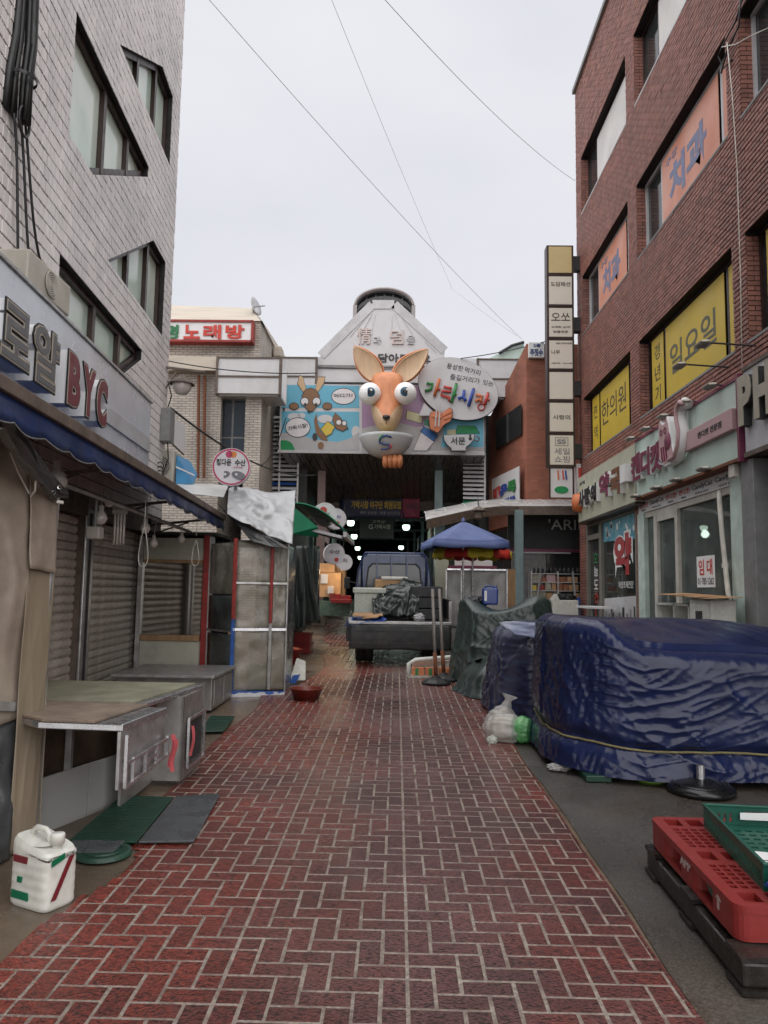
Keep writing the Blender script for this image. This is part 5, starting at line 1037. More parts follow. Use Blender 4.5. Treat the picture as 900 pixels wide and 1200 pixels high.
m = MB(); pts = [(cA.x + x * .96, YA + .3, zA + (z - zA) * .93) for x, z in arc]; m.slab(pts + [(cA.x + rA * .96, YA + .3, zB - .8), (cA.x - rA * .96, YA + .3, zB - .8)], (0, .03, 0)); m.build('lantern_glass', MAT['pane_dark'], gt)
for f in (-.62, -.3, .0, .3, .62):
    x = cA.x + f * rA; m = MB(); m.bar((x, YA + .27, zB - .6), (x, YA + .27, zA + (zT - zA) * math.sqrt(1 - f * f) * .93), .045); m.build('glazing_bar', MAT['lantern_dark'], gt)
m = MB(); m.tube([(cA.x + x * .95, YA + .26, zA - .28 + (z - zA) * .95) for x, z in arc], .025, 6); m.tube([(cA.x + x * .97, YA + .2, z - .04) for x, z in arc], .035, 6); m.build('glazing_bar', MAT['lantern_dark'], gt)
for s in (-1, 1): m = MB(); m.box(cA.x + s * rA - .06, cA.x + s * rA + .06, YA, YA + 8, zB - 1.2, zA); m.build('lantern_side', MAT['lantern_rim'], gt)
mat('soffit', (.19, .185, .18), .3, .25, 3, metal=.6, stretch=(6, .4, .4)); s0, s1 = W2(330, 532), W2(567, 532); s2, s3 = D(374, 592, 25.6), D(545, 590, 25.6)
m = MB(); NS = 26
for i in range(NS):
    f0, f1 = i / NS, (i + .9) / NS; m = MB(); m.slab([s0.lerp(s1, f0), s0.lerp(s1, f1), s2.lerp(s3, f1), s2.lerp(s3, f0)], (0, .01, .03)); m.build('soffit_panel', MAT['soffit'], gt)
m = MB(); m.slab([s0 + Vector((0, .02, .05)), s1 + Vector((0, .02, .05)), s3 + Vector((0, 0, .05)), s2 + Vector((0, 0, .05))], (0, .01, .05)); m.build('soffit_backing', MAT['black'], gt)
for a_, b_ in ((s0, s2), (s1, s3)): m = MB(); m.slab([a_, b_, b_ + Vector((0, 0, 3)), a_ + Vector((0, 0, 2.0))], (.05, 0, 0)); m.build('side_cheek', MAT['grey'], gt)
m = MB(); m.bar(s2, s3, .15); m.build('rear_beam', MAT['dark'], gt)
mat('column_pink', (.24, .17, .16), .55, .15, 4); mat('column_teal', (.17, .235, .25), .5, .15, 4)
for px, mt, yy in ((377.5, 'column_pink', 23.2), (514, 'column_teal', 23.2)):
    p = D(px, 560, yy); m = MB(); m.box(p.x - .12, p.x + .12, yy - .12, yy + .12, gz(yy), 6.2); m.build('column', MAT[mt], gt, bevel=.01); m = MB(); m.box(p.x - .2, p.x + .2, yy - .2, yy + .2, gz(yy), gz(yy) + .25); m.build('column_base', MAT['concrete'], gt)
m = MB(); a_, b_ = D(383, 583, 25.4), D(508, 598, 25.4); m.box(a_.x, b_.x, 25.4, 25.55, b_.z, a_.z); m.build('cross_beam', MAT['trim_brown'], gt)
m = MB(); m.box(-3.2, 2.4, 22.95, 24.5, 7.0, 8.7); m.build('attic', MAT['gate_white'], gt)

# banner
mat('banner_navy', (.02, .028, .07), .55, .1, 2); mat('banner_pink', (.25, .03, .07), .55, .1, 2); mat('banner_yellow', (.60, .42, .02), .5, 0); mat('banner_pale', (.4, .4, .45), .5, 0)
bn = thing('banner', 'navy fabric banner with yellow Korean lettering and a pink end under the gate', 'banner', D(445, 594, 25)); YN = 25.2
def bsheet(px0, px1, nm, mt):
    m = MB(); m.grid(12, 8, lambda u, v: D(px0 + (px1 - px0) * u, 607 - 27 * v, YN) + Vector((0, .03 * math.sin(u * 7 + v * 3), 0))); m.build(nm, MAT[mt], bn, True, thick=.004)
bsheet(398, 474, 'cloth', 'banner_navy'); bsheet(470, 492, 'pink_cloth', 'banner_pink')
txt('lettering', '가락시장 야구단 회원모집', MAT['banner_yellow'], bn, D(411.5, 596, YN - .05), (1, 0, 0), UP, 1.64, .26, .004, .03)
txt('lettering', '매주 일요일 · 회원 상시모집', MAT['banner_pale'], bn, D(422, 602.5, YN - .05), (1, 0, 0), UP, 1.3, .1, .004, .0); txt('lettering', '회원모집', MAT['outline'], bn, D(475.5, 596, YN - .06), (1, 0, 0), UP, .4, .16, .004, .01)
for px, py in ((398, 580), (398, 607), (492, 581), (492, 607)): m = MB(); p = D(px, py, YN); m.tube([p, p + Vector((-.5 if px < 450 else .5, .1, .15))], .008, 6); m.build('cord', MAT['white_plastic'], bn)

# ------------------------------------------------------------------ covered arcade behind the gate
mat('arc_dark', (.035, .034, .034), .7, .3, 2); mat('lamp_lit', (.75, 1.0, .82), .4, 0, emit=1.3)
ar = thing('arcade_hall', 'dark covered market arcade with steel trusses behind the gate', 'arcade', (-1, 40, .9))
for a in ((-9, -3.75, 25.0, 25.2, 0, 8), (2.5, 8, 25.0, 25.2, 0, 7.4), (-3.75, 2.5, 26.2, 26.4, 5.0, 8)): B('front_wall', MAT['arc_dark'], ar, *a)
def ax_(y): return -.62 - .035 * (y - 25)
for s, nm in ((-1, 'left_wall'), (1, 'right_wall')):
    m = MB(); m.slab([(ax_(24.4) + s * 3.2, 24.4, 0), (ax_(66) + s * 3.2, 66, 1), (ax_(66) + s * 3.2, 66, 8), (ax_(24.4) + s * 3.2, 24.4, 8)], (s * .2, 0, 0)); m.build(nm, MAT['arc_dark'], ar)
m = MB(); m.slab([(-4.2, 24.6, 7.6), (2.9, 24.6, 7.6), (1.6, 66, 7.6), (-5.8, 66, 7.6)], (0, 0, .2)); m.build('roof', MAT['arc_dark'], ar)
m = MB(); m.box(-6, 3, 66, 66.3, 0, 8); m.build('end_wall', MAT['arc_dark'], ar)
for y in (28, 33, 39, 46, 54):
    c_ = ax_(y); m = MB(); m.bar((c_ - 3.1, y, 5.2), (c_ + 3.1, y, 5.2), .14)
    for k in range(6): m.bar((c_ - 3 + k, y, 5.2), (c_ - 2.5 + k, y, 6.2), .06); m.bar((c_ - 2.5 + k, y, 6.2), (c_ - 2 + k, y, 5.2), .06)
    m.bar((c_ - 2.9, y, 6.2), (c_ + 2.9, y, 6.2), .1); m.bar((c_ - 2.4, y, .5), (c_ - 2.4, y, 5.2), .14); m.bar((c_ + 2.4, y, .5), (c_ + 2.4, y, 5.2), .14); m.build('truss', MAT['column_teal'], ar)
lamps = [(411, 612, 27), (415, 628, 32), (419, 642, 38), (422, 653, 45), (476, 617, 27), (470, 641, 38), (468, 655, 46)]
lsrc = None
for k, (px, py, d) in enumerate(lamps):
    p = D(px, py, d)
    if lsrc is None:
        lsrc = thing('pendant_lamp', 'x', 'lamp', p, 'pendant lamps in the arcade')
        m = MB(); m.lathe([(0, -.13), (.09, -.12), (.13, -.04), (.125, .04), (.05, .09)], p, 16); m.build('globe', MAT['lamp_lit'], lsrc, True); m = MB(); m.lathe([(.125, .05), (.1, .12), (.03, .17), (0, .17)], p, 16); m.build('cap', MAT['dark'], lsrc, True); m = MB(); m.tube([p + Vector((0, 0, .15)), p + Vector((0, 0, 1.4))], .012, 6); m.build('stem', MAT['dark'], lsrc); t = lsrc
    else: t = copy_tree(lsrc, p)
    t['label'] = ('lit greenish pendant lamp, nearest on the left of the arcade', 'lit greenish pendant lamp, second on the left of the arcade', 'lit greenish pendant lamp, third on the left of the arcade', 'lit greenish pendant lamp, farthest on the left of the arcade', 'lit greenish pendant lamp, nearest on the right of the arcade', 'lit greenish pendant lamp, second on the right of the arcade', 'lit greenish pendant lamp, farthest on the right just above the truck')[k]
    L = bpy.data.lights.new('lamp_light', 'POINT'); L.energy = 2.5; L.color = (.8, 1, .86); L.shadow_soft_size = .13; lo = bpy.data.objects.new('lamp_light', L); col.objects.link(lo); lo.parent = t; lo.location = (0, -.1, -.25)
hs = thing('hanging_sign', 'dark hanging arcade sign with a pale letter G and small lettering', 'sign', D(440, 617, 29)); a_, b_ = D(421, 600, 29), D(462, 632, 29); m = MB(); m.box(a_.x, b_.x, 29, 29.12, b_.z, a_.z); m.build('panel', MAT['black'], hs, bevel=.03)
mat('letter_pale', (.55, .5, .45), .5, 0); mat('letter_white', (.6, .6, .6), .5, 0); txt('lettering', 'G', MAT['letter_white'], hs, D(432, 620, 28.98), (1, 0, 0), UP, .16, .18, .01, .01); txt('lettering', '가락시장', MAT['letter_pale'], hs, D(438.5, 620, 28.98), (1, 0, 0), UP, .62, .18, .01, .01); txt('lettering', '고객님!', MAT['letter_pale'], hs, D(436, 613, 28.98), (1, 0, 0), UP, .5, .12, .01, 0)
m = MB(); m.bar(D(430, 600, 29.06), D(430, 560, 29.06), .03); m.bar(D(455, 600, 29.06), D(455, 560, 29.06), .03); m.build('hanger', MAT['dark'], hs)
mat('goods_a', (.25, .1, .05), .6, .4, 12); mat('goods_b', (.3, .28, .22), .6, .4, 12); mat('goods_c', (.06, .1, .07), .6, .4, 12)
rr = random.Random(11)
for k in range(4):
    s = -1 if k % 2 == 0 else 1; y = 26.5 + (k // 2) * 6; x = ax_(y) + s * 2.5; z = gz(y)
    t = thing('arcade_stall', ('dim goods stall just inside the arcade on the left', 'dim goods stall just inside the arcade on the right', 'dim goods stall second in on the left of the arcade', 'dim goods stall second in on the right of the arcade', 'dim goods stall third in on the left of the arcade', 'dim goods stall third in on the right of the arcade', 'dim goods stall deepest on the left of the arcade', 'dim goods stall deepest on the right of the arcade')[k], 'stall', (x, y, z), 'stalls inside the arcade')
    B('table', MAT['goods_c'], t, x - .6, x + .6, y - 1.6, y + 1.6, z, z + .7)
    for j in range(5): yy = y - 1.4 + j * .6; B('goods_box', MAT[('goods_a', 'goods_b', 'goods_c')[rr.randrange(3)]], t, x - .5, x + .5, yy, yy + .5, z + .7, z + .75 + rr.uniform(.1, .5))
    B('sign_board', MAT[('banner_pink', 'goods_b', 'goods_c', 'banner_navy')[k % 4]], t, x - s * .7 - .03, x - s * .7 + .03, y - 1.2, y + 1.2, z + 2.6, z + 3.1)
# stall at the gate, left: boxes, crates, bulbs, round signs
st = thing('market_stall', 'cardboard boxes and red crates on a stall at the left gate column', 'stall', G(392, 722))
def bx(nm, mt, px0, px1, py0, py1, d, dp=.5): a_, b_ = D(px0, py0, d), D(px1, py1, d); return B(nm, MAT[mt], st, a_.x, b_.x, d, d + dp, b_.z, a_.z, bevel=.01)
bx('table', 'goods_c', 372, 412, 704, 722, 20.2, 1); bx('cardboard_box', 'card', 373, 399, 671, 700, 20.3, .7); bx('cardboard_box', 'card', 371, 392, 660, 671, 20.5, .6); bx('cardboard_box', 'wood', 393, 404, 664, 700, 20.9, .5)
for k in range(4): bx('red_crate', 'red_plastic' if k % 2 else 'basin_red', 386 + k * 6, 393 + k * 6, 695 + k, 704, 19.9, .4)
bx('price_card', 'light_grey', 376, 384, 673, 684, 20.25, .02); bx('price_card', 'light_grey', 384, 391, 687, 696, 20.2, .02)
bx('tray', 'red_plastic', 388, 412, 702, 707, 19.7, .3)
mat('bulb_warm', (1, .82, .5), .4, 0, emit=3.0)
p = D(402, 664, 19.9); t = thing('hanging_bulb', 'bright lit bulb over the stall at the left gate column', 'bulb', p); m = MB(); m.lathe([(0, -.09), (.07, -.05), (.08, .02), (.04, .09), (.03, .13)], p, 14); m.build('glass_bulb', MAT['bulb_warm'], t, True); m = MB(); m.tube([p + Vector((0, 0, .1)), p + Vector((0, 0, 1.6))], .01, 6); m.build('flex', MAT['cable'], t)
L = bpy.data.lights.new('bulb_light', 'POINT'); L.energy = 6; L.color = (1, .72, .38); L.shadow_soft_size = .08; lo = bpy.data.objects.new('bulb_light', L); col.objects.link(lo); lo.parent = t; lo.location = (0, -.15, -.1)
disc_sign('round white sign with red fish drawing above the green awning end', D(381, 603, 16.4), .26, (.25, -1, 0), 'sign_white', [('수산', -.4, -.1, .8, .3, 'outline', .01)], [(-.15, .35, .3, 'red_letter'), (.3, -.45, .22, 'fishgrey')], 'round stall signs by the gate')
disc_sign('smaller round white sign partly behind the red fish sign', D(394, 608, 17.2), .24, (.4, -1, 0), 'sign_white', [('활어', -.4, 0, .8, .35, 'l_blue', .01)], [(.1, -.45, .25, 'red_letter')], 'round stall signs by the gate')
disc_sign('round white sign below the green awning end', D(392, 649, 17.5), .24, (.3, -1, 0), 'sign_white', [('수산', -.5, 0, 1.0, .4, 'outline', .01)], [(.2, -.55, .2, 'red_letter')], 'round stall signs by the gate')
disc_sign('round white sign lowest by the lit bulb', D(404, 659, 19.2), .2, (.3, -1, 0), 'sign_white', [('회', -.3, 0, .6, .5, 'fishgrey', .01)], [], 'round stall signs by the gate')

# ------------------------------------------------------------------ truck
mat('truck_blue', (.014, .04, .14), .3, .12, 3, coat=.5, dirt=.2, dscale=4); mat('truck_dark', (.022, .023, .024), .55, .25, 6, .15, 30, dirt=.3, dscale=6, dcol=(.06, .055, .05)); mat('glass_dark', (.13, .14, .15), .06, .1, 2); mat('tyre', (.015, .015, .015), .8, .2, 20)
tk = thing('flatbed_truck', 'small blue flatbed truck parked under the gate with its tailgate hanging down', 'truck', (.075, 13.3, gz(13.8)))
TK = Matrix.Translation((.075, 13.3, gz(13.6))) @ Matrix.Rotation(R_(2.6), 4, 'Z') @ Matrix.Rotation(R_(1.3), 4, 'X')
B('bed_floor', MAT['truck_dark'], tk, -.87, .87, 0, 2.72, .70, .76, T=TK); B('bed_edge', MAT['steel'], tk, -.88, .88, -.03, .03, .715, .765, T=TK, bevel=.006)
m = MB(TK)
m.grid(30, 12, lambda u, v: (-.87 + 1.74 * u, -.05 - .02 * math.sin(v * 3) + .006 * noise.noise((u * 9, v * 6, 0)), .71 - (.42 + .02 * noise.noise((u * 5, 0, 2))) * v)); m.build('tailgate', MAT['truck_dark'], tk, True, thick=.03)
for z in (.6, .5, .4): B('tailgate_rib', MAT['truck_dark'], tk, -.84, .84, -.085, -.06, z - .012, z + .012, T=TK)
for s in (-1, 1):
    B('side_gate', MAT['truck_dark'], tk, s * .87 - .02, s * .87 + .02, .05, 2.7, .78, 1.13 if s > 0 else .80, T=TK, bevel=.006); B('side_rail', MAT['truck_dark'], tk, s * .8 - .06, s * .8 + .06, .1, 2.7, .6, .70, T=TK)
    B('stop_post', MAT['steel'], tk, s * .86 - .025, s * .86 + .025, .0, .05, .7, 1.12 if s > 0 else .82, T=TK)
B('hinge', MAT['dark'], tk, -.92, -.86, -.02, .12, .42, .74, T=TK)
for s in (-1, 1):
    for yw in (.75, 4.0):
        for off in ((0, .16) if yw < 1 else (0,)):
            cx = s * (.68 - off); m = MB(TK); m.lathe([(.16, -.07), (.29, -.08), (.305, -.05), (.305, .05), (.29, .08), (.16, .07)], (cx, yw, .305), 24, ax=(1, 0, 0)); w_ = m.build('wheel', MAT['tyre'], tk, True); m = MB(TK); m.lathe([(0, .03), (.08, .05), (.16, .03), (.16, -.05)], (cx, yw, .305), 16, ax=(s, 0, 0)); m.build('rim', MAT['grey'], w_)
B('axle', MAT['dark'], tk, -.6, .6, .7, .8, .25, .35, T=TK); B('chassis_rail', MAT['dark'], tk, -.42, -.32, .05, 4.4, .5, .62, T=TK); B('chassis_rail', MAT['dark'], tk, .32, .42, .05, 4.4, .5, .62, T=TK)
for s in (-1, 1): B('tail_lamp', MAT['red_paint'], tk, s * .72 - .12, s * .72 + .12, .02, .06, .42, .52, T=TK)
def cabp(k):                              # cab back outline, leaning in towards the roof
    return [(-.8 * k, .62), (-.81 * k, 1.2), (-.76 * k, 1.65), (-.66 * k, 1.92), (-.55 * k, 1.985), (.55 * k, 1.985), (.66 * k, 1.92), (.76 * k, 1.65), (.81 * k, 1.2), (.8 * k, .62)]
m = MB(TK); A_ = [(x, 2.82, z) for x, z in cabp(1)]; B_ = [(x, 3.9, z) for x, z in cabp(1)]; C_ = [(x, 4.35 if z > 1.4 else 4.6, z * .96) for x, z in cabp(1)]; n = len(A_)
m.add(A_ + B_ + C_, [tuple(range(n - 1, -1, -1))] + [(i, (i+1) % n, n + (i+1) % n, n + i) for i in range(n)] + [(n + i, n + (i+1) % n, 2*n + (i+1) % n, 2*n + i) for i in range(n)] + [tuple(range(2*n, 3*n))]); m.build('cab', MAT['truck_blue'], tk, bevel=.03)
wp = [(-.56, 1.32), (-.52, 1.68), (-.44, 1.76), (.44, 1.76), (.52, 1.68), (.56, 1.32), (.5, 1.27), (-.5, 1.27)]
m = MB(TK); m.slab([(x * 1.06, 2.812, 1.5 + (z - 1.5) * 1.12) for x, z in wp], (0, .01, 0)); m.build('window_seal', MAT['black'], tk); m = MB(TK); m.slab([(x, 2.806, z) for x, z in wp], (0, .006, 0)); m.build('rear_window', MAT['glass_dark'], tk)
for s in (-1, 1): m = MB(TK); m.slab([(s * .73, 2.81, 1.35), (s * .69, 2.81, 1.66), (s * .63, 2.81, 1.74), (s * .66, 2.81, 1.3)], (0, .008, 0)); m.build('quarter_window', MAT['glass_dark'], tk)
m = MB(TK)
m.tube([(-.66, 2.7, .76), (-.68, 2.7, 1.9), (-.6, 2.7, 2.0), (.6, 2.7, 2.0), (.68, 2.7, 1.9), (.66, 2.7, .76)], .022, 8); m.build('guard_hoop', MAT['truck_blue'], tk, True)
for x in (-.36, -.06, .26): m = MB(TK); m.bar((x, 2.7, .76), (x, 2.7, 2.0), .028); m.build('guard_bar', MAT['truck_blue'], tk)
for s in (-1, 1):
    m = MB(TK); m.bar((s * .8, 4.2, 1.35), (s * 1.0, 4.3, 1.4), .02); mi = m.build('mirror_arm', MAT['dark'], tk); B('mirror', MAT['dark'], mi, s * 1.0 - .07, s * 1.0 + .07, 4.27, 4.33, 1.22, 1.48, T=TK, bevel=.02)
# cargo
def tq(x, y, z): return TK @ Vector((x, y, z))
mat('foam', (.55, .58, .52), .7, .12, 30, .2, 60, dirt=.2, dscale=9, dcol=(.3, .3, .2)); mat('crate_black', (.02, .02, .022), .5, .2, 10)
t = thing('foam_box', 'pale green white foam box with lid at the left of the truck bed', 'box', tq(-.53, .9, .76)); B('box', MAT['foam'], t, -.8, -.26, .75, 1.2, .765, 1.22, T=TK, bevel=.015); B('lid', MAT['foam'], t, -.83, -.23, .72, 1.23, 1.22, 1.31, T=TK, bevel=.015)
t = thing('crate_stack', 'stack of black plastic crates at the right of the truck bed', 'crates', tq(.55, .9, .76))
for k in range(3):
    for nm, a in (('crate', (.2, .78, .55, 1.1, .77 + k * .2, .955 + k * .2)),): o_ = B(nm, MAT['crate_black'], t, *a, T=TK, bevel=.01)
    for j in range(6): B('crate_rib', MAT['crate_black'], o_, .22 + j * .1, .25 + j * .1, .535, .55, .78 + k * .2, .94 + k * .2, T=TK)
t = thing('cardboard_tray', 'cardboard tray topped with white foam on the truck load', 'box', tq(-.1, 1.6, 1.35)); B('tray', MAT['card'], t, -.42, .18, 1.3, 1.8, 1.3, 1.46, T=TK, bevel=.01); B('foam_sheet', MAT['white_plastic'], t, -.3, .2, 1.28, 1.75, 1.46, 1.52, T=TK, bevel=.02)
B('crate_below', MAT['crate_black'], t, -.4, .2, 1.25, 1.8, .77, 1.3, T=TK)
tt = thing('cargo_tarp', 'crumpled dark green tarp thrown over the truck load', 'tarp', tq(.05, .8, .77))
def ct(u, v):
    x = -.46 + .8 * u; q = math.sin(math.pi * u); y = 1.15 - .8 * v; z = .80 + (1.45 - .35 * abs(u - .7) - .80) * max(0, 1 - v ** 1.9) 
    d_ = .09 * noise.noise((u * 2, v * 2, 1)) + .09 * (1 - abs(noise.noise((u * 3 + v, v * 2, 4)))) ** 4 + .05 * (1 - abs(noise.noise((u * 5 - v * 3, v * 5, 6)))) ** 5
    return TK @ Vector((x + .12 * noise.noise((u * 2, v * 2, 8)) + .15 * (1 - v) * (u - .2), y - d_, max(.775, z + d_ * .7)))
m = MB(); m.grid(50, 50, ct); m.build('sheet', MAT['tarp_dkgreen'], tt, True, thick=.005)
mat('sheet_blue', (.02, .07, .36), .35, .2, 6, .2, 15)
quadsheet('plastic_sheet', 'blue plastic sheet under a flattened carton at the truck rear', 'plastic sheet', (tq(-.88, .5, .80), tq(-.26, .5, .80), tq(-.24, -.06, .79), tq(-.95, -.07, .68)), MAT['sheet_blue'], 24, 14, .05, 5, seed=2)
t = thing('flat_carton', 'flattened brown cardboard carton lying on blue plastic at the truck rear', 'cardboard', tq(-.55, .2, .84)); m = MB(TK); m.slab([(-.82, .02, .84), (-.55, .0, .83), (-.3, .05, .85), (-.3, .42, .87), (-.8, .42, .87)], (0, 0, .015)); m.build('panel', MAT['card'], t); m = MB(TK); m.slab([(-.66, -.02, .80), (-.58, .0, .85), (-.35, .02, .855), (-.4, -.03, .83)], (0, -.01, .0)); m.build('flap', MAT['card'], t)
mat('bag_clear', (.5, .5, .52), .25, .2, 12, alpha=.75)
def blob(name, label, cat, c, rx, ry, rz_, mt, amp=.25, f=3, seed=0, parent=None, nm2=None):
    m = MB()
    def fn(u, v):
        a = u * 2 * math.pi; t = math.pi * v; d_ = Vector((math.sin(t) * math.cos(a), math.sin(t) * math.sin(a), -math.cos(t))); k = 1 + amp * noise.noise(d_ * f + Vector((seed, 0, 0))) + amp * .5 * (1 - abs(noise.noise(d_ * f * 1.7 + Vector((seed, 2, 0))))) ** 4 + amp * .25 * (1 - abs(noise.noise(d_ * f * 3.5 + Vector((seed, 5, 0))))) ** 4 - amp * .3
        return Vector(c) + Vector((d_.x * rx * k, d_.y * ry * k, max(-rz_ * .9, d_.z * rz_ * k) + rz_ * .9))
    m.grid(56, 40, fn, True); o = m.build(nm2 or name, mt, parent, True)
    if parent is None: props(o, label, cat)
    return o
blob('plastic_bag', 'small clear plastic bag on the truck bed edge', 'bag', tq(.33, .05, .765), .09, .08, .07, MAT['bag_clear'], .4, 3, 5)
# barrier stands, foam tray
mat('pole_grey', (.23, .22, .21), .45, .2, 10, metal=.4, dirt=.4, dscale=12, dcol=(.2, .11, .05))
for k, (px, py, topx, d) in enumerate(((511, 802, 507, 11.3), (520, 798, 515, 11.7))):
    p = G(px, py); t = thing('pole_stand', ('grey pole on a black octagonal rubber base, the front one of two', 'grey pole on a black rubber base, half behind the front stand')[k], 'pole stand', p, 'pole stands by the truck')
    m = MB(); m.lathe([(.0, .0), (.21, .0), (.215, .03), (.15, .075), (.07, .09), (.05, .12), (0, .12)], p, 8); m.build('base', MAT['black'], t, bevel=.008)
    tp = D(topx, 690, p.y); m = MB(); m.tube([p + Vector((0, 0, .1)), p.lerp(tp, .45), tp], .024, 10); m.build('pole', MAT['pole_grey'], t, True); m = MB(); m.tube([p + Vector((0, 0, .1)), p.lerp(tp, .33)], .03, 10); m.build('sleeve', MAT['rust'], t, True)
t = thing('foam_tray', 'white foam tray tipped up around orange printed cartons behind the pole stands', 'tray', G(512, 790)); q0 = G(479, 794); q1 = G(530, 793); 
m = MB(); m.tube([q0 + Vector((0, 0, .02)), q0 + Vector((0, .05, .2)), q0 + Vector((.1, .08, .26)), q0 + Vector((.7, .25, .3)), q0 + Vector((.9, .3, .27))], .035, 8); m.build('rim', MAT['white_plastic'], t, True)
m = MB(); m.slab([q0 + Vector((.0, .3, .0)), q0 + Vector((.85, .45, .0)), q0 + Vector((.85, .45, .25)), q0 + Vector((.08, .2, .22))], (0, .04, 0)); m.build('back', MAT['white_plastic'], t, bevel=.01); m = MB(); m.slab([q0 + Vector((-.02, -.03, .0)), q1 + Vector((0, -.03, 0)), q1 + Vector((0, .4, 0)), q0 + Vector((0, .4, 0))], (0, 0, .025)); m.build('floor', MAT['white_plastic'], t); m = MB(); m.slab([q1 + Vector((0, 0, .0)), q1 + Vector((.02, .35, .0)), q1 + Vector((.02, .35, .22)), q1 + Vector((0, 0, .2))], (.03, 0, 0)); m.build('side', MAT['white_plastic'], t)
for k in range(3):
    x = q0.x + .05 + k * .21; B('carton', MAT['orange_print'], t, x, x + .19, q0.y + .06, q0.y + .24, q0.z + .03, q0.z + .14); B('carton_band', MAT['l_green'], t, x + .05, x + .10, q0.y + .055, q0.y + .06, q0.z + .03, q0.z + .14)
# ================================================================== RIGHT SHOPS
mat('sign_cream', (.43, .44, .345), .4, .08, 2, dirt=.25, dscale=1.6, dcol=(.2, .2, .15)); mat('sign_mint', (.50, .61, .55), .35, .06, 2, dirt=.2, dscale=1.6, dcol=(.25, .33, .28)); mat('sign_pink', (.50, .32, .33), .45, .1, 3, dirt=.25, dscale=3); mat('maroon', (.17, .03, .07), .4, .1); mat('brown_letter', (.16, .06, .03), .45, .1); mat('mint_frame', (.52, .63, .58), .5, .12, 3, dirt=.35, dscale=5, dcol=(.25, .24, .2)); mat('beige_metal', (.58, .55, .50), .5, .12, 4, dirt=.35, dscale=5, dcol=(.22, .19, .15)); mat('beige_letter', (.34, .31, .25), .45, .1)
ps = thing('pharmacy_sign', 'cream pharmacy sign board with dark, maroon and orange raised letters', 'sign', (4.4, 16, 3.27))
ycuts = [13.84, 15.3, 16.8, 18.22]
for i in range(3): B('panel', MAT['sign_cream'], ps, 4.3, 4.49, ycuts[i] + .004, ycuts[i+1] - .004, 3.27, 4.33)
B('bottom_edge', MAT['brown_metal'], ps, 4.29, 4.5, 13.84, 18.22, 3.22, 3.27)
def chan(t, ch, ya, yb, z0, z1, X, face, side='white', dep=.1, bold=.05):
    o_ = rt('channel_letter', ch, MAT[side], t, ya, yb, z0, z1, X, dep, bold); rt('letter_face', ch, MAT[face], o_, ya, yb, z0, z1, X - dep - .001, .012, bold); return o_
chan(ps, '사', 17.75, 17.25, 3.55, 3.95, 4.3, 'black'); chan(ps, '랑', 17.2, 16.7, 3.55, 3.95, 4.3, 'black'); chan(ps, '의', 16.65, 16.2, 3.55, 3.95, 4.3, 'black')
chan(ps, '약', 15.95, 15.2, 3.55, 4.05, 4.3, 'maroon'); chan(ps, '국', 15.1, 14.4, 3.5, 4.02, 4.3, 'brown_letter', bold=.05)
m = MB(); m.lathe([(0, .2), (.2, .17), (.24, 0)], (4.3, 18.0, 3.72), 24, ax=(-1, 0, 0)); m.build('emblem', MAT['l_orange'], ps, True); B('white_block', MAT['white'], ps, 4.14, 4.3, 13.95, 14.28, 3.65, 3.98)
rt('lettering', '조제', MAT['outline'], ps, 18.1, 17.6, 4.12, 4.2, 4.299, .004, .02)
cs_ = thing('shop_sign', 'mint shop sign board with maroon raised letters, cat emblem and pink band', 'sign', (4.4, 11.7, 3.3))
ycuts = [9.62, 11.0, 12.4, 13.8]
for i in range(3): B('panel', MAT['sign_mint'], cs_, 4.3, 4.49, ycuts[i] + .004, ycuts[i+1] - .004, 3.33, 4.34)
B('frame', MAT['maroon'], cs_, 4.27, 4.5, 9.56, 9.62, 3.28, 4.4); B('frame', MAT['maroon'], cs_, 4.28, 4.5, 9.62, 13.8, 4.34, 4.37); B('frame', MAT['rust'], cs_, 4.27, 4.5, 9.62, 13.82, 3.29, 3.33)
B('pink_band', MAT['sign_pink'], cs_, 4.22, 4.3, 9.66, 11.3, 3.7, 3.98, bevel=.01); rt('lettering', '캔디캣 전문점', MAT['outline'], cs_, 10.75, 9.95, 3.79, 3.88, 4.219, .004, .02)
for ch, ya, yb in (('캔', 13.78, 13.28), ('디', 13.24, 12.78), ('캣', 12.74, 12.2)): chan(cs_, ch, ya, yb, 3.6, 4.08, 4.3, 'maroon', 'white', .09, .035)
# cat emblem: S-shaped tail board with a seated cat
cat_o = [(12.15, 3.74), (12.15, 4.28), (12.08, 4.36), (11.98, 4.28), (11.86, 4.28), (11.77, 4.36), (11.7, 4.26), (11.62, 4.0), (11.5, 3.72), (11.6, 3.6), (11.9, 3.58)]
m = MB(); m.slab([(4.3, y, z) for y, z in cat_o], (-.15, 0, 0)); m.build('cat_board', MAT['white'], cs_, bevel=.012); m = MB(); m.slab([(4.149, (y - 11.85) * .9 + 11.85, (z - 3.95) * .9 + 3.95) for y, z in cat_o], (-.006, 0, 0)); m.build('cat_face', MAT['sign_pink'], cs_)
tail = [(11.62, 3.64), (11.4, 3.66), (11.25, 3.8), (11.2, 4.0), (11.28, 4.2), (11.26, 4.36), (11.12, 4.42), (11.02, 4.36)]
m = MB(); m.tube([(4.2, y, z) for y, z in tail], .075, 10); m.build('cat_tail', MAT['white'], cs_, True); m = MB(); m.tube([(4.12, y, z) for y, z in tail], .035, 8); m.build('tail_line', MAT['sign_pink'], cs_, True)
for dy in (0, .17): m = MB(); m.lathe([(.03, 0), (.045, .01), (.06, 0)], (4.14, 12.0 - dy, 4.14), 16, ax=(-1, 0, 0)); m.build('cat_eye', MAT['maroon'], cs_, True)
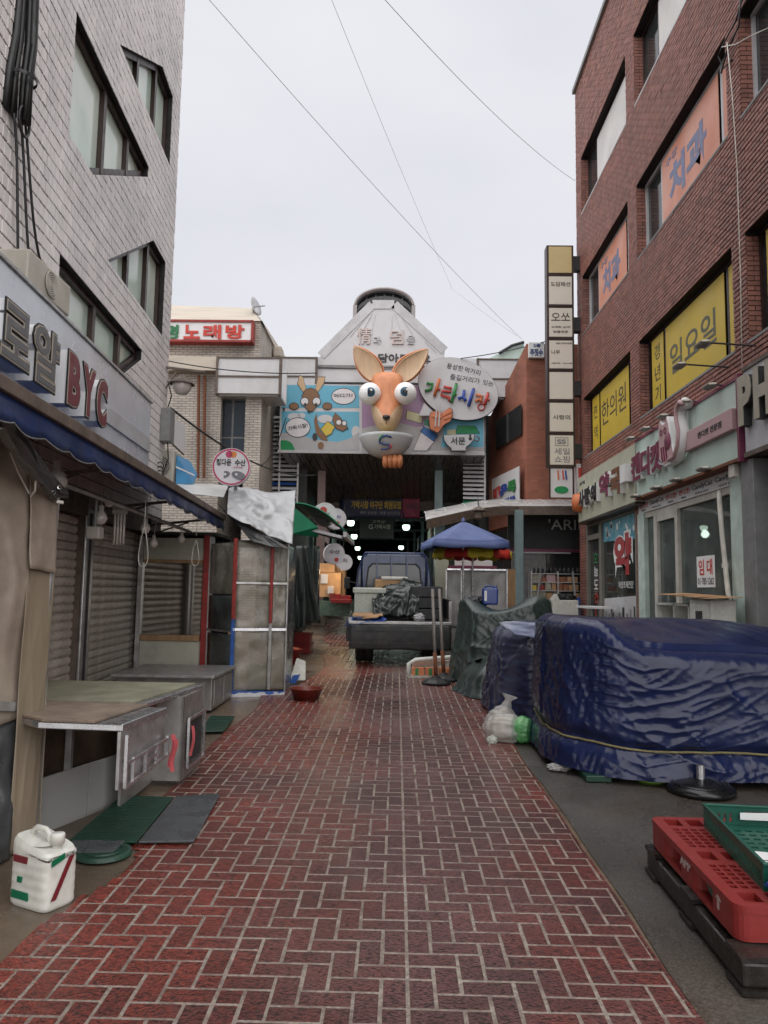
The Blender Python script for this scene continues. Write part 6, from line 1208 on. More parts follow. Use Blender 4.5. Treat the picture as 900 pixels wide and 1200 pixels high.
m = MB(); m.lathe([(0, .03), (.1, .02), (.14, 0)], (4.14, 11.72, 3.95), 20, ax=(-1, 0, 0)); m.build('cat_paw', MAT['maroon'], cs_, True)
for k in range(3): m = MB(); m.bar((4.135, 11.95 - k * .1, 3.66), (4.135, 12.0 - k * .09, 3.9), .02); m.build('cat_stripe', MAT['maroon'], cs_)
ph = thing('shop_sign', 'grey shop sign with two large beige raised letters at the right edge', 'sign', (4.4, 8, 3.37))
B('panel', MAT['light_grey'], ph, 4.32, 4.49, 4.5, 9.5, 3.37, 4.4); B('top_trim', MAT['trim_brown'], ph, 4.3, 4.5, 4.5, 9.51, 4.4, 4.45); B('bottom_trim', MAT['trim_brown'], ph, 4.3, 4.5, 4.5, 9.51, 3.31, 3.37)
for ch, ya, yb in (('P', 9.44, 9.08), ('H', 9.02, 8.6)): chan(ph, ch, ya, yb, 3.68, 4.3, 4.32, 'beige_letter', 'dark', .1, .05)
# spotlights on arms
mat('spot_beige', (.45, .42, .37), .5, .12, 8); spots = [(13.75, 4.38, .14, 0), (12.9, 4.38, .14, 0), (12.05, 4.4, .14, 0), (11.1, 4.39, .14, 0), (10.2, 4.39, .14, 0), (13.6, 3.32, .12, 1), (12.5, 3.32, .12, 1), (11.6, 3.32, .12, 1), (10.55, 3.32, .12, 1), (10.3, 4.7, .5, 2), (9.5, 4.74, .5, 2)]
src = {}
for k, (y, z, r, kind) in enumerate(spots):
    p = Vector((4.3 - r, y, z)); lab = ['beige sign spotlight over the white block of the pharmacy sign', 'beige sign spotlight over the maroon letters of the mint sign', 'beige sign spotlight over the cat emblem', 'beige sign spotlight over the cat tail end', 'beige sign spotlight over the pink band', 'beige spotlight under the mint sign, nearest the pharmacy', 'beige spotlight under the mint sign, second from the pharmacy', 'beige spotlight under the mint sign, third from the pharmacy', 'beige spotlight under the mint sign, farthest from the pharmacy', 'pale spotlight on a long thin arm below the yellow 일요일 window', 'pale spotlight on a long thin arm above the grey sign at the right edge'][k]
    key = (kind, r)
    if key not in src:
        t = thing('spotlight', lab, 'spotlight', p, 'sign spotlights'); src[key] = t
        m = MB(); m.slab([p + Vector(v) for v in ((-.03, -.14, 0), (-.03, .14, 0), (-.05, .11, .035), (-.05, -.11, .035))], (.11, 0, .012)); m.build('head', MAT['spot_beige'], t, bevel=.015)
        m = MB(); m.slab([p + Vector(v) for v in ((-.02, -.11, -.012), (-.02, .11, -.012), (.09, .11, -.002), (.09, -.11, -.002))], (0, 0, .006)); m.build('lens', MAT['grey'], t)
        m = MB(); m.tube([p + Vector((.05, 0, .04)), p + Vector((.18, 0, .03)), Vector((4.5, y, z + (.0 if kind < 2 else .0)))], .012, 6); m.build('arm', MAT['dark'], t)
    else:
        t = copy_tree(src[key], p); t['label'] = lab
# text strip and cafe shopfront
sf = thing('vacant_shopfront', 'vacant shopfront with mint frame, white door frames and large dusty panes', 'shopfront', (4.6, 12, .25))
B('text_strip', MAT['white'], sf, 4.47, 4.5, 9.8, 14.25, 3.08, 3.29)
for k, (b_, ya, yb, mt) in enumerate((('캔디캣', 14.15, 13.7, 'red_letter'), ('CandyCat', 13.6, 12.9, 'outline'), ('캔디캣!', 12.8, 12.3, 'red_letter'), ('캔디캣!', 12.2, 11.75, 'red_letter'), ('CandyCat', 11.65, 10.9, 'outline'), ('CandyCat', 10.8, 10.05, 'outline'))):
    rt('lettering', b_, MAT[mt], sf, ya, yb, 3.16, 3.25, 4.469, .003, .01); rt('lettering', '커피와 음료', MAT['ink'], sf, ya - .1, yb + .15, 3.10, 3.135, 4.469, .003, 0)
zf = .28
B('jamb', MAT['mint_frame'], sf, 4.46, 4.62, 13.95, 14.3, zf, 3.08, bevel=.006); B('jamb', MAT['mint_frame'], sf, 4.44, 4.62, 9.8, 10.28, zf - .05, 3.29, bevel=.006)
B('head_rail', MAT['beige_metal'], sf, 4.5, 4.6, 10.28, 13.95, 2.98, 3.08); B('mullion', MAT['beige_metal'], sf, 4.49, 4.6, 13.34, 13.5, zf, 2.98); B('mullion', MAT['beige_metal'], sf, 4.49, 4.6, 12.36, 12.48, zf, 2.98); B('mullion', MAT['beige_metal'], sf, 4.5, 4.6, 10.28, 10.36, zf, 2.98); B('transom', MAT['beige_metal'], sf, 4.5, 4.6, 12.48, 13.34, 2.86, 2.98); B('bottom_rail', MAT['beige_metal'], sf, 4.49, 4.6, 10.36, 13.95, zf, zf + .2)
for y0, y1 in ((13.5, 13.95), (12.48, 13.34), (10.36, 12.36)): B('pane', MAT['glass_shop'], sf, 4.545, 4.551, y0, y1, zf + .2, 2.98)
B('door_handle', MAT['steel_bright'], sf, 4.46, 4.49, 13.2, 13.23, 1.2, 1.6)
mat('room', (.45, .47, .44), .8, .15, 1.5); m = MB(); m.box(8.0, 8.1, 9.5, 14.4, .1, 3.4); m.build('back_wall', MAT['room'], sf); B('room_floor', MAT['grey'], sf, 4.6, 8, 9.6, 14.35, .22, .28); B('room_ceiling', MAT['room'], sf, 4.62, 8, 9.6, 14.35, 3.35, 3.42); B('room_side', MAT['room'], sf, 4.65, 8, 14.3, 14.36, .28, 3.35); B('room_side', MAT['room'], sf, 4.65, 8, 9.62, 9.7, .28, 3.35)
t = thing('rent_notice', 'white notice with red 임대 lettering stuck on the vacant shop window', 'notice', (4.54, 11.4, 1.7)); B('paper', MAT['white_clean'], t, 4.536, 4.541, 11.06, 11.72, 1.72, 2.18); rt('lettering', '임', MAT['red_letter'], t, 11.64, 11.44, 1.9, 2.13, 4.535, .002, .02); rt('lettering', '대', MAT['red_letter'], t, 11.34, 11.14, 1.9, 2.13, 4.535, .002, .02); rt('lettering', '01·785·1262', MAT['ink'], t, 11.68, 11.1, 1.76, 1.86, 4.535, .002, .01)
t = thing('drain_pipe', 'bent beige drain pipe leaning on the mint jamb', 'pipe', (4.35, 10.1, .3)); m = MB(); m.tube([(4.4, 10.5, 3.02), (4.36, 10.42, 2.9), (4.36, 10.36, 2.4), (4.36, 10.24, 1.7), (4.33, 10.05, 1.2), (4.3, 9.95, .8), (4.28, 9.9, .25)], .032, 10); m.build('pipe', MAT['beige_metal'], t, True); m = MB(); m.lathe([(.035, -.03), (.042, -.03), (.042, .03), (.035, .03)], (4.36, 10.3, 2.0), 14); m.build('collar', MAT['beige_metal'], t)
t = thing('shop_pillar', 'dark grey pillar right of the mint framed shopfront', 'pillar', (4.45, 9.6, .2)); B('shaft', MAT['grey'], t, 4.36, 4.62, 9.42, 9.76, .2, 3.3, bevel=.01); B('junction_box', MAT['beige_metal'], t, 4.3, 4.38, 9.82, 9.98, 3.12, 3.32, bevel=.01)
sp = thing('closed_shopfront', 'dark closed shopfront at the right edge below the grey sign', 'shopfront', (4.7, 8, .2)); B('pane', MAT['pane_dark'], sp, 4.62, 4.63, 4.6, 9.42, .3, 3.3); B('rail', MAT['grey'], sp, 4.56, 4.62, 4.6, 9.42, 2.6, 2.7); B('rail', MAT['grey'], sp, 4.56, 4.62, 9.1, 9.2, .3, 3.3)
# pharmacy shopfront
mat('frame_taupe', (.17, .16, .14), .5, .12, 5); mat('film_teal', (.05, .25, .36), .4, .1, 3, dirt=.5, dscale=6, dcol=(.35, .5, .55)); mat('pane_pharm', (.03, .035, .032), .04, .2, 2)
mat('deep_red', (.33, .02, .03), .4, .05)
pf = thing('pharmacy_shopfront', 'pharmacy window with a teal film band and a big red 약 character', 'shopfront', (4.6, 16.4, .35))
for a in ((4.5, 4.62, 18.2, 18.35, .3, 3.26), (4.5, 4.62, 17.0, 17.2, .3, 3.26), (4.5, 4.62, 14.5, 14.6, .3, 3.26), (4.5, 4.62, 17.2, 18.2, 2.84, 2.96), (4.5, 4.62, 17.2, 18.2, 3.16, 3.26), (4.5, 4.62, 14.6, 17.0, 3.16, 3.26), (4.5, 4.62, 14.6, 17.0, .3, .5)): B('frame_bar', MAT['frame_taupe'], pf, *a)
B('pane', MAT['pane_pharm'], pf, 4.56, 4.566, 14.6, 17.0, .5, 3.16); B('door_pane', MAT['pane_pharm'], pf, 4.56, 4.566, 17.2, 18.2, .3, 2.84); B('fanlight', MAT['pane_dark'], pf, 4.56, 4.566, 17.2, 18.2, 2.96, 3.16)
m = MB(); m.slab([(4.555, 17.0, 2.74), (4.555, 14.6, 2.66), (4.555, 14.6, 3.16), (4.555, 17.0, 3.16)], (-.003, 0, 0)); m.build('teal_film', MAT['film_teal'], pf)
rr = random.Random(5)
for k in range(14): m = MB(); r = rr.uniform(.03, .08); m.lathe([(0, .001), (r, .001)], (4.5505, rr.uniform(14.8, 16.9), rr.uniform(2.82, 3.08)), 12, ax=(-1, 0, 0)); m.build('film_dot', MAT['white'], pf)
rt('letter_border', '약', MAT['white_clean'], pf, 16.24, 14.91, 1.94, 2.86, 4.554, .003, .12); rt('lettering', '약', MAT['deep_red'], pf, 16.17, 14.98, 1.98, 2.82, 4.550, .003, .055)
rt('lettering', '처방조제전문', MAT['white'], pf, 15.9, 14.9, 1.72, 1.86, 4.553, .003, .0)
for k, (ch, mt) in enumerate((('오', 'l_green'), ('늘', 'white'), ('도', 'white'), ('건', 'l_red'), ('강', 'l_red'))): rt('lettering', ch, MAT[mt], pf, 17.85, 17.5, 2.3 - k * .3, 2.52 - k * .3, 4.553, .003, .01)
m = MB(); m.slab([(4.553, 17.0, 1.0), (4.553, 14.6, 1.0), (4.553, 14.6, 1.58), (4.553, 17.0, 1.5)], (-.002, 0, 0)); m.build('city_poster', MAT['light_grey'], pf)
for k in range(9):
    y = 16.9 - k * .25; h_ = rr.uniform(.15, .38); m = MB(); m.box(4.546, 4.551, y - rr.uniform(.08, .2), y, 1.0, 1.0 + h_); m.build('printed_building', MAT[('grey', 'fishgrey', 'dark')[k % 3]], pf)
t = thing('folding_table', 'small pale folding table in front of the pharmacy window', 'table', (4.2, 16.3, gz(16.3))); B('top', MAT['white'], t, 3.9, 4.4, 15.6, 16.9, 1.3, 1.34)
for x in (3.95, 4.35):
    for y in (15.7, 16.8): m = MB(); m.bar((x, y, gz(y)), (x, y, 1.3), .03); m.build('leg', MAT['grey'], t)
# outdoor clutter by the cafe
t = thing('air_conditioner', 'old white air conditioner casing under torn cardboard by the vacant shop window', 'air conditioner', (4.15, 10.25, gz(10.2))); B('case', MAT['white_plastic'], t, 3.95, 4.27, 9.78, 10.5, gz(10.2), 1.55, bevel=.02); B('panel', MAT['white_plastic'], t, 3.935, 3.95, 9.84, 10.44, .9, 1.48, bevel=.01); B('slot', MAT['dark'], t, 3.93, 3.937, 10.02, 10.24, 1.22, 1.40); B('latch', MAT['grey'], t, 3.928, 3.935, 10.1, 10.16, 1.05, 1.2)
t = thing('shelf_rack', 'white slatted rack beside the old air conditioner', 'rack', (4.15, 11.2, gz(11.2)))
for z in (.5, .85, 1.2, 1.45): B('shelf', MAT['white_plastic'], t, 4.0, 4.35, 10.62, 12.0, z, z + .03)
for y in (10.64, 11.2, 11.96): B('upright', MAT['white_plastic'], t, 4.0, 4.35, y, y + .05, gz(11), 1.48)
t = thing('cardboard_scraps', 'torn brown cardboard sheets on top of the air conditioner and rack', 'cardboard', (4.1, 10.9, 1.55))
for k in range(4): y = 9.9 + k * .45; z = 1.56 + .012 * k; m = MB(); m.slab([(3.85, y - .3, z), (4.3, y - .25, z + .02), (4.35, y + .45, z + .03), (3.95, y + .5, z - .01 + .02 * (k % 2))], (0, 0, .008)); m.build('sheet', MAT['card'], t)
# sign tower
tw = thing('sign_tower', 'tall stack of lit box signs bracketed to the brick building corner', 'sign', (3.95, 18.5, 3.9)); YT = 18.55
mat('lightbox', (.70, .66, .58), .4, .05, 2, dirt=.2, dscale=2, dcol=(.35, .3, .22)); mat('lightbox_y', (.55, .45, .22), .4, .05, 2)
ysz = [287, 322, 359, 397, 434, 470, 508, 547]; x0, x1 = D(643, 450, YT).x, D(672, 450, YT).x
texts = [[], [('도담패션', .1, .62, .8, .15)], [('오쏘', .12, .55, .76, .24), ('수제화 남/여', .12, .32, .76, .07), ('맞춤전문', .2, .17, .6, .08)], [('일본가정식전문', .3, .82, .65, .06), ('나무', .12, .5, .34, .14), ('선물세트 · 건강식품', .1, .2, .85, .04)], [], [('사랑의', .15, .42, .7, .15)], [('세일', .2, .36, .62, .2), ('쇼핑', .2, .12, .62, .2)]]
for i in range(7):
    z1, z0 = D(657, ysz[i], YT).z, D(657, ysz[i+1], YT).z
    bxo = B('sign_box', MAT['brown_metal'], tw, x0 - .03, x1 + .03, YT, YT + .3, z0 + .0, z1 - .012); f = B('face', MAT['lightbox_y'] if i == 0 else MAT['lightbox'], bxo, x0 + .02, x1 - .02, YT - .012, YT, z0 + .05, z1 - .05)
    for body, u, v, w_, h_ in texts[i]: txt('lettering', body, MAT['letter_blue'] if i == 6 and 'letter_blue' in MAT else MAT['fishgrey'] if i == 6 else MAT['ink'], bxo, (x0 + (x1 - x0) * u, YT - .013, z0 + (z1 - z0) * v), (1, 0, 0), UP, (x1 - x0) * w_, (z1 - z0) * h_, .004, .01)
    if i == 6:
        c_ = Vector(((x0 + x1) / 2, YT - .014, z0 + (z1 - z0) * .75)); m = MB()
        for a in ((-.16, .16, .09, .105), (-.16, .16, -.105, -.09), (-.16, -.145, -.09, .09), (.145, .16, -.09, .09)): m.box(c_.x + a[0], c_.x + a[1], YT - .018, YT - .012, c_.z + a[2], c_.z + a[3])
        m.build('emblem', MAT['fishgrey'], bxo); txt('lettering', 'SS', MAT['fishgrey'], bxo, c_ + Vector((-.11, 0, -.06)), (1, 0, 0), UP, .22, .12, .004, .04)
for i in (0, 2, 4, 6): z = D(657, ysz[i] + 20, YT).z; B('bracket', MAT['black'], tw, x1 + .03, 4.52, YT + .05, YT + .25, z - .18, z + .18)
mat('poster_white', (.66, .66, .67), .45, .03)
t = thing('shop_poster', 'white poster with small cartoon food drawings under the sign tower', 'poster', D(658, 583, 18.6)); a_, b_ = D(645, 549, 18.6), D(671, 583, 18.6); B('panel', MAT['poster_white'], t, a_.x, b_.x, 18.6, 18.64, b_.z, a_.z); m = MB(); c_ = D(658, 574, 18.59); m.slab([c_ + Vector((.17 * math.cos(a), 0, .09 * math.sin(a))) for a in [i * math.pi / 8 for i in range(16)]], (0, -.004, 0)); m.build('drawing', MAT['green_print'], t)
for dx, mt in ((-.09, 'l_orange'), (.03, 'l_red'), (.1, 'l_blue')): m = MB(); m.tube([D(658, 556, 18.59) + Vector((dx, 0, .1)), D(658, 562, 18.59) + Vector((dx + .02, 0, 0))], .02, 6); m.build('drawing', MAT[mt], t)
B('frame', MAT['brown_metal'], t, a_.x - .03, a_.x, 18.59, 18.65, b_.z - .03, a_.z + .03); B('frame', MAT['brown_metal'], t, b_.x, b_.x + .03, 18.59, 18.65, b_.z - .03, a_.z + .03)
# red brick shop behind
brickmat('far_brick', (.36, .125, .075), (.28, .09, .055), (.22, .11, .08), .21, .07, .008)
rs = thing('red_brick_shop', 'low red brick shop building with a rounded plastic canopy beside the gate', 'building', (4, 21, .5)); YR = 20.5
c0_, zr = D(617, 450, YR).x, D(625, 403, YR).z; c1_ = D(573, 500, 24).x
m = MB(); m.box(c0_, 9, YR, YR + .3, 3.9, zr); m.build('front_wall', MAT['far_brick'], rs)
m = MB(); m.slab([(c0_, YR, 3.5), (c1_, 24, 3.5), (c1_, 24, zr - 1.3), (c0_, YR, zr)], (.25, .06, 0)); m.build('side_wall', MAT['far_brick'], rs)
m = MB(); m.slab([(c0_ + .1, YR + .1, zr - .1), (9, YR + .1, zr - .1), (9, 26, zr - .1), (c0_ + .1, 26, zr - .1)], (0, 0, .1)); m.build('roof', MAT['grey'], rs)
def side(u, z, o_=.0): p = Vector((c0_, YR, z)).lerp(Vector((c1_, 24, z)), u); return p + Vector((-.16 * 1 - o_, -.03, 0)) * .3
m = MB(); m.slab([side(.08, 5.9), side(.72, 5.9), side(.72, 6.75), side(.08, 6.75)], (-.02, 0, 0)); w_ = m.build('window', MAT['pane_dark'], rs); m = MB(); m.bar(side(.4, 5.9, .1), side(.4, 6.75, .1), .05); m.build('mullion', MAT['dark'], w_)
t = thing('food_poster', 'white shop poster with red, blue and green blob lettering on the red brick wall', 'poster', side(.4, 4.0)); P = [side(.04, 3.95, .3), side(.75, 3.95, .3), side(.75, 5.0, .3), side(.04, 5.0, .3)]; m = MB(); m.slab(P, (-.03, -.02, 0)); m.build('panel', MAT['poster_white'], t)
U_ = (P[0] - P[1]).normalized()
for ch, u, mt in (('매', .08, 'l_red'), ('운', .36, 'l_blue'), ('족', .64, 'l_green')): txt('lettering', ch, MAT[mt], t, P[1].lerp(P[0], u) + Vector((-.05, -.03, .38)), U_, UP, (P[0]-P[1]).length * .27, .36, .01, .06)
txt('lettering', '닭발전문', MAT['l_blue'], t, P[1].lerp(P[0], .1) + Vector((-.05, -.03, .12)), U_, UP, (P[0]-P[1]).length * .8, .18, .01, .04)
t = thing('martial_arts_sign', 'small pale square sign with navy 주짓수 lettering on red brick', 'sign', D(628, 410, 20.4)); a_, b_ = D(619.5, 401, 20.38), D(638, 419, 20.38); B('panel', MAT['white'], t, a_.x, b_.x, 20.38, 20.5, b_.z, a_.z, bevel=.01); txt('lettering', '주짓수', MAT['logo_blue'], t, D(621, 417, 20.37), (1, 0, 0), UP, .35, .2, .006, .03); txt('lettering', '2층', MAT['logo_blue'], t, D(625, 406.5, 20.37), (1, 0, 0), UP, .2, .09, .006, .02)
# green roof behind right fascia
t = thing('green_roof', 'pale green sloped roof behind the right fascia', 'roof', D(590, 420, 24)); m = MB(); m.slab([D(572, 421, 24), D(614, 421, 24), D(614, 402, 24), D(598, 406, 24)], (0, .5, 0)); m.build('sheet', MAT['sign_mint'], t); m = MB(); m.tube([D(585, 414, 23.9), D(600, 405, 23.9), D(614, 401, 23.9)], .05, 6); m.build('ridge_debris', MAT['dark'], t)
# ARIB shop and canopy
ab = thing('closed_shop', 'dark shop with large grey Roman letters under the rounded canopy', 'shop', (4, 20.6, .5)); B('sign_band', MAT['dark'], ab, 2.95, 6, 20.45, 20.55, 2.75, 3.85); txt('lettering', "'ARIB", MAT['light_grey'], ab, D(643, 620.5, 20.44), (1, 0, 0), UP, 1.0, .28, .01, .0)
B('band_edge', MAT['maroon'], ab, 2.95, 6, 20.42, 20.48, 2.68, 2.76); B('shop_pane', MAT['pane_dark'], ab, 3.9, 6, 20.5, 20.51, .5, 2.68); B('wall_panel', MAT['grey'], ab, 3.05, 3.95, 20.46, 20.52, .5, 2.68); B('light_strip', MAT['light_grey'], ab, 3.0, 4.6, 20.4, 20.44, 2.64, 2.68)
sv = thing('goods_shelf', 'metal shelf stacked with boxes and jars outside the dark shop', 'shelf', (3.9, 19.7, gz(19.7))); xa, xb = D(622, 690, 19.7).x, D(684, 690, 19.7).x; zs = [D(650, py, 19.7).z for py in (715, 703, 692, 682, 672)]
for z in zs: B('shelf_board', MAT['steel'], sv, xa, xb, 19.6, 20.0, z - .02, z)
for x in (xa, (xa + xb) / 2, xb): B('upright', MAT['steel'], sv, x - .015, x + .015, 19.58, 20.02, gz(19.8), zs[-1] + .05)
rr = random.Random(9); pal = ['goods_a', 'goods_b', 'sign_pink', 'card', 'blue_paint', 'white', 'yellow_print', 'red_paint']
for z in zs[:-1]:
    x = xa + .03
    while x < xb - .2: w_ = rr.uniform(.12, .34); B('goods_box', MAT[pal[rr.randrange(len(pal))]], sv, x, x + w_ - .02, 19.63, 19.95, z, z + rr.uniform(.12, .2)); x += w_
for k in range(11): x = xa + .1 + k * .11; m = MB(); m.lathe([(0, 0), (.035, 0), (.035, .1), (.02, .13), (.02, .15), (0, .15)], (x, 19.8, zs[-1]), 10); m.build('jar', MAT['dark'], sv, True)
t = thing('white_bin', 'white plastic chest with dark contents in front of the goods shelf', 'bin', D(660, 718, 18.6)); a_, b_ = D(646, 700, 18.7), D(676, 720, 18.7); B('body', MAT['white_plastic'], t, a_.x, b_.x, 18.5, 18.95, gz(18.7), a_.z - .06, bevel=.02); m = MB(); m.slab([(a_.x, 18.5, a_.z - .06), (a_.x + .1, 18.5, a_.z + .08), (a_.x + .16, 18.5, a_.z - .06)], (0, .45, 0)); m.build('side_flap', MAT['white_plastic'], t); blob('x', None, None, Vector(((a_.x + b_.x) / 2 + .05, 18.75, a_.z - .08)), .24, .18, .09, MAT['black'], .3, 3, 4, t, 'black_bag')
t = thing('step_ladder', 'narrow metal ladder frame leaning at the goods shelf', 'ladder', D(630, 725, 19.2)); m = MB(); m.bar(D(626, 725, 19.2), D(634, 672, 19.5), .04); m.bar(D(676, 722, 19.0), D(671, 670, 19.5), .04); m.build('rail', MAT['grey'], t)
t = thing('blue_board', 'dark blue board standing by the pharmacy pier', 'board', D(683, 718, 18.9)); a_, b_ = D(677, 700, 18.8), D(687, 725, 18.8); B('board', MAT['blue_paint'], t, a_.x, b_.x, 18.98, 19.02, gz(19), a_.z)
mat('canopy_clear', (.42, .41, .40), .25, .12, 2, dirt=.3, dscale=3, dcol=(.25, .22, .2))
cp = thing('street_canopy', 'rounded grey plastic canopy on teal posts in front of the red brick shop', 'canopy', (3, 18.8, gz(18.8)))
def can(u, v):                              # curved canopy sheet, bending away towards the gate on the left
    e = D(500 + 190 * u, 604 - 10 * min(1, u * 2.2) + (6 * (1 - u / .3) if u < .3 else 0), 17.2 + 1.9 * min(1, u * 1.8)); a = v * math.pi / 2
    return e + Vector((.0, 1.6 * math.sin(a), .34 * (1 - (1 - math.sin(a)) ** 2)))
m = MB(); m.grid(30, 10, can); m.build('sheet', MAT['canopy_clear'], cp, True, thick=.02)
m = MB()
for i in range(30):
    p, q = can(i / 30, 0), can((i + 1) / 30, 0); m.slab([p + Vector((0, -.02, .02)), q + Vector((0, -.02, .02)), q + Vector((0, -.02, -.2)), p + Vector((0, -.02, -.2))], (0, .04, 0))
m.build('edge_beam', MAT['trim_brown'], cp)
for i in range(9): u = i / 8; m = MB(); m.tube([can(u, v / 8) + Vector((0, .03, .008)) for v in range(9)], .016, 6); m.build('rib', MAT['light_grey'], cp, True)
for px, yy in ((608, 18.9), (514, 18.2)):
    p = D(px, 650, yy); m = MB(); m.box(p.x - .1, p.x + .1, yy - .1, yy + .1, gz(yy), D(px, 598, yy).z); m.build('post', MAT['column_teal'], cp, bevel=.01)
t = thing('wall_lantern', 'small brown lantern hanging under the rounded canopy', 'lantern', D(561, 600, 18)); p = D(561, 601, 17.9); m = MB(); m.lathe([(.02, .16), (.2, .06), (.2, .04), (.08, .03), (.1, -.12), (.06, -.16), (0, -.16)], p, 6); m.build('shade', MAT['trim_brown'], t); m = MB(); m.bar(p + Vector((0, 0, .15)), p + Vector((0, .2, .35)), .03); m.build('hanger', MAT['dark'], t)
# parasols and stall
mat('parasol_blue', (.095, .135, .31), .6, .08, 3, .1, 30); mat('parasol_red', (.5, .03, .02), .6, .08); mat('parasol_yellow', (.62, .48, .03), .6, .05)
def parasol(label, top, r, h, mats, n=8, rot=.2, val=.14):
    c_ = Vector((top.x, top.y, gz(top.y))); t = thing('parasol', label, 'parasol', c_)
    for k in range(n):
        a0, a1 = rot + 2 * math.pi * k / n, rot + 2 * math.pi * (k + 1) / n
        def pn(u, v): a = a0 + (a1 - a0) * u; rad = r * v * (math.cos(math.pi / n) / math.cos((u - .5) * 2 * math.pi / n)); return top + Vector((rad * math.cos(a), rad * math.sin(a), -h * v ** 1.08 - .03 * math.sin(u * math.pi) * v))
        m = MB(); m.grid(8, 8, pn); p_ = m.build('panel', MAT[mats[k % len(mats)]], t, True, thick=.004)
        m = MB(); m.grid(8, 2, lambda u, v: pn(u, 1) + Vector((0, 0, -val * v * (.85 + .15 * math.sin(u * 9)))) + Vector((math.cos(a0), math.sin(a0), 0)) * .02 * v); m.build('valance', MAT[mats[k % len(mats)]], p_, True, thick=.004)
        m = MB(); m.bar(top + Vector((0, 0, -.06)), pn(0, 1) + Vector((0, 0, .0)), .015); m.build('rib', MAT['steel'], t)
    m = MB(); m.tube([c_, top + Vector((0, 0, .05))], .02, 10); m.build('pole', MAT['steel_bright'], t); m = MB(); m.lathe([(0, 0), (.25, 0), (.25, .06), (.04, .1), (0, .1)], c_, 16); m.build('base', MAT['black'], t); m = MB(); m.lathe([(0, .08), (.03, .04), (.04, 0)], top, 10); m.build('finial', MAT[mats[0]], t, True)
parasol('blue fabric parasol open in front of the rounded canopy', D(543, 611, 14.5), .97, .40, ['parasol_blue'], 4, R_(-127), .13)
parasol('red and yellow parasol mostly hidden behind the blue one', D(554, 622, 15.2), .78, .40, ['parasol_red', 'parasol_yellow'], 10, .1, .16)
sw = thing('vinyl_stall', 'stall with a pale vinyl front panel below the blue parasol', 'stall', (1.5, 15.5, gz(15.5))); mat('vinyl_white', (.42, .40, .39), .3, .15, 3, .2, 8, hue=(.5, .49, .48))
a_, b_ = D(523, 667, 15.4), D(594, 710, 15.4); m = MB(); m.grid(30, 16, lambda u, v: (a_.x + (b_.x - a_.x) * u, 15.4 + .03 * noise.noise((u * 6, v * 4, 0)), .9 + (a_.z - .9) * v)); m.build('front_panel', MAT['vinyl_white'], sw, True, thick=.004)
for x in (a_.x, a_.x + .3, b_.x): m = MB(); m.bar((x, 15.38, gz(15.4)), (x, 15.38, a_.z + .02), .03); m.build('post', MAT['steel'], sw)
m = MB(); m.bar((a_.x, 15.38, a_.z), (b_.x, 15.38, a_.z), .03); m.build('rail', MAT['steel_bright'], sw); B('counter', MAT['galv'], sw, a_.x, b_.x, 15.45, 16.4, gz(15.5), 1.4); B('white_board', MAT['white'], sw, D(533, 655, 16.5).x, D(577, 655, 16.5).x, 16.5, 16.55, D(550, 663, 16.5).z, D(550, 651, 16.5).z); B('dark_rail', MAT['maroon'], sw, D(525, 655, 16.5).x, D(582, 655, 16.5).x, 16.45, 16.5, D(550, 667, 16.5).z, D(550, 663, 16.5).z); B('cabinet', MAT['sign_cream'], sw, D(510, 650, 16.6).x, D(526, 650, 16.6).x, 16.6, 17.2, gz(17), D(518, 642, 16.6).z, bevel=.01); B('back_board', MAT['wood'], sw, D(594, 668, 16.2).x, D(604, 668, 16.2).x, 16.2, 16.25, gz(16), D(599, 667, 16.2).z)
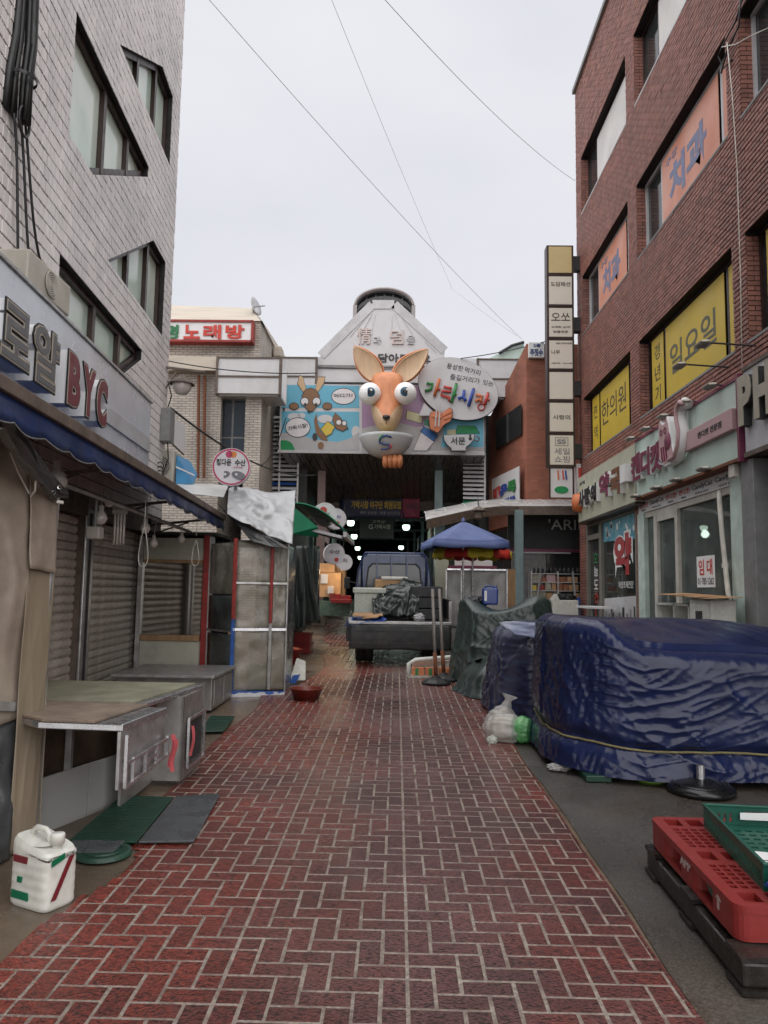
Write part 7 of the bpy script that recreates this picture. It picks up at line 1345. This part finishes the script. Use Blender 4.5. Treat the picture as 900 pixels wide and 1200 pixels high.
# ------------------------------------------------------------------ tarp covered carts
def resample(poly, n):
    P = [Vector((x, y, 0)) for x, y in poly]; L_2 = [(P[(i+1) % len(P)] - P[i]).length for i in range(len(P))]; tot = sum(L_2); o = []
    for k in range(n):
        d_ = tot * k / n; i = 0
        while d_ > L_2[i]: d_ -= L_2[i]; i += 1
        o.append(P[i].lerp(P[(i+1) % len(P)], d_ / L_2[i]))
    for _ in range(max(1, n // 28)): o = [(o[k-1] + o[k] * 2 + o[(k+1) % n]) / 4 for k in range(n)]
    return o, tot
def drape(name, mt, parent, poly, zbot, ztop, amp=.05, flare=.05, fold=7.0, seed=0, n=260, nv=90, sag=.0, taper=.0, vt=.3, round_=.12, ca=.6, pinch=0, fs=1.0):
    O, tot = resample(poly, n); c_ = sum(O, Vector()) / n; m = MB()
    outn = []
    for k in range(n): d_ = (O[(k+1) % n] - O[k-1]); outn.append(Vector((d_.y, -d_.x, 0)).normalized() * (1 if sum((O[i].x * O[(i+1) % n].y - O[(i+1) % n].x * O[i].y) for i in range(n)) > 0 else -1))
    def crease(a, b, ang, f, e, el=.16, pw=4):
        q = a * math.cos(ang) + b * math.sin(ang); p_ = -a * math.sin(ang) + b * math.cos(ang)
        return (1 - abs(noise.noise((q * f, p_ * f * el, seed + e)))) ** pw * max(0, .35 + 1.1 * noise.noise((a * .9, b * .9, seed + e + 40)))
    def side(k, t):
        p = O[k]; s = tot * k / n; zt = ztop(p.x, p.y); zb = gz(p.y) + zbot + .02 * noise.noise((s * 1.3, seed, 0)); H = zt - zb
        fr = round_ / H
        if t < fr: th = t / fr * math.pi / 2; off = -round_ * (1 - math.sin(th)); z = zt - round_ * (1 - math.cos(th)) * .9
        else: off = 0; z = zt - round_ * .9 + (zb - zt + round_ * .9) * (t - fr) / (1 - fr)
        d_ = t * H
        w_ = amp * (.3 + .7 * t) * noise.noise((s * .8, d_ * .9, seed + 5)) + amp * .75 * min(1, t * 1.6) * crease(s, d_, ca, 2.6 * fs, 2, .16, 6) + amp * .5 * min(1, t * 1.6) * crease(s, d_, ca + .5, 5 * fs, 9, .16, 6) + amp * .34 * crease(s, d_, ca - .9, 8 * fs, 14, .2, 6) + amp * .2 * crease(s, d_, ca + 1.3, 12 * fs, 18, .25, 5) + amp * .12 * crease(s, d_, .3, 19 * fs, 21, .5, 4)
        if fold: w_ += amp * .8 * t * (1 - abs(noise.noise((s * fold * .35, d_ * .3, seed + 60)))) ** 3
        if pinch: w_ -= .05 * math.exp(-((t - pinch) / .05) ** 2)
        return Vector((p.x, p.y, z)) + outn[k] * (flare * t * t + w_ + off)
    def fn(u, v):
        k = round(u * n) % n
        if v < vt:
            f = v / vt; e = side(k, 0); x = c_.lerp(Vector((e.x, e.y, 0)), f)
            return Vector((x.x, x.y, ztop(x.x, x.y) - sag * math.sin(f * math.pi) + (.02 * noise.noise((x.x * 2, x.y * 2, seed)) + .012 * crease(x.x, x.y, .4, 5, 3)) * (1 - f ** 6)))
        return side(k, (v - vt) / (1 - vt))
    m.grid(n, nv, fn, True); o = m.build(name, mt, parent, True)
    if pinch:
        r_ = MB(); r_.tube([side(k % n, pinch + .012 * math.sin(k * .05)) + outn[k % n] * .012 for k in range(0, n + 1, 2)], .010, 6, False); r_.build('rope', MAT['rope'], parent, True)
    return o
mat('rope', (.20, .17, .08), .7, .3, 60)
mat('tarp_blue', (.009, .016, .064), .23, .2, 5, .3, 26, spec=.4, dirt=.15, dscale=3, dcol=(.03, .032, .05), ridge=13); mat('tarp_bluegrey', (.022, .03, .085), .22, .3, 4, .6, 20, ridge=4, dirt=.3, dscale=4, dcol=(.03, .03, .04), hue=(.065, .075, .125)); mat('tarp_green', (.03, .048, .043), .32, .25, 4, .25, 14, ridge=3)
t1 = thing('covered_cart', 'large market cart covered by a dark blue tarp tied with rope, right of the lane', 'cart', (2.3, 7.2, gz(7)))
drape('tarp', MAT['tarp_blue'], t1, [(1.33, 6.95), (1.40, 6.5), (1.72, 6.2), (2.2, 6.1), (3.7, 6.05), (3.7, 8.2), (1.5, 8.2), (1.36, 7.5)], .05, lambda x, y: 1.40 - .05 * (x - 1.7) + .02 * math.sin(x * 2.6) - .20 * max(0, min(1, (7.1 - y) / 1.0)) ** 1.4 * max(0, min(1, (x - 1.6) / .35)), .055, .06, 0, 1, 520, 170, round_=.15, ca=2.1, pinch=.80, fs=1.6)
B('cart_frame', MAT['dark'], t1, 1.6, 3.6, 6.5, 8.0, gz(7) + .03, gz(7) + .12); B('wheel_block', MAT['black'], t1, 1.5, 1.65, 6.6, 6.9, gz(6.6), gz(6.6) + .1)
mat('tarp_flap', (.2, .23, .36), .3, .25, 5, .3, 20, ridge=6, hue=(.34, .37, .45))  # bluish white sheen of the flap is put into its pale colour
t2 = thing('covered_cart', 'smaller cart wrapped in blue tarp and grey plastic between two other covered carts', 'cart', (1.6, 9.3, gz(9)))
drape('tarp', MAT['tarp_bluegrey'], t2, [(1.22, 8.75), (1.45, 8.45), (2.4, 8.4), (2.4, 9.9), (1.3, 10.0), (1.2, 9.4)], .03, lambda x, y: 1.24 + .05 * (x - 1.2) , .09, .06, 6, 4, 300, 90, round_=.2, ca=.3)
quadsheet('x', None, None, (Vector((1.12, 8.5, 1.27)), Vector((2.2, 8.45, 1.32)), Vector((2.1, 8.28, 1.02)), Vector((1.3, 8.34, 1.14))), MAT['tarp_flap'], 30, 14, .05, 4, .004, t2, 3).name = 'blue_flap'
B('inner_box', MAT['dark'], t2, 1.5, 2.2, 8.7, 9.8, gz(9), 1.1)
quadsheet('x', None, None, (Vector((1.52, 8.33, 1.2)), Vector((1.72, 8.3, 1.2)), Vector((1.7, 8.28, .25)), Vector((1.56, 8.3, .25))), MAT['tarp_blue'], 10, 24, .05, 4, .004, t2, 6).name = 'blue_strip'
t3 = thing('covered_cart', 'cart under a dark green tarp with a blue container on top, near the truck', 'cart', (1.6, 12, gz(12)))
drape('tarp', MAT['tarp_green'], t3, [(.98, 11.9), (1.15, 11.3), (2.0, 11.2), (2.3, 11.5), (2.3, 12.7), (1.1, 12.8)], .02, lambda x, y: 1.30 + .26 * math.exp(-((x - 2.1) ** 2 + (y - 11.45) ** 2) * 7) + .2 * math.exp(-((x - 1.05) ** 2 + (y - 11.8) ** 2) * 9), .085, .12, 7, 7, 300, 90, round_=.05, ca=1.0)
B('inner_box', MAT['dark'], t3, 1.3, 2.1, 11.6, 12.5, gz(12), 1.3)
t4 = thing('tarp_heap', 'low crumpled green tarp skirt between the truck and the covered carts', 'tarp', (1.12, 10.8, gz(10.8)))
drape('sheet', MAT['tarp_green'], t4, [(1.0, 10.9), (1.1, 10.2), (1.6, 10.1), (1.7, 11.1), (1.1, 11.2)], .01, lambda x, y: .6 + .35 * (x - 1.0), .1, .12, 8, 9, 200, 60, round_=.2, ca=.9)
p = D(573, 705, 11.7); t = thing('blue_container', 'blue plastic jerrycan on top of the dark green tarp', 'container', (p.x, 11.7, 1.45)); mat('can_blue', (.01, .04, .22), .35, .1, 6, coat=.2); a_, b_ = D(566, 689, 11.7), D(584, 709, 11.7); B('body', MAT['can_blue'], t, a_.x, b_.x, 11.7, 11.88, b_.z, a_.z, bevel=.025); B('label_strip', MAT['white'], t, a_.x + .02, a_.x + .06, 11.694, 11.7, b_.z + .06, a_.z - .04); m = MB(); m.tube([(a_.x + .04, 11.79, a_.z), (a_.x + .05, 11.79, a_.z + .03), (b_.x - .07, 11.79, a_.z + .03), (b_.x - .06, 11.79, a_.z)], .012, 8); m.lathe([(0, .035), (.02, .035), (.02, 0)], (b_.x - .03, 11.79, a_.z), 12); m.build('handle', MAT['can_blue'], t, True)
blob('black_bag', 'black plastic bag tucked behind the blue container', 'bag', D(556, 712, 11.9), .18, .15, .09, MAT['black_gloss'], .35, 3, 2)
# rubbish bags
mat('bag_white', (.6, .6, .59), .2, .25, 7, .9, 22, spec=.7, ridge=14, alpha=.6, hue=(.36, .35, .33), dirt=.2, dscale=7, dcol=(.2, .15, .1), bdetail=5); mat('bag_green', (.12, .32, .14), .25, .2, 8, .4, 20, hue=(.4, .5, .4)); 
def sack(nm, mt, parent, c, ax, Ln, prof, seed, cr=.10, nn=64, flat=.0):   # gathered plastic sack: creases run together towards the knot
    ax = Vector(ax).normalized(); u_ = ax.orthogonal().normalized(); v_ = ax.cross(u_); m = MB()
    def fn(u, v):
        q = v * (len(prof) - 1); i = min(len(prof) - 2, int(q)); f = q - i; f = f * f * (3 - 2 * f); r = prof[i] + (prof[i+1] - prof[i]) * f; a = u * 2 * math.pi
        k = 1 + cr * (.25 + 1.5 * max(0, v - .45)) * (1 - abs(noise.noise((math.cos(a) * 3, math.sin(a) * 3, seed + v * .5)))) ** 3 - cr * .5 + .10 * noise.noise((math.cos(a) * 1.2, math.sin(a) * 1.2, v * 2.5 + seed)) + .05 * (1 - abs(noise.noise((math.cos(a) * 4, math.sin(a) * 4, v * 7 + seed)))) ** 4
        p = c + ax * (Ln * v) + (u_ * math.cos(a) + v_ * math.sin(a)) * r * k
        return Vector((p.x, p.y, max(p.z, gz(p.y) + .004)))
    m.grid(nn, 44, fn, True); return m.build(nm, mt, parent, True)
mat('bag_film', (.72, .72, .70), .18, .12, 8, .5, 22, spec=.7, ridge=12, alpha=.42); mat('bag_fill', (.5, .46, .40), .7, .4, 14, .3, 30, hue=(.35, .25, .18)); mat('bag_fill_green', (.03, .34, .07), .5, .3, 10, hue=(.25, .5, .25))
p = G(587, 860); t = thing('rubbish_bag', 'tied clear plastic rubbish bag standing against the blue tarp, the rear one', 'bag', p, 'rubbish bags by the blue tarp')
sack('contents', MAT['bag_fill'], t, p + Vector((.02, .16, .0)), (.25, .1, 1), .24, [.08, .13, .13, .09, .01], 3, .3); sack('sack', MAT['bag_film'], t, p + Vector((0, .16, -.02)), (.3, .05, 1), .40, [.12, .19, .19, .165, .11, .05, .03, .07], 4, .4)
p = G(602, 872); t = thing('rubbish_bag', 'full pale rubbish bag with a green knotted end, the front one', 'bag', p, 'rubbish bags by the blue tarp')
sack('contents', MAT['bag_fill'], t, p + Vector((-.22, .2, .12)), (1, -.35, -.03), .3, [.03, .12, .145, .13, .02], 6); sack('green_contents', MAT['bag_fill_green'], t, p + Vector((-.03, .13, .125)), (1, -.35, -.05), .25, [.02, .12, .145, .12, .01], 8, .3); sack('sack', MAT['bag_film'], t, p + Vector((-.27, .21, .12)), (1, -.35, -.03), .52, [.03, .12, .165, .17, .16, .11, .03, .03], 9, .35)
blob('x', None, None, p + Vector((-.2, .03, -.01)), .05, .05, .04, MAT['foam'], .4, 4, 1, t, 'scrap')
blob('plastic_bag', 'flattened white plastic bag under the corner of the big blue tarp', 'bag', G(655, 903), .09, .06, .03, MAT['bag_white'], .4, 3, 6)
# things under the cart
t = thing('rubber_disc', 'round black rubber base with a short steel stem under the blue tarp edge', 'base', G(833, 940)); p = G(833, 936) + Vector((0, .18, 0)); m = MB(); m.lathe([(0, 0), (.24, 0), (.25, .02), (.24, .045), (.17, .075), (.07, .095), (.05, .1), (0, .1)], p, 36); m.build('disc', MAT['black_gloss'], t, True); m = MB(); m.lathe([(.19, .07), (.2, .075), (.21, .062)], p, 36); m.build('ridge', MAT['black_gloss'], t, True); m = MB(); m.tube([p + Vector((0, 0, .09)), p + Vector((0, 0, .2))], .03, 12); m.build('stem', MAT['steel_bright'], t)
B_ = G(702, 917); t = thing('green_tray', 'small dark green tray peeking from under the blue tarp', 'tray', B_); B('tray', MAT['mat_green'], t, B_.x - .1, B_.x + .1, B_.y, B_.y + .3, B_.z, B_.z + .05, bevel=.008)
mat('lime', (.16, .30, .05), .4, .1); B_ = G(768, 921); t = thing('lime_dish', 'lime green plastic dish peeking from under the blue tarp', 'dish', B_); m = MB(); m.lathe([(0, 0), (.1, 0), (.14, .035), (.145, .035), (.14, .03), (.1, .005)], B_ + Vector((0, .1, .0)), 24); m.build('dish', MAT['lime'], t, True)
B_ = G(812, 918); t = thing('plastic_strip', 'pale blue plastic strip under the blue tarp edge', 'strip', B_); m = MB(); m.bar(B_ + Vector((-.14, .05, .06)), B_ + Vector((.14, .0, .06)), .04, .02); m.build('strip', MAT['film_teal'], t)
# pallets and crate
mat('pallet_red', (.24, .022, .02), .42, .12, 6, .1, 40, dirt=.3, dscale=6, dcol=(.10, .03, .025)); mat('pallet_black', (.02, .017, .014), .5, .3, 8, .5, 20, wet=4); mat('crate_green', (.006, .075, .05), .4, .1, 6)
PS = Matrix.Translation((1.38, 3.26, gz(3.3))) @ Matrix.Rotation(R_(-1.5), 4, 'Z') @ Matrix.Rotation(R_(1.3), 4, 'X')
pb = thing('pallet', 'wet black worn pallet underneath the red pallet', 'pallet', (1.9, 3.8, gz(3.8)))
for y in (-.12, .42, .98): 
    m = MB(PS); m.grid(14, 3, lambda u, v: (-.03 + 1.2 * u, y - .0 + .16 * v, .13 + .012 * noise.noise((u * 6, v * 3, y)))); m.build('top_board', MAT['pallet_black'], pb, thick=.02)
for x in (-.02, .5, 1.04): B('bearer', MAT['pallet_black'], pb, x, x + .12, -.1, 1.14, .02, .115, T=PS, bevel=.012)
for y in (-.12, .44, .98): B('bottom_board', MAT['pallet_black'], pb, -.03, 1.16, y, y + .16, .0, .02, T=PS)
pr = thing('pallet', 'red plastic pallet with a gridded deck lying on the black pallet', 'pallet', (1.93, 3.8, gz(3.8) + .15)); z0, zh = .145, .285
m = MB(PS)                                  # deck: outer frame with rounded corners and a grid of ribs with real openings
def rring(x0, x1, y0, y1, r, n=6): return [(cx + r * math.cos(a), cy + r * math.sin(a)) for cx, cy, a0 in ((x1 - r, y1 - r, 0), (x0 + r, y1 - r, math.pi/2), (x0 + r, y0 + r, math.pi), (x1 - r, y0 + r, 1.5 * math.pi)) for a in [a0 + math.pi / 2 * i / n for i in range(n + 1)]]
outer = rring(0, 1.1, 0, 1.15, .06)
deckholes = []
ylines = [.05, .20, .48, .53, .62, .90, 1.10] ; 
def cellgrid(x0, x1, y0, y1, nx, ny, g):
    for i in range(nx):
        for j in range(ny):
            a, b, c, d = x0 + (x1-x0) * i / nx + g, x0 + (x1-x0) * (i+1) / nx - g, y0 + (y1-y0) * j / ny + g, y0 + (y1-y0) * (j+1) / ny - g
            deckholes.append([(a, c), (b, c), (b, d), (a, d)])
cellgrid(.04, 1.06, .03, .16, 9, 1, .018); cellgrid(.05, 1.05, .18, .46, 22, 6, .007); cellgrid(.04, 1.06, .49, .64, 9, 1, .02); cellgrid(.05, 1.05, .67, .96, 22, 6, .007); cellgrid(.04, 1.06, .98, 1.12, 9, 1, .018)
plate('deck', outer, deckholes, .03, PS @ Matrix.Translation((0, 0, zh)), MAT['pallet_red'], pr)
m = MB(PS); m.slab([(x, y, z0) for x, y in rring(.006, 1.094, .006, 1.144, .055)], (0, 0, .018)); m.build('bottom_deck', MAT['pallet_red'], pr)
for y0, y1 in ((.0, .3), (.46, .7), (.86, 1.15)):
    for x0_, x1_ in ((.0, .3), (.44, .66), (.8, 1.1)):
        m = MB(PS); m.slab([(x, y, z0 + .018) for x, y in rring(x0_ + .004, x1_ - .004, y0 + .004, y1 - .004, .05, 4)], (0, 0, zh - .03 - z0 - .018)); m.build('foot_block', MAT['pallet_red'], pr)
mat('letter_worn', (.45, .35, .33), .6, .1)
txt('lettering', 'APP', MAT['letter_worn'], pr, PS @ Vector((.002, .66, z0 + .07)), PS.to_3x3() @ Vector((0, -1, 0)), PS.to_3x3() @ Vector((0, 0, 1)), .14, .045, .002, .03)
m = MB(PS); m.slab([(.003, .18, z0 + .05), (.003, .2, z0 + .05), (.003, .2, z0 + .09), (.003, .18, z0 + .1)], (-.002, 0, 0)); m.slab([(.003, .16, z0 + .09), (.003, .22, z0 + .09), (.003, .19, z0 + .115)], (-.002, 0, 0)); m.build('arrow_mark', MAT['letter_worn'], pr)
cr = thing('plastic_crate', 'shallow green plastic crate with white labels on the red pallet', 'crate', (1.9, 3.7, gz(3.7) + .29)); CRM = PS @ Matrix.Translation((.19, .16, zh)) @ Matrix.Rotation(R_(-4), 4, 'Z'); cw, cl, chh = .62, .84, .11
fl_h = [[(.05 + i * .0545 + .01, .05 + j * .062 + .008), (.05 + (i+1) * .0545 - .01, .05 + j * .062 + .008), (.05 + (i+1) * .0545 - .01, .05 + (j+1) * .062 - .03), (.05 + i * .0545 + .01, .05 + (j+1) * .062 - .03)] for i in range(9) for j in range(12)]
plate('floor', [(0.01, .01), (cw - .01, .01), (cw - .01, cl - .01), (.01, cl - .01)], fl_h, .008, CRM @ Matrix.Translation((0, 0, .014)), MAT['crate_green'], cr)
def crwall(nm, T, L_, holes): plate(nm, [(0, 0), (L_, 0), (L_, chh), (0, chh)], holes, .01, CRM @ T, MAT['crate_green'], cr)
def sl(L_, skip=()): return [[(.03 + i * .03, .03), (.045 + i * .03, .03), (.045 + i * .03, .075), (.03 + i * .03, .075)] for i in range(int((L_ - .06) / .03)) if not any(a <= i <= b for a, b in skip)]
crwall('side_wall', Matrix(((1,0,0,0),(0,0,-1,0),(0,1,0,0),(0,0,0,1))), cw, sl(cw, ((6, 12),))); crwall('side_wall', Matrix(((1,0,0,0),(0,0,-1,cl),(0,1,0,0),(0,0,0,1))), cw, [[(.2, .05), (.42, .05), (.42, .09), (.2, .09)]] + [h for h in sl(cw) if h[0][0] < .15 or h[0][0] > .45])
crwall('side_wall', Matrix(((0,0,1,0),(1,0,0,0),(0,1,0,0),(0,0,0,1))), cl, sl(cl)); crwall('side_wall', Matrix(((0,0,1,cw),(1,0,0,0),(0,1,0,0),(0,0,0,1))), cl, sl(cl))
m = MB(CRM)
for a in ((-.014, cw + .014, -.014, .004), (-.014, cw + .014, cl - .004, cl + .014), (-.014, .004, .004, cl - .004), (cw - .004, cw + .014, .004, cl - .004)): m.box(a[0], a[1], a[2], a[3], chh - .004, chh + .01)
m.build('rim', MAT['crate_green'], cr, bevel=.004)
t = thing('paper_label', 'white printed paper slip lying in the near end of the green crate', 'paper', CRM @ Vector((.2, .15, .03))); m = MB(CRM); m.slab([(.03, .2, .03), (.24, .17, .028), (.25, .38, .03), (.04, .4, .032)], (0, 0, .002)); m.build('sheet', MAT['white_clean'], t); B('print_line', MAT['outline'], t, .06, .2, .27, .275, .0345, .0355, T=CRM)
t = thing('paper_label', 'white label strip in the far handle of the green crate', 'paper', CRM @ Vector((.3, cl - .02, .06))); m = MB(CRM); m.slab([(.17, cl - .016, .05), (.44, cl - .016, .05), (.44, cl - .016, .092), (.17, cl - .016, .085)], (0, -.002, 0)); m.build('sheet', MAT['white_clean'], t)
blob('blue_bag', 'crumpled blue plastic bag at the right end of the red pallet', 'bag', PS @ Vector((.27, .06, zh + .005)), .09, .08, .055, MAT['sheet_blue'], .45, 4, 3)
# cart corner debris
t = thing('green_bottle', 'dusty green plastic bottle wedged in the pallet side', 'bottle', PS @ Vector((.12, .36, .17))); m = MB(PS); m.lathe([(0, -.1), (.035, -.1), (.038, -.02), (.038, .06), (.015, .1), (.015, .12), (0, .12)], (.07, .38, .21), 16, ax=(.2, 1, 0)); m.build('body', MAT['goods_c'], t, True); m = MB(PS); m.lathe([(0, .14), (.017, .14), (.017, .115)], (.07, .38, .21), 12, ax=(.2, 1, 0)); m.build('cap', MAT['white_plastic'], t)
# ------------------------------------------------------------------ overhead wires and wires on the walls
mat('wire_grey', (.5, .5, .52), .5, 0)
def wire(label, a, b, sag, r=.008, mt='wire_grey', n=30):
    m = MB(); m.tube([a.lerp(b, i / n) - Vector((0, 0, sag * 4 * (i / n) * (1 - i / n))) for i in range(n + 1)], r, 5); props(m.build('overhead_wire', MAT[mt], None, True), label, 'wire', 'overhead wires')
wire('overhead wire from the upper left sky to the right fascia', D(235, -12, 9), D(612, 398, 22), .15, .005)
wire('faint overhead wire down the middle of the sky to the gate', D(384, -12, 10), D(530, 338, 24), .1, .0035)
wire('overhead wire from top centre to the brick building edge', D(446, -6, 9), D(674, 212, 18.6), .2, .005)
wire('faint overhead wire ending at the right fascia roof', D(525, 335, 23), D(606, 394, 22), .02, .005)
wire('cable sagging from the tiled building past the round sign', lf(.1, 11.4, 4.3), D(372, 556, 21), .35, .018, 'cable')
wire('thin cable from the pale brick building to the gate fascia', D(197, 423, 19), D(372, 437, 20), .12, .015, 'cable')
wire('thin cable across the white fascia to the balloon sign', D(372, 430, 21.5), D(505, 425, 21.8), .1, .012, 'cable')
wire('thin cable from the balloon sign to the red brick shop roof', D(540, 420, 21.7), D(640, 400, 20.3), .05, .014, 'cable')
wire('dark cable along the front of the gate louvres', D(305, 545, 20.5), D(335, 490, 20.8), .3, .015, 'cable')
t = thing('wall_wires', 'tangle of black and white wires on the brick wall at upper right', 'wires', OX(860, 60, 4.45))
for k, pts in enumerate(([(872, -8), (862, 25), (846, 55), (842, 66), (848, 80), (858, 70)], [(868, -8), (866, 30), (852, 60), (845, 86)], [(900, 33), (880, 42), (862, 52), (846, 55)], [(852, 50), (858, 110), (864, 200), (868, 330), (870, 470)])):
    m = MB(); m.tube([OX(px, py, 4.44 - .01 * k) for px, py in pts], .012 if k < 2 else .007, 6); m.build('wire', MAT['cable'] if k < 2 else MAT['beige_metal'], t, True)
t = thing('hanging_sign_box', 'white and red box sign edge between the tower poster and pharmacy', 'sign', D(676, 560, 18.9)); a_, b_ = D(673, 545, 18.9), D(681, 590, 18.9); B('box', MAT['white'], t, a_.x, 4.48, 18.7, 18.9, b_.z, a_.z); B('red_mark', MAT['red_letter'], t, a_.x + .05, a_.x + .14, 18.69, 18.7, (a_.z + b_.z) / 2, a_.z - .1)
make_texts()
for o in bpy.data.objects:
    if 'o' in o: del o['o']
